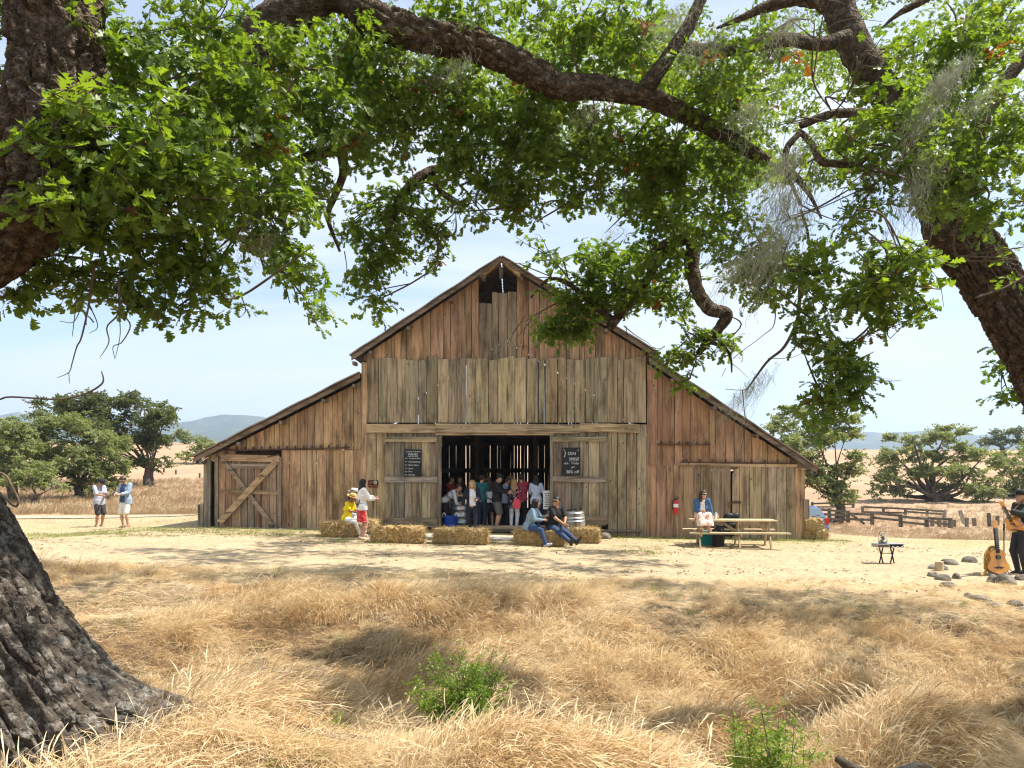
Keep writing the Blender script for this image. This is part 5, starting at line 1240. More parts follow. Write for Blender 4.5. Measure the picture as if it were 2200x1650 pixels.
# guitars
def guitar_geo(T, cut=True):
    n = 44; out = []
    for i in range(n):
        a = 2*PI*i/n; zz_ = -math.cos(a); x = math.sin(a)
        wd_ = .195 if zz_ < -.1 else .195-.0
        w = .10+.10*(abs(zz_+.45) < .75)*math.cos((zz_+.45)/.75*PI/2)**.8 if abs(zz_+.45) < .75 else .10
        z = zz_*.25
        prof = np.interp(zz_, [-1, -.9, -.6, -.3, .05, .3, .6, .85, 1], [.0, .11, .195, .19, .135, .125, .145, .10, .0])
        xx = math.copysign(prof, x) if abs(x) > 1e-6 else 0
        if cut and xx > 0 and zz_ > .45: xx = min(xx, .145-(zz_-.45)*.05); 
        out.append((xx, z+.25))
    MB().prism(out, -.05, .05).build('guitar_body', M['maple'], T)
    MB().prism([(x*.985, .25+(z-.25)*.985) for x, z in out], -.0535, -.0495).build('soundboard', M['spruce'], T)
    ring = MB(); ring.lathe([(.001, 0), (.05, 0), (.05, .002), (.001, .002)], 24); ring.V = [(x, -.0565+z*.5, y+.33) for x, y, z in ring.V]; ring.build('sound_hole', M['ebony'], T)
    MB().prism([(-.10, .125), (-.05, .135), (-.02, .15), (.02, .15), (.05, .135), (.10, .125), (.06, .115), (.03, .10), (0, .115), (-.03, .10), (-.06, .115)], -.060, -.0535).build('bridge', M['ebony'], T)
    nk = MB().box((0, -.052, .66), (.055, .035, .50)).build('neck', M['ebony'], T)
    for k in range(14): MB().box((0, -.0705, .50+.41*(1-(2**(-k/9)))/(1-2**(-14/9))), (.055, .003, .0035)).build('fret', M['steel'], nk)
    hd = MB().prism([(-.03, .90), (.03, .90), (.038, .98), (.036, 1.06), (-.036, 1.06), (-.038, .98)][::-1], -.06, -.042).build('headstock', M['spruce'], T)
    for q in (-1, 1):
        for k in range(3): MB().ball((q*.048, -.05, .93+k*.045), .011, 6, 4).build('tuning_peg', M['steel'], hd)
    for k in range(6): MB().bar(((k-2.5)*.008, -.0625, .13), ((k-2.5)*.0065, -.0735, .91), .0012, .0012).build('string', M['steel'], T)
gp = onground(2151, 1238); gs = F/gp.y
GT = thing('guitar', 'acoustic guitar standing upright behind the boulders', 'guitar', gp+Vector((0, .12, .03)), R(6)); GT.rotation_euler = (R(-7), 0, R(6)); guitar_geo(GT); GT.scale = (1.25, 1.25, 1.2)
GT.scale = (1.3, 1.2, 1.05)
stp = thing('guitar_strap', 'tan leather strap looping from the upright guitar to the ground', 'strap', gp)
def ribbon(pts, wd, th, name, m, par):
    D = catmull(pts, 24); V = []; Fc = []
    for i, p in enumerate(D):
        d = D[min(i+1, 23)]-D[max(i-1, 0)]; d /= np.linalg.norm(d)+1e-9; sd_ = np.cross(d, [0.25, -1, .2]); sd_ /= np.linalg.norm(sd_); nn = np.cross(d, sd_)
        for a, b in ((-1, -1), (1, -1), (1, 1), (-1, 1)): V.append(p+sd_*wd/2*a+nn*th/2*b)
    for i in range(23):
        for q in range(4): Fc.append((4*i+q, 4*i+(q+1) % 4, 4*i+4+(q+1) % 4, 4*i+4+q))
    return mk(name, V, Fc+[(3, 2, 1, 0), (92, 93, 94, 95)], m, par, True)
ribbon([(.04, .24, .58), (-.08, .22, .57), (-.20, .18, .46), (-.25, .14, .28), (-.25, .10, .14), (-.33, .02, .06), (-.46, -.06, .03)], .062, .006, 'strap', cloth((.44, .25, .06), .7), stp)
st_ = thing('guitar_stand', 'dark low stand holding the upright guitar', 'stand', gp+Vector((0, .22, 0)))
for a, b in (((0, .1, .02), (0, .02, .55)), ((-.2, .0, .01), (0, .06, .35)), ((.2, 0, .01), (0, .06, .35)), ((-.12, -.02, .10), (-.12, -.2, .06)), ((.12, -.02, .10), (.12, -.2, .06)), ((-.13, -.02, .10), (.13, -.02, .10))): MB().tube([a, b], .009, 6).build('bar', M['black'], st_)
# musician, mostly outside the frame
mp = Vector(((2195-1100)/F*(gp.y+.35), gp.y+.35, 0)); mp.z = float(gz(mp.x, mp.y))
ms_ = F/mp.y; Hm = 1.80
gn = Vector((-.62, -.42, .66)).normalized(); gf = Vector((-.72, -.45, -.25)); gf = (gf-gn*gf.dot(gn)).normalized(); gyv = -gf; gxv = gyv.cross(gn)
gc = mp+Vector((-.20, -.08, 1.06))
GM = thing('guitar', 'golden acoustic guitar held by the musician with its neck raised', 'guitar', gc-gn*.25)
guitar_geo(GM)
GM.rotation_euler = Matrix((gxv, gyv, gn)).transposed().to_euler()
toL = Matrix.Rotation(R(82), 3, 'Z')
def hl(v): return tuple(toL @ (v-mp))
_, hm_, wm_ = person('musician in a black cap and dark shirt playing guitar at the right edge', mp, R(-82), Hm, 'fair', 'grey', .02, False, lean=-2, head=(-4, 2), hands={1: hl(gc+gn*.40-gxv*.0+gyv*.05), -1: hl(gc+gf*.06-gn*.10+Vector((0, .02, .10)))}, elbow={1: (.6, -.1, -1), -1: (-.9, .5, -.3)},
       top=(.03, .035, .033), sleeve=1.8, hem=-.12, bottom=(.03, .03, .035), hat=('cap', cloth((.014, .014, .016))), beard=False)
GMi = Matrix((gxv, gyv, gn)); ribbon([tuple(GMi @ (v-GM.location)) for v in (gc-gn*.24+gyv*.05, mp+Vector((.16, .12, 1.30)), mp+Vector((.08, -.02, 1.56)), mp+Vector((-.13, -.10, 1.46)), gc+gn*.30+gyv*.04)], .05, .005, 'strap', cloth((.20, .09, .035), .7), GM)
# microphone on its stand
mx = Vector(((2157-1100)/F*(gp.y+.25), gp.y+.25, 0)); mx.z = float(gz(mx.x, mx.y))
zt_ = EYE-(1065-HOR)/F*mx.y-mx.z
MS = thing('microphone_stand', 'thin black microphone stand in front of the singing musician', 'stand', mx)
MB().tube([(0, 0, .03), (0, 0, zt_*.62)], .011, 8).build('lower_tube', M['black'], MS); MB().tube([(0, 0, zt_*.6), (0, 0, zt_)], .008, 8).build('upper_tube', M['black'], MS)
MB().tube([(-.08, 0, zt_-.005), (.06, 0, zt_+.015)], .007, 6).build('boom', M['black'], MS); MB().tube([(0, 0, zt_*.55), (0, 0, zt_*.64)], .018, 8).build('clutch', M['black'], MS)
for a in (0.3, 2.4, 4.5): MB().tube([(0, 0, .22), (.28*math.cos(a), .28*math.sin(a), .01)], .009, 6).build('leg', M['black'], MS)
MC = thing('microphone', 'black vocal microphone clipped to the stand before the singer', 'microphone', mx+Vector((.06, 0, zt_+.015)), 0)
MB().tube([(0, 0, 0), (.12, 0, .015)], [.012, .02], 8).build('handle', M['black'], MC); MB().ball((.15, 0, .02), (.036, .03, .03), 10, 8).build('grille', M['chalkboard'], MC, True)
# ranch fences behind on the right
FW = jit((.17, .145, .12), .05)
def rail_fence(label, posts, rails, Yf, wd=.16, ph=None, extra=()):
    """posts: (px, top, bottom); rails: list of (px0, py0, px1, py1)"""
    p0 = posts[0]; Y0 = Yf(p0[0]); sc_ = F/Y0
    org = Vector(((p0[0]-1100)/sc_, Y0, EYE-(p0[2]-HOR)/sc_)); T = thing('ranch_fence', label, 'fence', org)
    P = lambda px, py: W(px, py, Yf(px))-org
    for px, t_, b_ in posts:
        a, b = P(px, b_+1.5), P(px, t_); MB().bar(a, b, wd, wd, (0, 1, 0)).build('post', M['wood'], T, color=jit(FW, .2))
    for x0, y0, x1, y1 in rails:
        a, b = P(x0, y0), P(x1, y1); off = Vector((0, -wd*.62, 0)); MB().bar(a+off, b+off, .045, .125, (0, 0, 1)).build('rail', M['woodh'], T, color=jit(FW, .2))
    for x0, y0, x1, y1 in extra:
        MB().bar(P(x0, y0)+Vector((0, -.25, 0)), P(x1, y1)+Vector((0, -.25, 0)), .09, .12).build('prop', M['woodh'], T, color=jit(FW, .2))
rail_fence('dark ranch fence of two rails running right from the barn corner', [(1782, 1092, 1120), (1822, 1097, 1121), (1874, 1101, 1126), (1935, 1106, 1131), (1991, 1112, 1131), (2042, 1113, 1133)],
    [(1760, 1094, 1824, 1100), (1760, 1104, 1824, 1108), (1760, 1114, 1824, 1117), (1822, 1103, 1876, 1106), (1822, 1115, 1876, 1117), (1874, 1102, 1936, 1108), (1874, 1112, 1936, 1118), (1935, 1110, 1992, 1115), (1935, 1121, 1992, 1127), (1991, 1113, 2043, 1116), (1991, 1119, 2043, 1128)], lambda px: 41-(px-1780)*.012, .15, extra=((1820, 1101, 1853, 1125),))
rail_fence('lighter rail fence standing further back near the oak', [(1853, 1088, 1102), (1898, 1091, 1104), (1945, 1092, 1110), (1992, 1097, 1113), (2030, 1098, 1115)],
    [(1855, 1089, 1945, 1093), (1855, 1100, 1945, 1102), (1945, 1093, 2032, 1099), (1945, 1099, 2032, 1105)], lambda px: 50-(px-1850)*.012, .13)
rail_fence('weathered corral panels between the barn corner and the oak', [(1745, 1078, 1100), (1787, 1079, 1098), (1811, 1079, 1098), (1833, 1082, 1098)], [(1742, 1082, 1812, 1080), (1742, 1090, 1812, 1088), (1811, 1083, 1835, 1084), (1811, 1091, 1835, 1092)], lambda px: 54.0, .15)
for k, (px, t_, b_, px2) in enumerate([(2003, 1115, 1130, 2003), (2018, 1114, 1131, 2018), (2031, 1119, 1131, 2031), (2077, 1112, 1131, 2077), (2092, 1113, 1129, 2094), (2050, 1117, 1131, 2049), (2124, 1102, 1130, 2126), (2143, 1108, 1128, 2143), (2032, 1096, 1114, 2026), (2062, 1096, 1124, 2071)]):
    Yp = 40.0; a, b = W(px2, b_+1, Yp), W(px, t_, Yp)
    o = MB().bar((0, 0, 0), b-a, .14, .14, (0, 1, 0)).build('fence_post', M['wood'], None, color=jit((.2, .17, .14) if k not in (8, 9) else (.42, .38, .32), .2)); o.location = a
    tag(o, ['stubby picket, first right of the two-rail fence span', 'stubby picket in the middle of three by the rails', 'stubby picket, third and shortest by the rails', 'dark post standing right of the leaning white pole', 'slanting grey post in the dry grass right of the dark one', 'crooked low post at the end of the two-rail fence', 'thick grey broken post near the microphone stand', 'thin dark post nearest the microphone stand', 'pale pole leaning against the back rails by the oak trunk', 'thin white pole leaning alone in the dry grass'][k], 'post', 'loose fence posts right of the barn')
for k, (px, t_, b_) in enumerate([(352, 1002, 1015), (378, 1005, 1019), (429, 1013, 1027)]):
    p = W(px, b_, 52); g_ = float(gz(p.x, p.y)); 
    o = MB().bar((0, 0, -.2), (0, 0, 13/(F/52.)), .13, .13, (0, 1, 0)).build('fence_post', M['wood'], None, color=jit((.16, .13, .1), .1)); o.location = onground(px, b_)
    tag(o, ('thin field post nearest the left oak on the golden slope', 'thin field post in the middle of three on the golden slope', 'thin field post closest to the barn on the golden slope')[k], 'post', 'posts on the slope left of the barn')
# ------------------------------------------------------------------ leaves and sprigs
def oak_leaf(L=1.0, seed=0):
    """lobed oak leaf lying along +x, about L long; strips either side of a folded midrib"""
    r_ = np.random.default_rng(seed)
    st_ = [0, .12, .20, .27, .34, .42, .50, .58, .66, .75, .84, .92, 1.0]
    wd_ = [.012, .03, .07, .25, .29, .09, .34, .39, .13, .27, .32, .21, .05]
    V = []; Fc = []
    bend = r_.uniform(.05, .3); fold = r_.uniform(.1, .45)
    for s, w_ in zip(st_, wd_):
        z = -bend*s*s; w1, w2 = w_*r_.uniform(.85, 1.1), w_*r_.uniform(.85, 1.1); sh = .06 if w_ > .2 else -.02
        V += [(s*L, 0, z*L), ((s+sh)*L, w1*L, (z+w1*fold)*L), ((s+sh)*L, -w2*L, (z+w2*fold)*L)]
    for i in range(len(st_)-1):
        a = 3*i; Fc += [(a, a+3, a+4, a+1), (a, a+2, a+5, a+3)]
    return np.array(V), Fc
def rotm(rx, ry, rz): return np.array(Euler((rx, ry, rz)).to_matrix())
def join(parts):
    V, Fc, b = [], [], 0
    for v, f in parts:
        V.append(np.asarray(v)); Fc += [tuple(b+int(i) for i in q) for q in f]; b += len(v)
    return np.concatenate(V), Fc
def sprig(seed, n=9, L=.082, spread=.17, leaf=oak_leaf):
    r_ = np.random.default_rng(seed); parts = []; pl_ = []
    d = np.array([1, 0, 0]); mb = MB(); pts = [(spread*i/3, r_.uniform(-.02, .02), r_.uniform(-.02, .02)) for i in range(4)]
    mb.tube(pts, [.004, .003, .002, .001], 3); parts.append((mb.V, mb.F))
    for k in range(n):
        f = (k+.6)/n; p = np.array([spread*f, 0, 0])
        az = k*2.4+r_.uniform(-.4, .4); 
        m_ = rotm(r_.uniform(-.6, .6), r_.uniform(-.5, .7), az if f < .8 else r_.uniform(-.7, .7))
        V, Fc = leaf(L*r_.uniform(.7, 1.15), seed*31+k); V = V @ m_.T+p+m_ @ np.array([.012, 0, 0])
        parts.append((V, Fc))
    return join(parts)
def small_leaf(L=1.0, seed=0):
    return np.array([(0, 0, 0), (.35*L, .3*L, .08*L), (.35*L, -.3*L, .08*L), (.75*L, .26*L, 0), (.75*L, -.26*L, 0), (L, 0, -.1*L)]), [(0, 2, 4, 5), (0, 5, 3, 1)]
SPRIGS = [sprig(s) for s in range(10)]
SMALL = [sprig(s+40, 9, .055, .15, small_leaf) for s in range(8)]

def clumped(n, c, r, seed, shell=.55):
    """points in an ellipsoid, denser towards its skin and broken up by noise"""
    r_ = np.random.default_rng(seed); out = []; c = np.array(c); r = np.array(r); got = 0
    while got < n:
        d = r_.normal(size=(n*2, 3)); d /= np.linalg.norm(d, axis=1)[:, None]
        q = r_.random(len(d))**shell
        P = c+d*q[:, None]*r
        k = 3.0/max(np.mean(r), .25)
        P = P[fbm(P[:, 0]*k, P[:, 1]*k, P[:, 2]*k, 2, 7) > r_.uniform(.38, .60, len(P))]
        out.append(P); got += len(P)
    return np.concatenate(out)[:n]

# ------------------------------------------------------------------ big limbs
def bark_tube(name, pts, rad, m, parent, step=.05, cell=.09, depth=.03, seed=0, nr=None, wob=.12):
    """a tapering limb with raised bark plates and furrows"""
    pts = np.array(pts, float); L = np.linalg.norm(np.diff(pts, axis=0), axis=1).sum()
    n = max(8, int(L/step)); D = catmull(np.column_stack([pts, rad]), n); C, r = D[:, :3], np.maximum(D[:, 3], .004)
    nr = nr or int(np.clip(2*PI*np.max(r)/step, 8, 300))
    T_ = np.gradient(C, axis=0); T_ /= np.linalg.norm(T_, axis=1)[:, None]
    U = np.zeros_like(C); u = np.cross(T_[0], [0, 1, 0.01]); u /= np.linalg.norm(u)
    for i in range(n):
        u = u-T_[i]*(u@T_[i]); u /= np.linalg.norm(u); U[i] = u
    Vv = np.cross(T_, U)
    a = np.arange(nr)*2*PI/nr; S_ = np.concatenate([[0], np.cumsum(np.linalg.norm(np.diff(C, axis=0), axis=1))])
    A, SS = np.meshgrid(a, S_); Rr = np.repeat(r[:, None], nr, 1)
    rm = float(np.mean(r)); wrap = max(4, int(round(2*PI*rm/cell)))
    x = A/(2*PI)*wrap; y = SS/(cell*3.2)
    xw = x+.5*(fbm(np.cos(A)*rm*6+seed, np.sin(A)*rm*6, SS*4, 3, seed)-.5)*2; yw = y+.8*(fbm(np.cos(A)*rm*6, np.sin(A)*rm*6+seed, SS*4+9, 3, seed)-.5)*2
    f1, f2, idv = worley(xw, yw, seed, wrap)
    plate = sm(0, .34, f2-f1)
    rough = fbm(np.cos(A)*rm*22, np.sin(A)*rm*22, SS*22, 3, seed+5)
    g1, g2, gi = worley(xw*2.7+3, yw*4.1+5, seed+3, wrap*2.7 if False else 0)
    dsp = depth*(plate*(.6+.5*idv)+.30*sm(0, .3, g2-g1)*plate+.55*(rough-.5))
    big = wob*Rr*(fbm(np.cos(A)*1.3+seed, np.sin(A)*1.3, SS*.9/max(rm, .05)*.3, 3, seed+9)-.5)*2
    RR = Rr+dsp*np.minimum(1, Rr/.12)+big
    V = C[:, None, :]+U[:, None, :]*(np.cos(A)*RR)[..., None]+Vv[:, None, :]*(np.sin(A)*RR)[..., None]
    i0 = np.arange(n-1)[:, None]*nr; j = np.arange(nr)[None, :]; j2 = (j+1) % nr
    Q = np.stack([i0+j, i0+j2, i0+nr+j2, i0+nr+j], -1).reshape(-1, 4)
    V = V.reshape(-1, 3); nv = len(V); V = np.vstack([V, C[0]-T_[0]*r[0]*.5, C[-1]+T_[-1]*r[-1]*.6])
    jj = np.arange(nr); Q = np.vstack([Q, np.stack([np.full(nr, nv), (jj+1) % nr, jj, jj], 1), np.stack([np.full(nr, nv+1), nv-nr+jj, nv-nr+(jj+1) % nr, nv-nr+(jj+1) % nr], 1)])
    tri = Q[-2*nr:, :3]; Q = Q[:-2*nr]
    Fq = [tuple(q) for q in Q.tolist()]+[tuple(q) for q in tri.tolist()] if len(Q) < 30000 else Q
    return mk(name, V, Fq, m, parent, True)
def pxpts(L): return [tuple(W(a, b, c)) for a, b, c, _ in L], [d for *_, d in L]

OAK1 = thing('oak_tree', 'huge rough-barked oak leaning out of the left edge with limbs over the barn', 'tree', G(-3.45, 4.9))
# trunk with flaring roots: rings explicitly shaped
def big_trunk():
    nz, na = 460, 640; z = np.linspace(-.25, 4.4, nz); a = np.arange(na)*2*PI/na
    A, Z = np.meshgrid(a, z)
    cx = np.interp(z, [-.3, 0, .5, 1.0, 1.8, 2.6, 3.4, 4.4], [-3.50, -3.52, -3.72, -3.98, -4.36, -4.74, -5.1, -5.6]); cyy = np.interp(z, [0, 2, 4.4], [4.95, 5.1, 5.3])
    r = np.interp(z, [-.3, 0, .25, .5, 1.0, 1.8, 2.6, 3.4, 4.4], [1.25, 1.08, .98, .88, .73, .62, .56, .52, .45])
    lobes = 1+.10*np.cos(A*5+.6)*np.clip(1-Z/1.2, 0, 1)+.06*np.cos(A*3+1.2)
    root = 1.15*np.exp(-((np.angle(np.exp(1j*(A-.16)))/.17)**2))*np.clip(1-Z/.62, 0, 1)**1.8+.35*np.exp(-((np.angle(np.exp(1j*(A-.1)))/.5)**2))*np.clip(1-Z/.9, 0, 1)**2+.3*np.exp(-((np.angle(np.exp(1j*(A+1.05)))/.3)**2))*np.clip(1-Z/.8, 0, 1)**2
    base = np.repeat(r[:, None], na, 1)*lobes+root
    wrap = 56; x = A/(2*PI)*wrap+Z*.5; y = Z/.80
    xw = x+1.1*(fbm(np.cos(A)*4, np.sin(A)*4, Z*1.5, 2, 3)-.5)*2; yw = y+.9*(fbm(np.cos(A)*6+7, np.sin(A)*6, Z*3, 3, 4)-.5)*2
    f1, f2, idv = worley(xw, yw, 5, wrap)
    plate = sm(.02, .30, f2-f1)
    fur = np.abs(fbm(np.cos(A)*8, np.sin(A)*8, Z*.9, 3, 31)-.5)*2
    g1, g2, gid = worley(x*2.2+fbm(np.cos(A)*9, np.sin(A)*9, Z*8, 2, 8), Z/.10+fbm(np.cos(A)*9, np.sin(A)*9, Z*8, 2, 9), 15, int(wrap*2.2))
    sub = np.clip((g2-g1)*2.5, 0, 1)
    rough = fbm(np.cos(A)*30, np.sin(A)*30, Z*30, 3, 6)
    RR = base+.085*plate*(.75+.3*idv)+.02*np.clip(fur*5, 0, 1)+.016*sm(0, .3, g2-g1)*plate+.030*(rough-.5)
    V = np.stack([cx[:, None]+np.cos(A)*RR, cyy[:, None]+np.sin(A)*RR, Z+0*A], -1).reshape(-1, 3)
    i0 = np.arange(nz-1)[:, None]*na; j = np.arange(na)[None, :]; j2 = (j+1) % na
    Q = np.stack([i0+j, i0+j2, i0+na+j2, i0+na+j], -1).reshape(-1, 4)
    V = V-np.array(OAK1.location)
    return mk('trunk', V, Q, M['bark'], OAK1, True)
big_trunk()
def toloc(T, pts): return [tuple(Vector(p)-T.location) for p in pts]
def limb(T, L, name='limb', step=.045, cell=.07, depth=.022, seed=1, m='limb', **k):
    p, r = pxpts(L); return bark_tube(name, toloc(T, p), r, M[m], T, step, cell, depth, seed, **k)
# the limb that re-enters at the left edge and climbs out of the top
limb(OAK1, [(-330, 640, 5.2, .36), (-160, 560, 5.1, .33), (0, 468, 5.0, .30), (75, 385, 4.95, .27), (115, 280, 4.9, .245), (122, 150, 4.9, .235), (118, 0, 4.9, .23), (112, -160, 5.0, .22), (100, -380, 5.2, .20)], seed=2, step=.012, cell=.085, depth=.05)
# far limb seen through the leaves, arching to become the long branch across the frame
limb(OAK1, [(330, 380, 7.0, .19), (440, 250, 7.0, .20), (540, 110, 7.0, .20), (640, 20, 7.0, .19), (720, -40, 7.0, .17), (760, -30, 7.0, .15)], seed=3, step=.03, depth=.03, cell=.06)
LONG = [(690, -40, 7.0, .20), (745, -8, 7.0, .185), (800, 38, 7.0, .175), (870, 66, 7.05, .168), (930, 80, 7.1, .16), (1000, 92, 7.2, .155), (1070, 118, 7.3, .15), (1150, 158, 7.4, .145), (1210, 186, 7.5, .138), (1270, 188, 7.6, .128), (1340, 196, 7.7, .118), (1400, 212, 7.8, .108), (1460, 238, 7.9, .10), (1520, 268, 8.0, .094), (1580, 306, 8.1, .085), (1640, 340, 8.2, .068), (1700, 372, 8.3, .045), (1740, 420, 8.4, .026), (1765, 470, 8.4, .012)]
LONG = [(a, b, c, d*.76) for a, b, c, d in LONG]
limb(OAK1, LONG, seed=4, step=.013, cell=.062, depth=.032)
limb(OAK1, [(1385, 195, 7.75, .08), (1430, 130, 7.7, .07), (1475, 62, 7.7, .062), (1505, 0, 7.7, .055), (1530, -60, 7.7, .05)], seed=5)
limb(OAK1, [(1475, 102, 7.6, .05), (1540, 110, 7.6, .062), (1610, 98, 7.6, .062), (1680, 84, 7.6, .065), (1760, 95, 7.6, .06), (1820, 80, 7.7, .07)], seed=6)
limb(OAK1, [(1000, 95, 9.5, .06), (930, 180, 9.6, .08), (905, 190, 9.7, .09), (830, 180, 9.8, .07)], seed=7)
# crooked branches left of the middle
limb(OAK1, [(985, 365, 8.5, .03), (930, 365, 8.4, .045), (880, 400, 8.3, .05), (850, 450, 8.3, .035), (835, 500, 8.3, .02)], seed=8, step=.03)
limb(OAK1, [(930, 372, 8.4, .028), (945, 410, 8.4, .025), (968, 430, 8.4, .022), (988, 442, 8.4, .012)], seed=9, step=.03)
limb(OAK1, [(800, 250, 7.4, .045), (770, 290, 7.4, .05), (735, 315, 7.4, .05), (738, 370, 7.4, .04), (715, 430, 7.4, .03), (705, 470, 7.4, .022), (730, 540, 7.4, .012)], seed=10, step=.03)
limb(OAK1, [(735, 318, 7.4, .05), (690, 330, 7.3, .045), (640, 350, 7.2, .05), (590, 400, 7.1, .035), (560, 430, 7.0, .02)], seed=11, step=.03)
# hanging branches on the right of the middle
limb(OAK1, [(1400, 540, 9.0, .03), (1440, 520, 9.0, .055), (1488, 518, 9.0, .075), (1486, 570, 9.0, .078), (1500, 625, 9.0, .072), (1525, 662, 9.0, .07), (1562, 675, 9.0, .06), (1545, 705, 9.0, .055), (1520, 735, 9.0, .045), (1500, 760, 9.0, .03)], seed=12, step=.03)
limb(OAK1, [(1440, 520, 9.0, .04), (1390, 600, 9.6, .05), (1350, 655, 9.8, .05), (1320, 690, 9.9, .055), (1310, 705, 9.9, .05)], seed=13, step=.03)
limb(OAK1, [(1320, 690, 9.9, .04), (1270, 650, 9.9, .035), (1225, 612, 9.9, .03), (1180, 600, 9.9, .022), (1140, 640, 9.9, .012)], seed=14, step=.03)
limb(OAK1, [(1520, 735, 9.0, .02), (1555, 745, 9.0, .018), (1570, 770, 9.0, .014), (1572, 800, 9.0, .008)], seed=15, step=.03)
OAK2 = thing('oak_tree', 'oak on the right leaning in from the edge with lichen hanging from it', 'tree', G(7.6, 8.4))
g2_ = G(7.6, 8.4)
_p = [tuple(Vector((g2_.x+.15, 8.4, g2_.z-.2))), tuple(Vector((7.25, 8.35, 1.0))), tuple(W(2330, 960, 8.2)), tuple(W(2220, 740, 8.1)), tuple(W(2130, 600, 8.0)), tuple(W(2055, 505, 8.0)), tuple(W(2010, 420, 8.0)), tuple(W(1975, 320, 8.0)), tuple(W(1930, 230, 8.0)), tuple(W(1880, 165, 8.0))]
bark_tube('trunk', toloc(OAK2, _p), [.50, .42, .33, .272, .25, .225, .17, .13, .11, .10], M['limb'], OAK2, .013, .075, .045, 21)
limb(OAK2, [(2060, 530, 8.0, .20), (2020, 498, 7.95, .16), (2000, 478, 7.92, .10), (1994, 470, 7.9, .03)], 'burl', seed=22)
limb(OAK2, [(1985, 350, 8.0, .10), (1900, 200, 8.0, .14), (1835, 95, 8.0, .145), (1800, 10, 8.0, .14), (1770, -90, 8.0, .13)], seed=23)
limb(OAK2, [(1800, 20, 8.0, .09), (1740, -5, 8.0, .08), (1660, 10, 8.0, .055), (1590, 40, 8.0, .03), (1540, 60, 8.0, .010)], seed=24)
limb(OAK2, [(2030, 450, 8.0, .10), (2080, 330, 8.0, .09), (2120, 240, 8.0, .08), (2180, 150, 8.0, .06), (2260, 60, 8.0, .05)], seed=25)
limb(OAK2, [(1960, 310, 7.6, .05), (1880, 250, 7.5, .045), (1790, 245, 7.4, .04), (1720, 270, 7.4, .03)], seed=26, step=.03)
limb(OAK2, [(1895, 60, 8, .008), (1930, 30, 8, .025), (1970, 8, 8, .04), (2030, -30, 8, .04)], seed=27, step=.03)
limb(OAK2, [(1715, 280, 6.6, .02), (1745, 310, 6.6, .028), (1765, 345, 6.6, .03), (1800, 352, 6.6, .028), (1845, 352, 6.6, .02), (1880, 320, 6.6, .006)], seed=28, step=.02, wob=.25)
limb(OAK2, [(1718, 285, 6.4, .022), (1690, 320, 6.4, .025), (1692, 370, 6.4, .018), (1720, 440, 6.4, .012)], seed=29, step=.02)
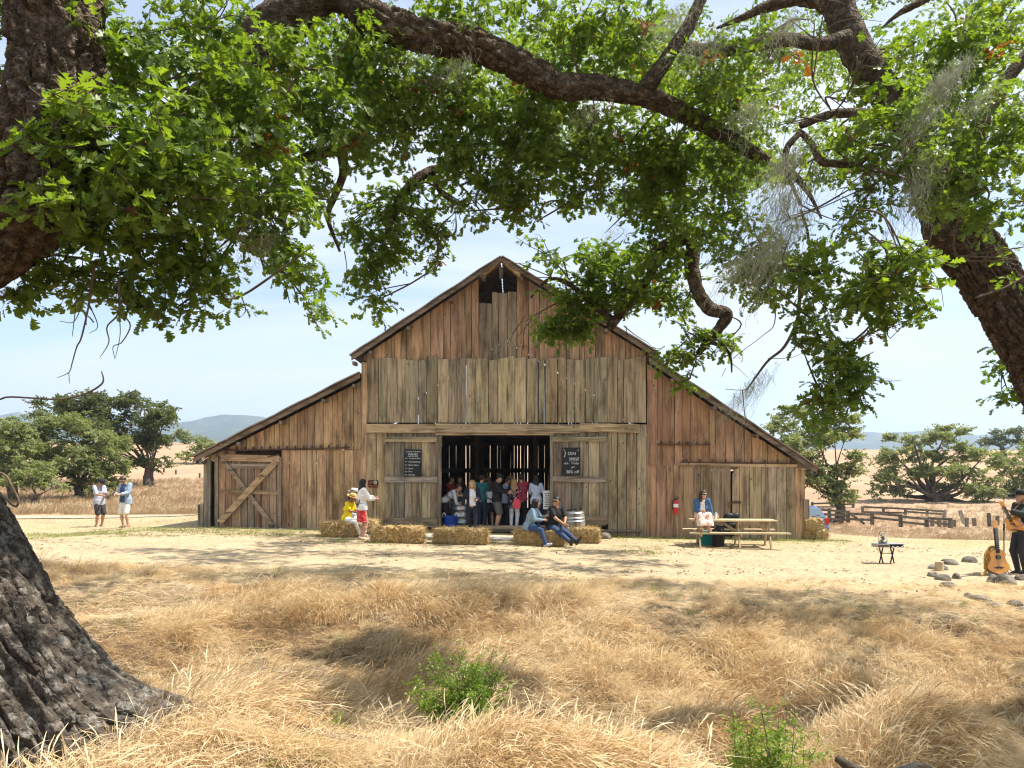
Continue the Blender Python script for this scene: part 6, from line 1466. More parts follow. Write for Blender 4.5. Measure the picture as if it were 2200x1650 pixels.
# thin bare twigs, each oak's own in one part
def twigs(T, lists, name='twig', m='twig'):
    mb = MB()
    for L in lists:
        p, r = pxpts(L); D = catmull(np.column_stack([toloc(T, p), r]), max(6, len(L)*4))
        mb.tube([tuple(q) for q in D[:, :3]], list(np.maximum(D[:, 3], .0012)), 5, False)
    return mb.build(name, M[m], T, True, kind='stuff')
twigs(OAK1, [[(205, 560, 5.2, .012), (195, 620, 5.2, .009), (190, 660, 5.2, .007), (175, 725, 5.2, .006), (165, 745, 5.2, .005), (155, 780, 5.2, .004), (148, 800, 5.2, .003), (122, 812, 5.2, .002)], [(148, 800, 5.2, .003), (149, 824, 5.2, .002)],
    [(190, 650, 5.2, .005), (210, 700, 5.2, .003), (192, 716, 5.2, .002)], [(180, 640, 5.2, .005), (160, 690, 5.2, .003), (128, 690, 5.2, .002)], [(165, 640, 5.2, .004), (158, 700, 5.2, .003), (155, 723, 5.2, .002)],
    [(255, 600, 5.2, .01), (255, 670, 5.2, .007), (230, 702, 5.2, .005), (234, 735, 5.2, .004), (215, 768, 5.2, .002)], [(255, 670, 5.2, .006), (280, 698, 5.2, .005), (262, 735, 5.2, .004), (243, 745, 5.2, .003), (247, 772, 5.2, .002)], [(256, 672, 5.2, .004), (258, 720, 5.2, .003), (248, 768, 5.2, .002)], [(40, 555, 5.0, .003), (32, 590, 5.0, .002), (32, 610, 5., .0015)],
    [(0, 858, 4.6, .006), (20, 853, 4.6, .006), (80, 856, 4.6, .006), (135, 858, 4.6, .006), (185, 845, 4.6, .006), (215, 828, 4.6, .006), (222, 815, 4.6, .005), (218, 798, 4.6, .004)],
    [(-30, 1010, 4.3, .007), (10, 1020, 4.3, .007), (28, 1050, 4.3, .007), (40, 1075, 4.3, .007), (34, 1088, 4.3, .007), (20, 1080, 4.3, .006), (0, 1060, 4.3, .006), (-20, 1050, 4.3, .006)],
    [(350, 550, 6, .006), (355, 640, 6, .005), (352, 700, 6, .003)], [(740, 540, 7.4, .006), (745, 580, 7.4, .004), (735, 610, 7.4, .003), (740, 640, 7.4, .002)],
    [(1720, 560, 7.6, .022), (1718, 640, 7.6, .02), (1712, 690, 7.6, .018), (1685, 745, 7.6, .016), (1650, 775, 7.6, .014), (1620, 815, 7.6, .011), (1605, 835, 7.6, .008), (1590, 838, 7.6, .004), (1558, 836, 7.6, .003)], [(1595, 838, 7.6, .006), (1600, 890, 7.6, .004), (1603, 900, 7.6, .004), (1595, 950, 7.6, .003), (1590, 975, 7.6, .002)],
    [(1650, 770, 7.6, .004), (1700, 768, 7.6, .003), (1740, 750, 7.6, .002)], [(1720, 450, 7.4, .014), (1735, 500, 7.5, .014), (1738, 560, 7.6, .014), (1722, 640, 7.6, .014)],
    [(1660, 600, 8, .01), (1665, 690, 8, .006), (1640, 720, 8, .004), (1600, 750, 8.5, .004), (1575, 770, 9, .005)], [(1572, 780, 9, .004), (1590, 795, 9, .003), (1608, 812, 9, .002)], [(1560, 790, 9, .004), (1550, 810, 9, .003)],
    [(1310, 560, 9.9, .008), (1290, 540, 9.9, .006), (1340, 500, 9.9, .004), (1320, 480, 9.9, .002)], [(1340, 700, 9.9, .008), (1365, 720, 9.9, .006), (1390, 735, 9.9, .004), (1400, 745, 9.9, .002)], [(1345, 700, 9.9, .006), (1350, 735, 9.9, .005), (1375, 760, 9.9, .002)], [(1180, 600, 9.9, .01), (1200, 560, 9.9, .006), (1250, 540, 9.9, .004), (1300, 520, 9.9, .002)]])
twigs(OAK2, [[(1900, 330, 7, .006), (1860, 370, 7, .006), (1820, 400, 7, .004), (1790, 440, 7, .002)], [(1895, 300, 7, .005), (1870, 330, 7, .004), (1890, 360, 7, .003)], [(2200, 595, 6.4, .012), (2160, 618, 6.4, .012), (2120, 632, 6.4, .01), (2095, 640, 6.4, .006)], [(2020, 600, 7.4, .004), (2025, 640, 7.4, .003), (2028, 660, 7.4, .002)], [(1720, 440, 6.4, .008), (1760, 460, 6.4, .006), (1800, 475, 6.4, .003)], [(1840, 352, 6.6, .01), (1900, 370, 6.6, .008), (1960, 330, 6.6, .006), (1990, 310, 6.6, .004)]])

# ------------------------------------------------------------------ foliage: (px, py, rx, ry, Y, half depth, cover)
LB = [(330, 330, 200, 130, 5.0, .5, 1), (190, 300, 90, 80, 4.8, .4, 1), (300, 430, 170, 80, 5.0, .5, 1.1), (420, 200, 170, 120, 5.4, .5, .9), (260, 90, 110, 90, 5.2, .5, .9), (50, 55, 60, 70, 5.3, .4, .9), (30, 240, 50, 90, 5.4, .4, 1), (450, 50, 140, 70, 5.6, .5, .9), (560, 270, 100, 110, 5.8, .5, 1), (420, 400, 140, 90, 5.3, .5, 1),
      (170, 595, 105, 60, 5.4, .35, .8), (110, 590, 60, 40, 5.4, .3, .7), (60, 625, 32, 16, 5.4, .15, .8), (42, 634, 14, 10, 5.4, .1, .9), (280, 590, 90, 70, 5.5, .35, .8), (330, 665, 26, 22, 5.5, .15, .9), (400, 540, 90, 80, 5.6, .4, 1), (450, 590, 70, 55, 5.6, .3, 1), (485, 645, 40, 32, 5.6, .2, .9), (410, 640, 35, 30, 5.6, .2, .9), (590, 520, 70, 60, 6.2, .4, 1), (640, 580, 50, 40, 6.2, .3, 1), (655, 640, 28, 28, 6.2, .2, .9), (560, 440, 110, 80, 6.0, .4, 1), (620, 140, 90, 80, 6.4, .5, .9), (240, 500, 130, 50, 5.2, .4, 1), (100, 420, 25, 30, 4.7, .2, .9), (115, 440, 60, 32, 4.55, .2, .9),
      (690, 250, 110, 110, 7.0, .6, .9), (760, 130, 110, 90, 7.2, .6, 1), (660, 400, 70, 70, 7.0, .5, .7), (850, 190, 110, 110, 7.6, .6, 1), (820, 290, 70, 60, 7.6, .5, .8), (850, 440, 85, 60, 8.3, .5, 1), (820, 520, 70, 60, 8.3, .45, 1), (800, 590, 50, 45, 8.3, .35, 1), (805, 648, 28, 22, 8.3, .2, 1), (920, 500, 40, 55, 8.3, .3, .7), (950, 490, 22, 30, 8.3, .2, .7), (940, 555, 14, 20, 8.3, .15, .6), (960, 390, 30, 25, 8.4, .25, .5), (760, 470, 40, 60, 8.2, .3, .5),
      (985, 230, 95, 90, 7.8, .6, 1.1), (985, 330, 70, 60, 7.8, .5, 1.1), (1000, 50, 140, 60, 7.4, .7, 1), (1000, 440, 35, 25, 7.9, .3, .7), (1060, 400, 60, 50, 7.9, .4, 1), (1110, 300, 100, 110, 8.0, .6, 1.1), (1120, 430, 75, 45, 8.2, .4, 1.05), (1040, 465, 25, 16, 8.2, .2, .8), (1190, 190, 95, 70, 8.0, .5, .9), (1230, 330, 100, 90, 8.2, .6, 1.1), (1260, 410, 70, 30, 8.3, .35, .8), (1240, 60, 140, 70, 7.6, .7, 1), (1345, 310, 90, 80, 8.4, .6, 1), (1400, 400, 80, 80, 8.8, .6, 1.05), (1370, 90, 80, 80, 8.0, .6, .9), (1460, 400, 90, 90, 8.6, .6, 1.05), (1450, 300, 90, 60, 8.4, .5, 1), (1430, 520, 70, 60, 9.0, .5, 1), (1400, 600, 60, 50, 9.4, .4, .9), (1215, 430, 25, 22, 8.3, .2, .7),
      (1180, 560, 60, 35, 9.9, .3, 1.0), (1150, 525, 35, 25, 9.9, .25, 1.2), (1300, 570, 100, 55, 9.9, .45, 1.5), (1350, 630, 75, 45, 9.8, .4, 1.3), (1210, 640, 50, 30, 9.9, .3, 1.3), (1125, 570, 35, 25, 9.9, .25, 1.2), (1130, 690, 55, 42, 10, .3, 1.8), (1190, 700, 62, 38, 10, .3, 1.7), (1090, 745, 30, 22, 10, .2, 2.2), (1245, 705, 34, 28, 10, .2, 1.5), (1125, 750, 28, 20, 10, .15, 1.8), (1270, 650, 50, 34, 10, .25, 1.2),
      (1580, 470, 90, 100, 8.0, .6, 1), (1540, 180, 110, 90, 7.8, .6, .9), (1600, 330, 90, 90, 7.9, .6, .9), (1620, 570, 80, 70, 7.9, .5, 1), (1680, 480, 80, 100, 7.4, .6, .95), (1640, 640, 45, 30, 7.8, .3, .8), (1470, 760, 40, 35, 9, .3, .9), (1500, 725, 45, 35, 9, .3, .7), (1480, 815, 26, 22, 9, .2, .9), (1560, 735, 45, 28, 9, .25, .8), (1430, 760, 26, 20, 9, .2, .8), (1440, 640, 28, 50, 9.2, .3, .6), (1470, 645, 26, 24, 9.1, .2, .7)]
RB = [(1960, 330, 70, 60, 6.6, .4, 1), (1900, 240, 80, 60, 6.6, .4, .9), (1850, 120, 90, 70, 6.9, .4, 1), (2000, 430, 40, 40, 6.6, .3, .9), (1790, 320, 70, 60, 6.5, .4, .9), (2060, 90, 70, 60, 7, .4, .9), (1650, 130, 110, 90, 7.0, .6, .8), (1710, 250, 100, 80, 7.0, .6, .8), (1750, 50, 110, 70, 7.2, .6, .8), (1700, 390, 90, 70, 6.8, .5, .8), (1760, 590, 70, 80, 6.6, .4, .9), (1750, 690, 60, 45, 6.6, .35, .9), (1790, 760, 48, 52, 6.6, .3, 1.3), (1830, 800, 48, 42, 6.6, .3, 1.3), (1780, 840, 50, 40, 6.6, .3, 1.3), (1755, 890, 25, 35, 6.6, .2, .9), (1830, 860, 22, 20, 6.6, .2, .8), (1850, 640, 70, 55, 6.2, .4, .85), (1900, 590, 80, 60, 6.0, .4, 1), (1950, 560, 55, 50, 5.9, .35, 1), (1980, 640, 35, 30, 6.0, .25, .8), (1900, 690, 45, 35, 6.2, .25, .8), (1830, 450, 80, 90, 6.8, .5, .75), (1860, 330, 60, 60, 7, .4, .4), (1820, 220, 100, 80, 7.2, .5, .9), (1900, 130, 80, 70, 7.6, .5, .8), (1970, 90, 60, 50, 7.8, .4, .5), (1960, 200, 60, 60, 7.2, .4, .5), (2050, 190, 90, 80, 7.2, .5, .9), (2130, 90, 80, 70, 7.6, .5, .7), (2150, 280, 80, 110, 6.8, .5, 1.05), (2090, 380, 70, 70, 6.6, .45, 1), (2030, 300, 50, 60, 6.8, .4, .7), (2180, 430, 40, 80, 6.2, .4, 1.1), (2175, 560, 30, 50, 6.2, .3, .9), (2110, 450, 50, 30, 6.4, .3, .9), (2010, 420, 40, 40, 7.0, .3, .8), (2178, 790, 30, 60, 8.6, .3, .9), (2165, 840, 25, 30, 8.6, .25, .9), (2190, 730, 20, 40, 8.6, .3, .9)]
FB = [(250, 120, 200, 130, 12, 1.2, .35), (560, 160, 200, 150, 12, 1.4, .45), (780, 200, 160, 160, 12.5, 1.4, .4), (1080, 120, 220, 140, 13, 1.6, .5), (1350, 180, 200, 160, 13, 1.6, .5), (1620, 250, 200, 180, 12, 1.5, .4), (1900, 60, 160, 60, 12, 1.4, .3), (480, 330, 140, 110, 10.5, 1.0, .4), (1480, 430, 130, 100, 11.5, 1.0, .3), (2120, 200, 110, 160, 11, 1.2, .35)]
def blob_pts(BL, seed, per=.0100, lai=1.75):
    out = []
    for i, (px, py, rx, ry, Y, rd, cov) in enumerate(BL):
        c = W(px, py, Y); k = Y/F; ar = PI*rx*ry*k*k
        n = max(6, int(ar*lai*cov/per)); out.append(clumped(n, c, (rx*k, rd, ry*k), seed+i))
    return np.concatenate(out)
def sprig_rot(P, seed):
    r_ = np.random.default_rng(seed); n = len(P)
    return np.stack([r_.normal(0, .45, n), r_.uniform(-.2, 1.0, n), r_.uniform(0, 2*PI, n)], 1)
def overhead(boxes, seed):
    """the part of the crowns above the frame: it shades the ground"""
    out = []
    for i, (x, y, z, rx, ry, rz, n) in enumerate(boxes): out.append(clumped(n, (x, y, z), (rx, ry, rz), seed+i, .6))
    return np.concatenate(out)
def foliage(T, P, seed, name='foliage', nsing=300):
    loc = np.array(T.location); r_ = np.random.default_rng(seed); n = len(P)
    rot = sprig_rot(P, seed); scl = r_.uniform(.8, 1.25, n); idx = r_.integers(0, len(SPRIGS), n)
    # the sprigs that show largest become single leaves
    k = F/P[:, 1]; pxx = 1100+P[:, 0]*k; pyy = HOR-(P[:, 2]-EYE)*k
    vis = (pxx > 0) & (pxx < 2200) & (pyy > 0) & (pyy < 1650)
    d = np.where(vis, P[:, 1], 99); near = np.argsort(d)[:max(1, nsing//9)]
    keep = np.ones(n, bool); keep[near] = False
    lv = [mk_leaf(s) for s in range(4)]
    cnt = 0
    for i in near:
        m_ = Euler(tuple(rot[i])).to_matrix()
        for q in range(9):
            if cnt >= nsing: break
            f = (q+.6)/9; az = q*2.4+r_.uniform(-.4, .4)
            lm = Euler((r_.uniform(-.6, .6), r_.uniform(-.5, .7), az if f < .8 else r_.uniform(-.7, .7))).to_matrix()
            o = bpy.data.objects.new('leaf', lv[q % 4]); COL.objects.link(o); o.parent = T
            p = Vector(P[i]-loc)+m_ @ (Vector((.17*f, 0, 0))*scl[i]+lm @ Vector((.012, 0, 0)))
            o.matrix_local = Matrix.LocRotScale(p, (m_ @ lm).to_quaternion(), Vector((1, 1, 1))*scl[i]*r_.uniform(.075, .115)); cnt += 1
    # woody stems of those sprigs
    mb = MB()
    for i in near:
        m_ = Euler(tuple(rot[i])).to_matrix(); a = Vector(P[i]-loc); mb.tube([a-m_ @ Vector((.12, 0, 0)), a, a+m_ @ Vector((.17*scl[i], 0, 0))], [.005, .004, .0015], 4)
    mb.build('sprig_stem', M['twig'], T, True, kind='stuff')
    return scatter(name, SPRIGS, (P-loc)[keep], rot[keep], scl[keep], idx[keep], M['leaf'], T)
_lm = {}
def mk_leaf(s):
    if s not in _lm:
        V, Fc = oak_leaf(1.0, 900+s); me = bpy.data.meshes.new('leaf'); me.from_pydata(V.tolist(), [], Fc); me.update(); me.materials.append(M['leaf']); _lm[s] = me
    return _lm[s]
def over_boxes():
    r_ = np.random.default_rng(77); out = []
    def add(n, x0, x1, y0, y1, z, dz, rr_):
        for _ in range(n):
            y = r_.uniform(y0, y1); r0 = r_.uniform(*rr_); zz_ = (z if z else 1.97+.637*y+1.3)+r_.uniform(0, dz)
            out.append((r_.uniform(x0, x1), y, zz_, r0*1.2, r0, r0*.55, int(130*r0*r0)+20))
    add(7, -5, 8, 4.2, 11.5, None, 1.0, (.5, 1.1))       # over the bank
    add(15, -3.0, 9.5, 13.5, 17.8, 9.8, 1.6, (.8, 1.5))      # dapples on the yard
    add(13, 0.5, 8.5, 18.0, 21.6, 9.6, 1.6, (.8, 1.4))     # shade before the doors
    return out
P1 = np.concatenate([blob_pts(LB, 100), blob_pts(FB, 300, .02, 1.5),
     overhead(over_boxes(), 400)])
P2 = np.concatenate([blob_pts(RB, 200), overhead([(9.5, 8, 6.5, 2.0, 2.5, 2.2, 1500), (8.5, 5.5, 7.0, 2.0, 1.6, 1.6, 900), (10, 12.0, 8.5, 2.4, 1.8, 1.6, 700)], 500)])
# openings in the crowns through which the sun reaches the bank
def sungaps(P):
    d = np.array(sd)
    for px, py, Y, r in ((1000, 1430, 7.0, .75), (960, 1480, 6.9, .6), (700, 1315, 10.3, .8), (1350, 1300, 10.4, .6), (1950, 1420, 7.6, .8), (2080, 1360, 9.2, .8), (1700, 1340, 9.8, .55), (1640, 1560, 5.6, .5), (350, 1290, 11.2, .7), (1500, 1470, 7.2, .5), (560, 1480, 6.8, .45)):
        q = P-np.array(W(px, py, Y)); al = q @ d; off = np.linalg.norm(q-al[:, None]*d, axis=1)
        P = P[~((off < r*(.75+.5*vnoise(P[:, 0]*2, P[:, 1]*2, P[:, 2]*2, 3))) & (P[:, 2] > 3.2))]
        
    return P
P1 = sungaps(P1); P2 = sungaps(P2)
foliage(OAK1, P1, 1); foliage(OAK2, P2, 2)
# twiggy wood inside the crowns: stems joining clump centres to the nearest limb
def inner_twigs(T, BL, limbs_px, seed):
    r_ = np.random.default_rng(seed); mb = MB(); loc = np.array(T.location)
    LP = np.concatenate([np.array([W(*q[:3]) for q in L]) for L in limbs_px]); LP = np.concatenate([catmull(LP[i:i+2], 6) for i in range(len(LP)-1)])
    for (px, py, rx, ry, Y, rd, cov) in BL:
        c = np.array(W(px, py, Y)); k = Y/F
        q = LP[np.argsort(np.linalg.norm(LP-c, axis=1))[r_.integers(0, 5)]]
        if np.linalg.norm(q-c) > 0.9: q = c+np.array([r_.normal()*.35, .1, .45])
        mid = (q+c)/2+r_.normal(size=3)*.10
        D = catmull([q, mid, c], 9); mb.tube([tuple(v-loc) for v in D], [.003, .006, .009, .010, .010, .009, .008, .007, .005], 5, False)
        for j in range(max(3, int(rx*ry/1300))):
            e = c+r_.normal(size=3)*np.array([rx*k, rd, ry*k])*.55; m2 = (c+e)/2+r_.normal(size=3)*.05
            s0 = D[r_.integers(4, 9)]
            D2 = catmull([s0, m2, e], 6); mb.tube([tuple(v-loc) for v in D2], list(np.linspace(.007, .002, 6)), 4, False)
    return mb.build('inner_twigs', M['twig'], T, True, kind='stuff')
inner_twigs(OAK1, LB, [LONG, [(0, 468, 5.0), (115, 280, 4.9), (122, 150, 4.9), (118, 0, 4.9)], [(440, 250, 7), (640, 20, 7)], [(930, 365, 8.4), (850, 450, 8.3)], [(800, 250, 7.4), (735, 315, 7.4), (715, 430, 7.4)], [(735, 318, 7.4), (590, 400, 7.1)], [(1440, 520, 9), (1500, 625, 9), (1560, 675, 9), (1500, 760, 9)], [(1390, 600, 9.6), (1320, 690, 9.9), (1225, 612, 9.9)]], 31)
inner_twigs(OAK2, RB, [[(2055, 505, 8), (1975, 320, 8), (1835, 95, 8), (1770, -90, 8)], [(2030, 450, 8), (2120, 240, 8), (2260, 60, 8)], [(1960, 310, 7.6), (1790, 245, 7.4)], [(1765, 345, 6.6), (1845, 352, 6.6)]], 32)
# hanging lace lichen
def lichen(T, spots, seed):
    r_ = np.random.default_rng(seed); mb = MB(); loc = Vector(T.location)
    for px, py, Y, n, L, wx in spots:
        for _ in range(int(n*1.1)):
            q_ = r_.normal(); a = W(px+q_*24, py-q_*14+r_.normal()*9, Y+r_.normal()*.08)-loc; l = L*r_.uniform(.2, 1.15)*(1 if r_.random() < .6 else .5); k = 11; pts = []; jx = np.cumsum(r_.normal(0, .012, k)); jy = np.cumsum(r_.normal(0, .008, k))
            dx = wx*l*r_.uniform(.6, 1.3); ph = r_.uniform(0, 6); am = r_.uniform(.008, .05); dx += r_.normal()*.09*l; dy_ = r_.normal()*.12*l
            for i in range(k):
                f = i/(k-1); pts.append(a+Vector((dx*f**1.4+am*math.sin(ph+f*9)+jx[i], dy_*f+jy[i]+r_.normal()*.012, -l*f*(1-.15*f)+am*math.cos(ph+f*7)*.6)))
            w_ = r_.uniform(.0007, .0017)
            b = len(mb.V)
            for i, p in enumerate(pts): mb.V += [tuple(p+Vector((-w_, 0, 0))), tuple(p+Vector((w_, 0, .001)))]
            mb.F += [(b+2*i, b+2*i+1, b+2*i+3, b+2*i+2) for i in range(k-1)]
    return mb.build('hanging_lichen', M['lichen'], T, kind='stuff')
lichen(OAK2, [(1690, 330, 6.3, 160, 1.0, -.35), (1700, 410, 6.3, 170, .9, -.45), (1715, 470, 6.3, 120, .6, -.5), (1690, 40, 6.6, 110, .5, .0), (1600, 230, 7.0, 110, .4, .3), (2020, 170, 6.2, 150, .55, -.45), (2050, 140, 6.2, 130, .5, -.5), (1990, 240, 6.2, 130, .45, -.5), (2110, 200, 6.4, 90, .45, -.5), (1870, 370, 6.8, 90, .5, 0), (1960, 400, 6.4, 120, .6, -.2), (1660, 520, 6.6, 120, .7, -.25), (1990, 330, 6.3, 90, .6, -.1)], 41)
lichen(OAK1, [(1610, 830, 7.6, 110, .75, -.75), (1640, 800, 7.6, 50, .5, -.8), (1450, 30, 6.9, 120, .4, -.5), (1530, 80, 7.0, 90, .4, 0), (560, 510, 5.9, 110, .25, 0), (500, 490, 5.8, 80, .2, 0), (980, 130, 7, 60, .35, .05), (1260, 230, 7.3, 60, .35, -.1), (1580, 560, 7.4, 100, .6, -.35), (1310, 500, 9.8, 60, .3, .1), (900, 120, 7, 40, .3, 0), (1480, 100, 7.5, 80, .3, 0)], 42)

# ------------------------------------------------------------------ oaks in the fields
def field_oak(label, trunk_px, blobs, Y, m, th_px=10, seed=0, name='oak_tree', leafsize=1.0, forks=3, cat='tree'):
    px, py = trunk_px; k = Y/F; base = W(px, py, Y); base.z = min(base.z, float(gz(base.x, base.y))+.3)
    T = thing(name, label, cat, base)
    r_ = np.random.default_rng(seed)
    cs_ = [np.array(W(b[0], b[1], Y+r_.uniform(-1, 1)*b[2]*k*.6)) for b in blobs]
    fork = np.array(base)+np.array([r_.uniform(-.2, .2), 0, (py-np.mean([b[1] for b in blobs]))*k*.35])
    bark_tube('trunk', [tuple(np.array(q)-np.array(base)) for q in (np.array(base)-[0, 0, .3], (np.array(base)+fork)/2+r_.normal(size=3)*.15, fork)], [th_px*k*1.15, th_px*k, th_px*k*.85], M['far_bark'], T, .16, .2, .05, seed)
    for c in cs_:
        mid = (fork*.55+c*.45)+r_.normal(size=3)*.35
        D = catmull([fork, mid, c], 9)-np.array(base)
        MB().tube([tuple(v) for v in D], list(np.linspace(th_px*k*.38, th_px*k*.06, 9)), 6, False).build('limb', M['far_bark'], T, True)
    P = []
    for i, (b, c) in enumerate(zip(blobs, cs_)):
        rx, ry = b[2]*k, b[3]*k; nn = max(30, int(PI*rx*ry*22*(b[4] if len(b) > 4 else 1)/(leafsize**2*.55)*1.0))
        # each mass is itself made of smaller tufts
        nt = max(6, int(nn/34)); d = r_.normal(size=(nt, 3)); d /= np.linalg.norm(d, axis=1)[:, None]
        d[:, 2] = np.where(d[:, 2] < -.5, -d[:, 2]*.3, d[:, 2])
        tc = c+d*np.array([rx, rx*.8, ry])*r_.uniform(.45, 1.1, (nt, 1))
        tr_ = np.clip(.36*min(rx, ry), .25, 1.1)
        for q in tc: P.append(q+np.clip(r_.normal(size=(int(nn/nt)+1, 3)), -1.6, 1.6)*tr_*np.array([.6, .6, .42]))
    P = np.concatenate(P); n = len(P)
    V4 = [sprig(s+70+seed, 18, .115*leafsize, .36*leafsize, small_leaf) for s in range(4)]
    rot = np.stack([r_.normal(0, .6, n), r_.uniform(-.6, .8, n), r_.uniform(0, 6.28, n)], 1)
    scatter('crown', V4, P-np.array(base), rot, r_.uniform(.8, 1.3, n), r_.integers(0, 4, n), M[m], T)
    return T
field_oak('dark broad oak behind the pale ones at the left', (318, 1010), [(230, 872, 80, 40), (300, 880, 60, 44), (340, 915, 34, 42), (160, 885, 80, 40), (110, 895, 60, 30), (250, 910, 95, 44), (320, 955, 48, 44), (180, 920, 85, 46), (348, 1000, 20, 24), (298, 995, 20, 28), (265, 945, 70, 46), (215, 960, 60, 40), (355, 890, 18, 24)], 56, 'dark_leaf', 9, 1, leafsize=1.25)
field_oak('large pale green oak spreading behind the two standing men', (175, 1048), [(150, 922, 85, 46), (90, 940, 70, 50), (200, 962, 66, 50), (130, 985, 80, 48), (240, 995, 40, 44), (60, 985, 70, 50), (180, 1012, 66, 40), (170, 1038, 26, 18), (252, 1005, 26, 26), (110, 1015, 60, 36), (215, 1030, 40, 24)], 46, 'far_leaf', 8, 2, leafsize=1.05)
field_oak('pale green oak cut by the left edge behind the big trunk', (30, 1055), [(10, 930, 70, 48), (40, 970, 70, 50), (0, 1000, 60, 50), (-40, 960, 60, 60), (70, 1010, 50, 36), (30, 1030, 50, 30)], 43, 'far_leaf', 8, 3, leafsize=1.05)
field_oak('low rounded grey-green bush in front of the left oaks', (85, 1060), [(85, 1022, 48, 32), (110, 1040, 35, 22), (60, 1035, 40, 25)], 40, 'far_leaf', 4, 4, 'bush', 1.0, cat='bush')
field_oak('small far oak in the gap left of the barn, upper one', (398, 956), [(395, 936, 26, 16), (412, 944, 24, 14), (440, 948, 16, 8)], 120, 'far_leaf', 3, 5, leafsize=2.2)
field_oak('low bushy oak just above the left end of the barn roof', (425, 990), [(400, 980, 24, 13), (430, 965, 26, 18), (450, 955, 14, 10), (445, 985, 25, 12)], 80, 'far_leaf', 4, 6, leafsize=1.7)
field_oak('tall oak rising behind the right end of the barn roof', (1800, 1095), [(1680, 920, 50, 28), (1730, 890, 50, 30), (1790, 900, 50, 34), (1700, 960, 60, 40), (1770, 950, 60, 42), (1820, 930, 38, 34), (1835, 985, 26, 30), (1770, 1010, 50, 34), (1810, 1045, 30, 30), (1830, 1070, 22, 20), (1740, 990, 40, 36), (1755, 1040, 40, 34), (1790, 1068, 28, 22), (1820, 1010, 36, 30)], 44, 'far_leaf', 9, 7, leafsize=1.15)
field_oak('big spreading oak with a dark trunk right of the stand of fences', (2008, 1098), [(1960, 940, 60, 26), (2030, 935, 50, 26), (1920, 975, 45, 34), (1990, 975, 60, 36), (2060, 970, 50, 34), (1905, 1030, 35, 40), (1950, 1020, 50, 36), (2085, 1020, 46, 40), (2030, 1020, 50, 30), (2110, 985, 40, 26), (2060, 1050, 50, 30), (1890, 1060, 20, 24), (2130, 1060, 36, 34), (2100, 1085, 36, 22), (1925, 1060, 28, 22)], 58, 'far_leaf', 16, 8, leafsize=1.35)
field_oak('grey-green oak at the right edge behind the musician', (2185, 1100), [(2150, 1000, 40, 30), (2190, 1030, 40, 50), (2170, 1075, 40, 30), (2210, 980, 40, 40), (2230, 1050, 40, 50)], 62, 'far_leaf', 9, 9, leafsize=1.4)
field_oak('dark round oak far back on the right skyline', (2155, 965), [(2140, 938, 22, 18), (2170, 932, 26, 18), (2155, 950, 36, 14), (2190, 950, 24, 16), (2115, 950, 16, 12)], 120, 'dark_leaf', 4, 10, leafsize=2.2)
field_oak('small dark shrub on the slope beside the man in the pale shirt', (235, 1050), [(232, 1043, 14, 9), (205, 1055, 12, 7)], 44, 'dark_leaf', 2, 11, 'bush', .9, cat='bush')

# ------------------------------------------------------------------ green shrubs in the foreground
def shrub(label, px, py, blobs, Y, seed, dens=1.0):
    k = Y/F; base = W(px, py, Y); base.z = float(gz(base.x, base.y)); T = thing('shrub', label, 'shrub', base)
    r_ = np.random.default_rng(seed); P = []; mb = MB(); b0 = np.array(base)
    for (x, y, rx, ry) in blobs:
        c = np.array(W(x, y, Y+r_.uniform(-.25, .25))); n = int(PI*rx*ry*k*k*900*dens)+5
        for j in range(max(3, int(rx*ry/350))):
            e = c+np.clip(r_.normal(size=3), -1.3, 1.3)*np.array([rx*k, rx*k*.7, ry*k])*.75; m_ = (b0+e)/2+r_.normal(size=3)*np.array([.06, .06, .03])+np.array([0, 0, .03])
            D = catmull([b0+r_.normal(size=3)*[.05, .05, 0], m_, e], 9); mb.tube([tuple(v-b0) for v in D], list(np.linspace(.006, .0018, 9)), 4, False)
            for q in range(max(4, n//max(3, int(rx*ry/350)))):
                f = r_.uniform(.45, 1.03); p = D[min(8, int(f*8))]; P.append(p+r_.normal(size=3)*.028)
    mb.build('stems', M['twig'], T, True, kind='stuff')
    P = np.array(P); n = len(P); V4 = [sprig(s+300+seed, 7, .026, .07, small_leaf) for s in range(5)]
    scatter('foliage', V4, P-b0, np.stack([r_.normal(0, .6, n), r_.uniform(-1.1, .3, n), r_.uniform(0, 6.28, n)], 1), r_.uniform(.7, 1.3, n), r_.integers(0, 5, n), M['shrub_leaf'], T)
shrub('bright green spiky shrub in the gully at the middle of the foreground', 990, 1530, [(930, 1440, 40, 45), (1000, 1400, 26, 40), (1060, 1410, 28, 36), (1050, 1470, 50, 50), (960, 1480, 50, 45), (1000, 1450, 40, 40), (1070, 1530, 26, 24), (900, 1500, 22, 24), (1000, 1510, 60, 34)], 6.9, 1, 1.8)
shrub('lower green shrub at the bottom right with small round leaves', 1630, 1640, [(1580, 1580, 40, 50), (1640, 1590, 60, 60), (1680, 1560, 30, 40), (1720, 1610, 40, 40), (1600, 1530, 30, 26), (1560, 1620, 30, 36), (1690, 1520, 18, 20)], 5.4, 2, 2.0)
shrub('small flat patch of fresh green leaves beside the tree roots', 720, 1556, [(720, 1548, 40, 12), (690, 1552, 20, 8), (755, 1550, 22, 10)], 6.3, 3, 1.6)
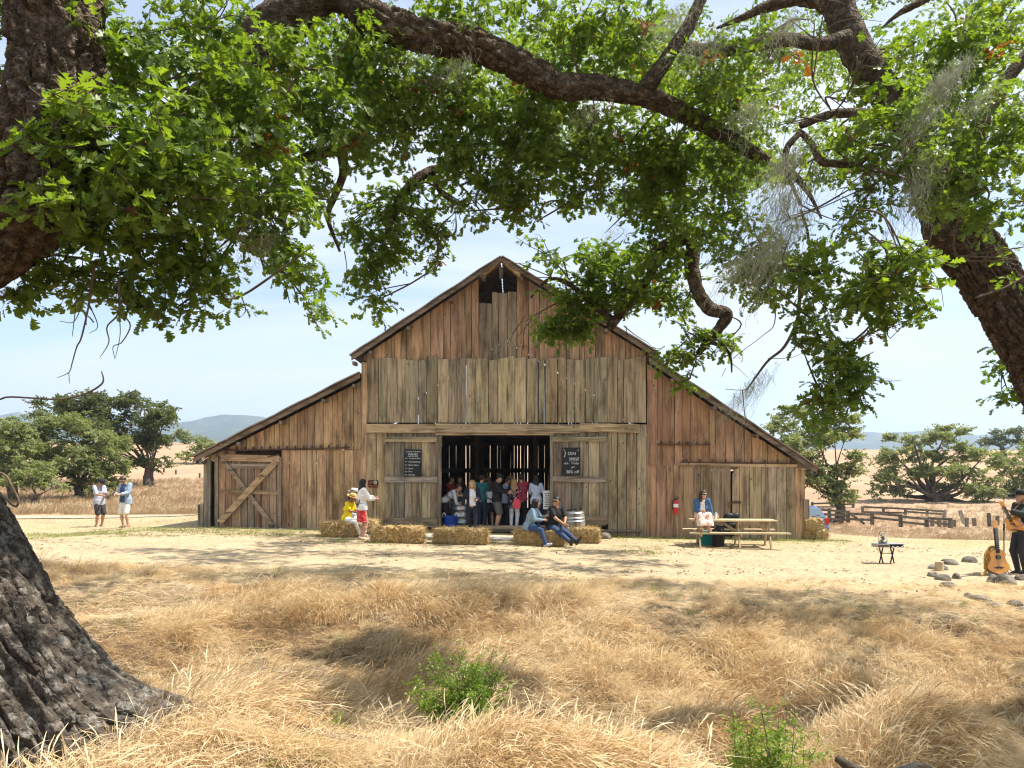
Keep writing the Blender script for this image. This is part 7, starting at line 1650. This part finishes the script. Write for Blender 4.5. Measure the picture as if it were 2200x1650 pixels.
# fallen branch in the gully at the bottom right, root showing
fb = W(1840, 1640, 5.3)
FBR = thing('fallen_branch', 'grey crooked fallen branch in the dark gully at the bottom right', 'branch', fb)
bark_tube('stem', [tuple(W(a, b, c)-fb) for a, b, c in ((1800, 1630, 5.7), (1845, 1660, 5.5), (1900, 1676, 5.3), (1945, 1662, 5.2), (1985, 1654, 5.15), (2030, 1690, 5.1))], [.03, .042, .048, .05, .045, .03], M['far_bark'], FBR, .02, .05, .012, 61)
# flat exposed root running right from the big trunk
# ------------------------------------------------------------------ grasses
def tuft(seed, n, L, w, droop, lean=.35, rad=.05, segs=4, head=.0):
    r_ = np.random.default_rng(seed); V = []; Fc = []
    for _ in range(n):
        az = r_.normal(0, 1.0); le = abs(r_.normal(lean, .25)); l = L*r_.uniform(.5, 1.15)
        d = np.array([math.cos(az)*math.sin(le), math.sin(az)*math.sin(le), math.cos(le)])
        p = np.array([*(r_.normal(0, rad, 2)), -.02]); side = np.cross(d, [0, 0, 1.0]); side /= np.linalg.norm(side)+1e-9
        tw = r_.uniform(-1, 1); side = side*math.cos(tw)+np.cross(d, side)*math.sin(tw)
        dr = droop*r_.uniform(.5, 1.5); b = len(V)
        for i in range(segs+1):
            f = i/segs; ww = w*(1-.75*f)*r_.uniform(.9, 1.1)
            if head and i >= segs-1: ww = w*(1+head)*(1 if i == segs-1 else .3)
            V += [p-side*ww, p+side*ww]
            d = d+np.array([.35*dr, 0, -dr])*(1.0/segs)*(.3+f*1.5); d /= np.linalg.norm(d); p = p+d*l/segs
        Fc += [(b+2*i, b+2*i+1, b+2*i+3, b+2*i+2) for i in range(segs)]
    return np.array(V), Fc
def wind(P, seed=0, base=0.4, var=1.6):
    return base+var*(fbm(P[:, 0]*.75, P[:, 1]*.75, seed+.5, 2, 55)-.5)*2.4+np.random.default_rng(seed).normal(0, .33, len(P))
def frustum_pts(n, y0, y1, seed, pw=1.0, marg=.8):
    r_ = np.random.default_rng(seed); k = int(n*1.0)
    y = np.sqrt(r_.uniform(y0**2, y1**2, k)) if pw == 1 else y0+(y1-y0)*r_.random(k)**pw
    x = (r_.random(k)*2-1)*(y*.7+marg); return np.stack([x, y], 1)
def sow(name, label, cat, variants, XY, m, scl, seed, tilt=True, base=.2, var=2.2):
    z = gz(XY[:, 0], XY[:, 1]); P = np.column_stack([XY, z]); n = len(P); r_ = np.random.default_rng(seed)
    rot = np.stack([r_.normal(0, .12, n), r_.normal(0, .12, n), wind(P, seed, base, var)], 1)
    o = scatter(name, variants, P, rot, scl, r_.integers(0, len(variants), n), m); return tag(o, label, cat, kind='stuff')
# tall dry grass of the bank
XY = frustum_pts(40000, 3.4, 14.6, 1, 1.35)
dens = fbm(XY[:, 0]*.9, XY[:, 1]*.9, 2.0, 3, 21)
edge = sm(12.4, 10.3, XY[:, 1]+(fbm(XY[:, 0]*.45, XY[:, 1]*.45, 0, 3, 9)-.5)*8)
rr_ = np.random.default_rng(5).random(len(XY))
inx = np.hypot(XY[:, 0]+3.6, XY[:, 1]-4.95) > 1.2
gully = np.exp(-((XY[:, 0]-2.5)/.5)**2-((XY[:, 1]-4.9)/.4)**2)+np.exp(-((XY[:, 0]-.3)/.28)**2-((XY[:, 1]-8.1)/.3)**2)
shr = (((XY[:, 0]+.45)/.62)**2+((XY[:, 1]-6.7)/.6)**2 > 1) & (((XY[:, 0]-1.85)/.5)**2+((XY[:, 1]-5.2)/.5)**2 > 1)
keep = (rr_ < np.clip(.12+edge*1.1, 0, 1)*(1-.9*gully)) & inx & shr & (dens > .24)
XY = XY[keep]; dens = dens[keep]; edge = edge[keep]
TALL = [tuft(s, 36, .36, .0022, 2.1 if s % 3 else 1.1, .65, .06, 5, .9 if s % 2 else 0) for s in range(12)]
scl = np.clip(.30+2.2*(dens-.32), .30, 1.5)*np.where(XY[:, 1] < 5.8, 1.25, 1)*(.35+.65*edge)*np.random.default_rng(6).uniform(.75, 1.25, len(XY))
sow('tall_grass', 'tall dry windblown grass covering the bank in the foreground', 'grass', TALL, XY, M['grass'], scl, 3)
# paler seeding stems that stand above and lean across the mat
pick = np.random.default_rng(61).random(len(XY)) < .28
XS = XY[pick]+np.random.default_rng(62).normal(0, .05, (int(pick.sum()), 2))
SEED = [tuft(s+200, 9, .56, .0014, 1.5, .65, .07, 6, 1.5) for s in range(8)]
sow('seeding_grass', 'pale seeding grass stems rising from the foreground bank', 'grass', SEED, XS, M['seedgrass'], scl[pick]*np.random.default_rng(63).uniform(.7, 1.15, len(XS)), 9, base=.5)
# flattened broken straw lying over the soil between the tufts
XF = frustum_pts(15000, 3.6, 14.0, 71, 1.25); XF = XF[np.hypot(XF[:, 0]+3.7, XF[:, 1]-4.95) > 1.1]
FLAT = [tuft(s+400, 12, .24, .0026, .35, 1.42, .10, 3) for s in range(8)]
FLAT = [(np.column_stack([v[:, :2] @ np.array([[math.cos(s), -math.sin(s)], [math.sin(s), math.cos(s)]]), np.abs(v[:, 2])*.6+.012]), f) for s, (v, f) in enumerate(FLAT)]
sow('fallen_straw', 'flattened broken straw lying over the foreground bank', 'straw', FLAT, XF, M['grass'], np.random.default_rng(72).uniform(.6, 1.3, len(XF)), 12, base=0, var=4)
# dark leaf litter and straw scraps over the yard
r2 = np.random.default_rng(81); XL = frustum_pts(6000, 10.5, 23.2, 82, .9); XL = XL[fbm(XL[:, 0]*.7, XL[:, 1]*1.2, 5, 3, 83)+r2.normal(0, .05, len(XL)) > .60]
def flake(seed):
    q = np.random.default_rng(seed); V = []; Fc = []
    for _ in range(3):
        c = np.append(q.normal(0, .05, 2), .012); a = q.uniform(0, 6.28); L, w_ = q.uniform(.02, .055), q.uniform(.006, .02); d = np.array([math.cos(a), math.sin(a), q.uniform(-.2, .5)]); s_ = np.array([-math.sin(a), math.cos(a), 0]); b = len(V)
        V += [c-d*L, c+s_*w_+[0, 0, .008], c+d*L, c-s_*w_]; Fc.append((b, b+1, b+2, b+3))
    return np.array(V), Fc
sow('leaf_litter', 'dark fallen leaves and scraps scattered over the yard', 'leaf litter', [flake(s) for s in range(6)], XL, M['litter'], r2.uniform(.3, 1.1, len(XL)), 13)
# a few green and dead weeds in the bank
XW = frustum_pts(420, 4.2, 14, 91, 1.1); XW = XW[np.hypot(XW[:, 0]+3.7, XW[:, 1]-4.95) > 1.3]
sow('weeds', 'scattered green weed tufts in the dry bank', 'weeds', [tuft(s+500, 12, .20, .005, 1.0, .7, .05, 4) for s in range(5)], XW, M['greengrass'], r2.uniform(.5, 1.3, len(XW)), 14)
# short stubble on the mown yard
XY = frustum_pts(26000, 11.5, 34, 11, .8)
STB = [tuft(s+50, 9, .075, .0035, .9, .8, .06, 3) for s in range(6)]
inb = ~((XY[:, 1] > YB-.1) & (np.abs(XY[:, 0]-.0) < 9.7))
XY = XY[inb & (fbm(XY[:, 0]*.8, XY[:, 1]*1.5, 4, 3, 31) > .38)]
sow('stubble', 'short dry mown stubble over the yard', 'grass', STB, XY, M['stub'], np.random.default_rng(7).uniform(.5, 1.3, len(XY))*np.clip(XY[:, 1]/18, .8, 1.6), 4)
# greenish blades before the left wing and along the barn foot
XY = np.column_stack([np.random.default_rng(8).uniform(-17, -2.5, 3800), np.random.default_rng(9).uniform(19.6, 23.1, 3800)])
XY = XY[fbm(XY[:, 0]*.7, XY[:, 1]*1.3, 1, 3, 41) > .47]
XR = np.column_stack([np.random.default_rng(18).uniform(2.5, 10.5, 900), 23.2-np.abs(np.random.default_rng(19).normal(0, .35, 900))])
XQ = np.column_stack([np.random.default_rng(28).uniform(-5, 4, 1000), np.random.default_rng(29).uniform(18.3, 20.2, 1000)])
XY = np.concatenate([XY, XR, XQ[fbm(XQ[:, 0]*.9, XQ[:, 1]*1.3, 1, 3, 41) > .5]])
sow('green_grass', 'sparse green grass in the yard along the barn front', 'grass', [tuft(s+80, 10, .085, .004, .7, .5, .06, 3) for s in range(5)], XY, M['greengrass'], np.random.default_rng(10).uniform(.5, 1.4, len(XY)), 5)
# taller grass of the fields behind, left and right
r_ = np.random.default_rng(12); y = 33+(62-33)*r_.random(16000)**1.2; x = (r_.random(16000)*2-1)*y*.74
hid = (np.abs(x) < y*.26)
y2 = np.where(x > 0, y-7.5, y); XY = np.column_stack([x, y2])[~hid]; XY = XY[~((XY[:, 1] < 38.5) & (np.abs(XY[:, 0]) < 14.5) & (XY[:, 0] > -10.2))]
FLD = [tuft(s+120, 26, .55, .009, .6, .35, .22, 3, .5) for s in range(6)]
sow('field_grass', 'taller dry grass of the fields behind the barn', 'grass', FLD, XY, M['field'], r_.uniform(.5, 1.15, len(XY))*np.where(XY[:, 0] > 0, .42, .62), 6)

# ------------------------------------------------------------------ haze
hz = MB()
hx, hy0, hy1, hz0, hz1 = 3600, -450, 4300, -40, 260
hz.box((0, (hy0+hy1)/2, (hz0+hz1)/2), (2*hx, hy1-hy0, hz1-hz0))
HAZE = True
if HAZE:
    m = bpy.data.materials.new('haze'); m.use_nodes = True; t = m.node_tree; t.nodes.clear()
    pv = nd(t, 'ShaderNodeVolumePrincipled', None, Color=(.62, .78, 1.0, 1), Density=.00030, Anisotropy=0.2)
    t.links.new(pv.outputs[0], nd(t, 'ShaderNodeOutputMaterial').inputs['Volume'])
    o = hz.build('haze', m); tag(o, 'pale blue haze over the distant mountains', 'haze', kind='stuff'); o.display_type = 'BOUNDS'
for o in SC.objects:
    if o.name.split('.')[0] in ('bumper',): pass
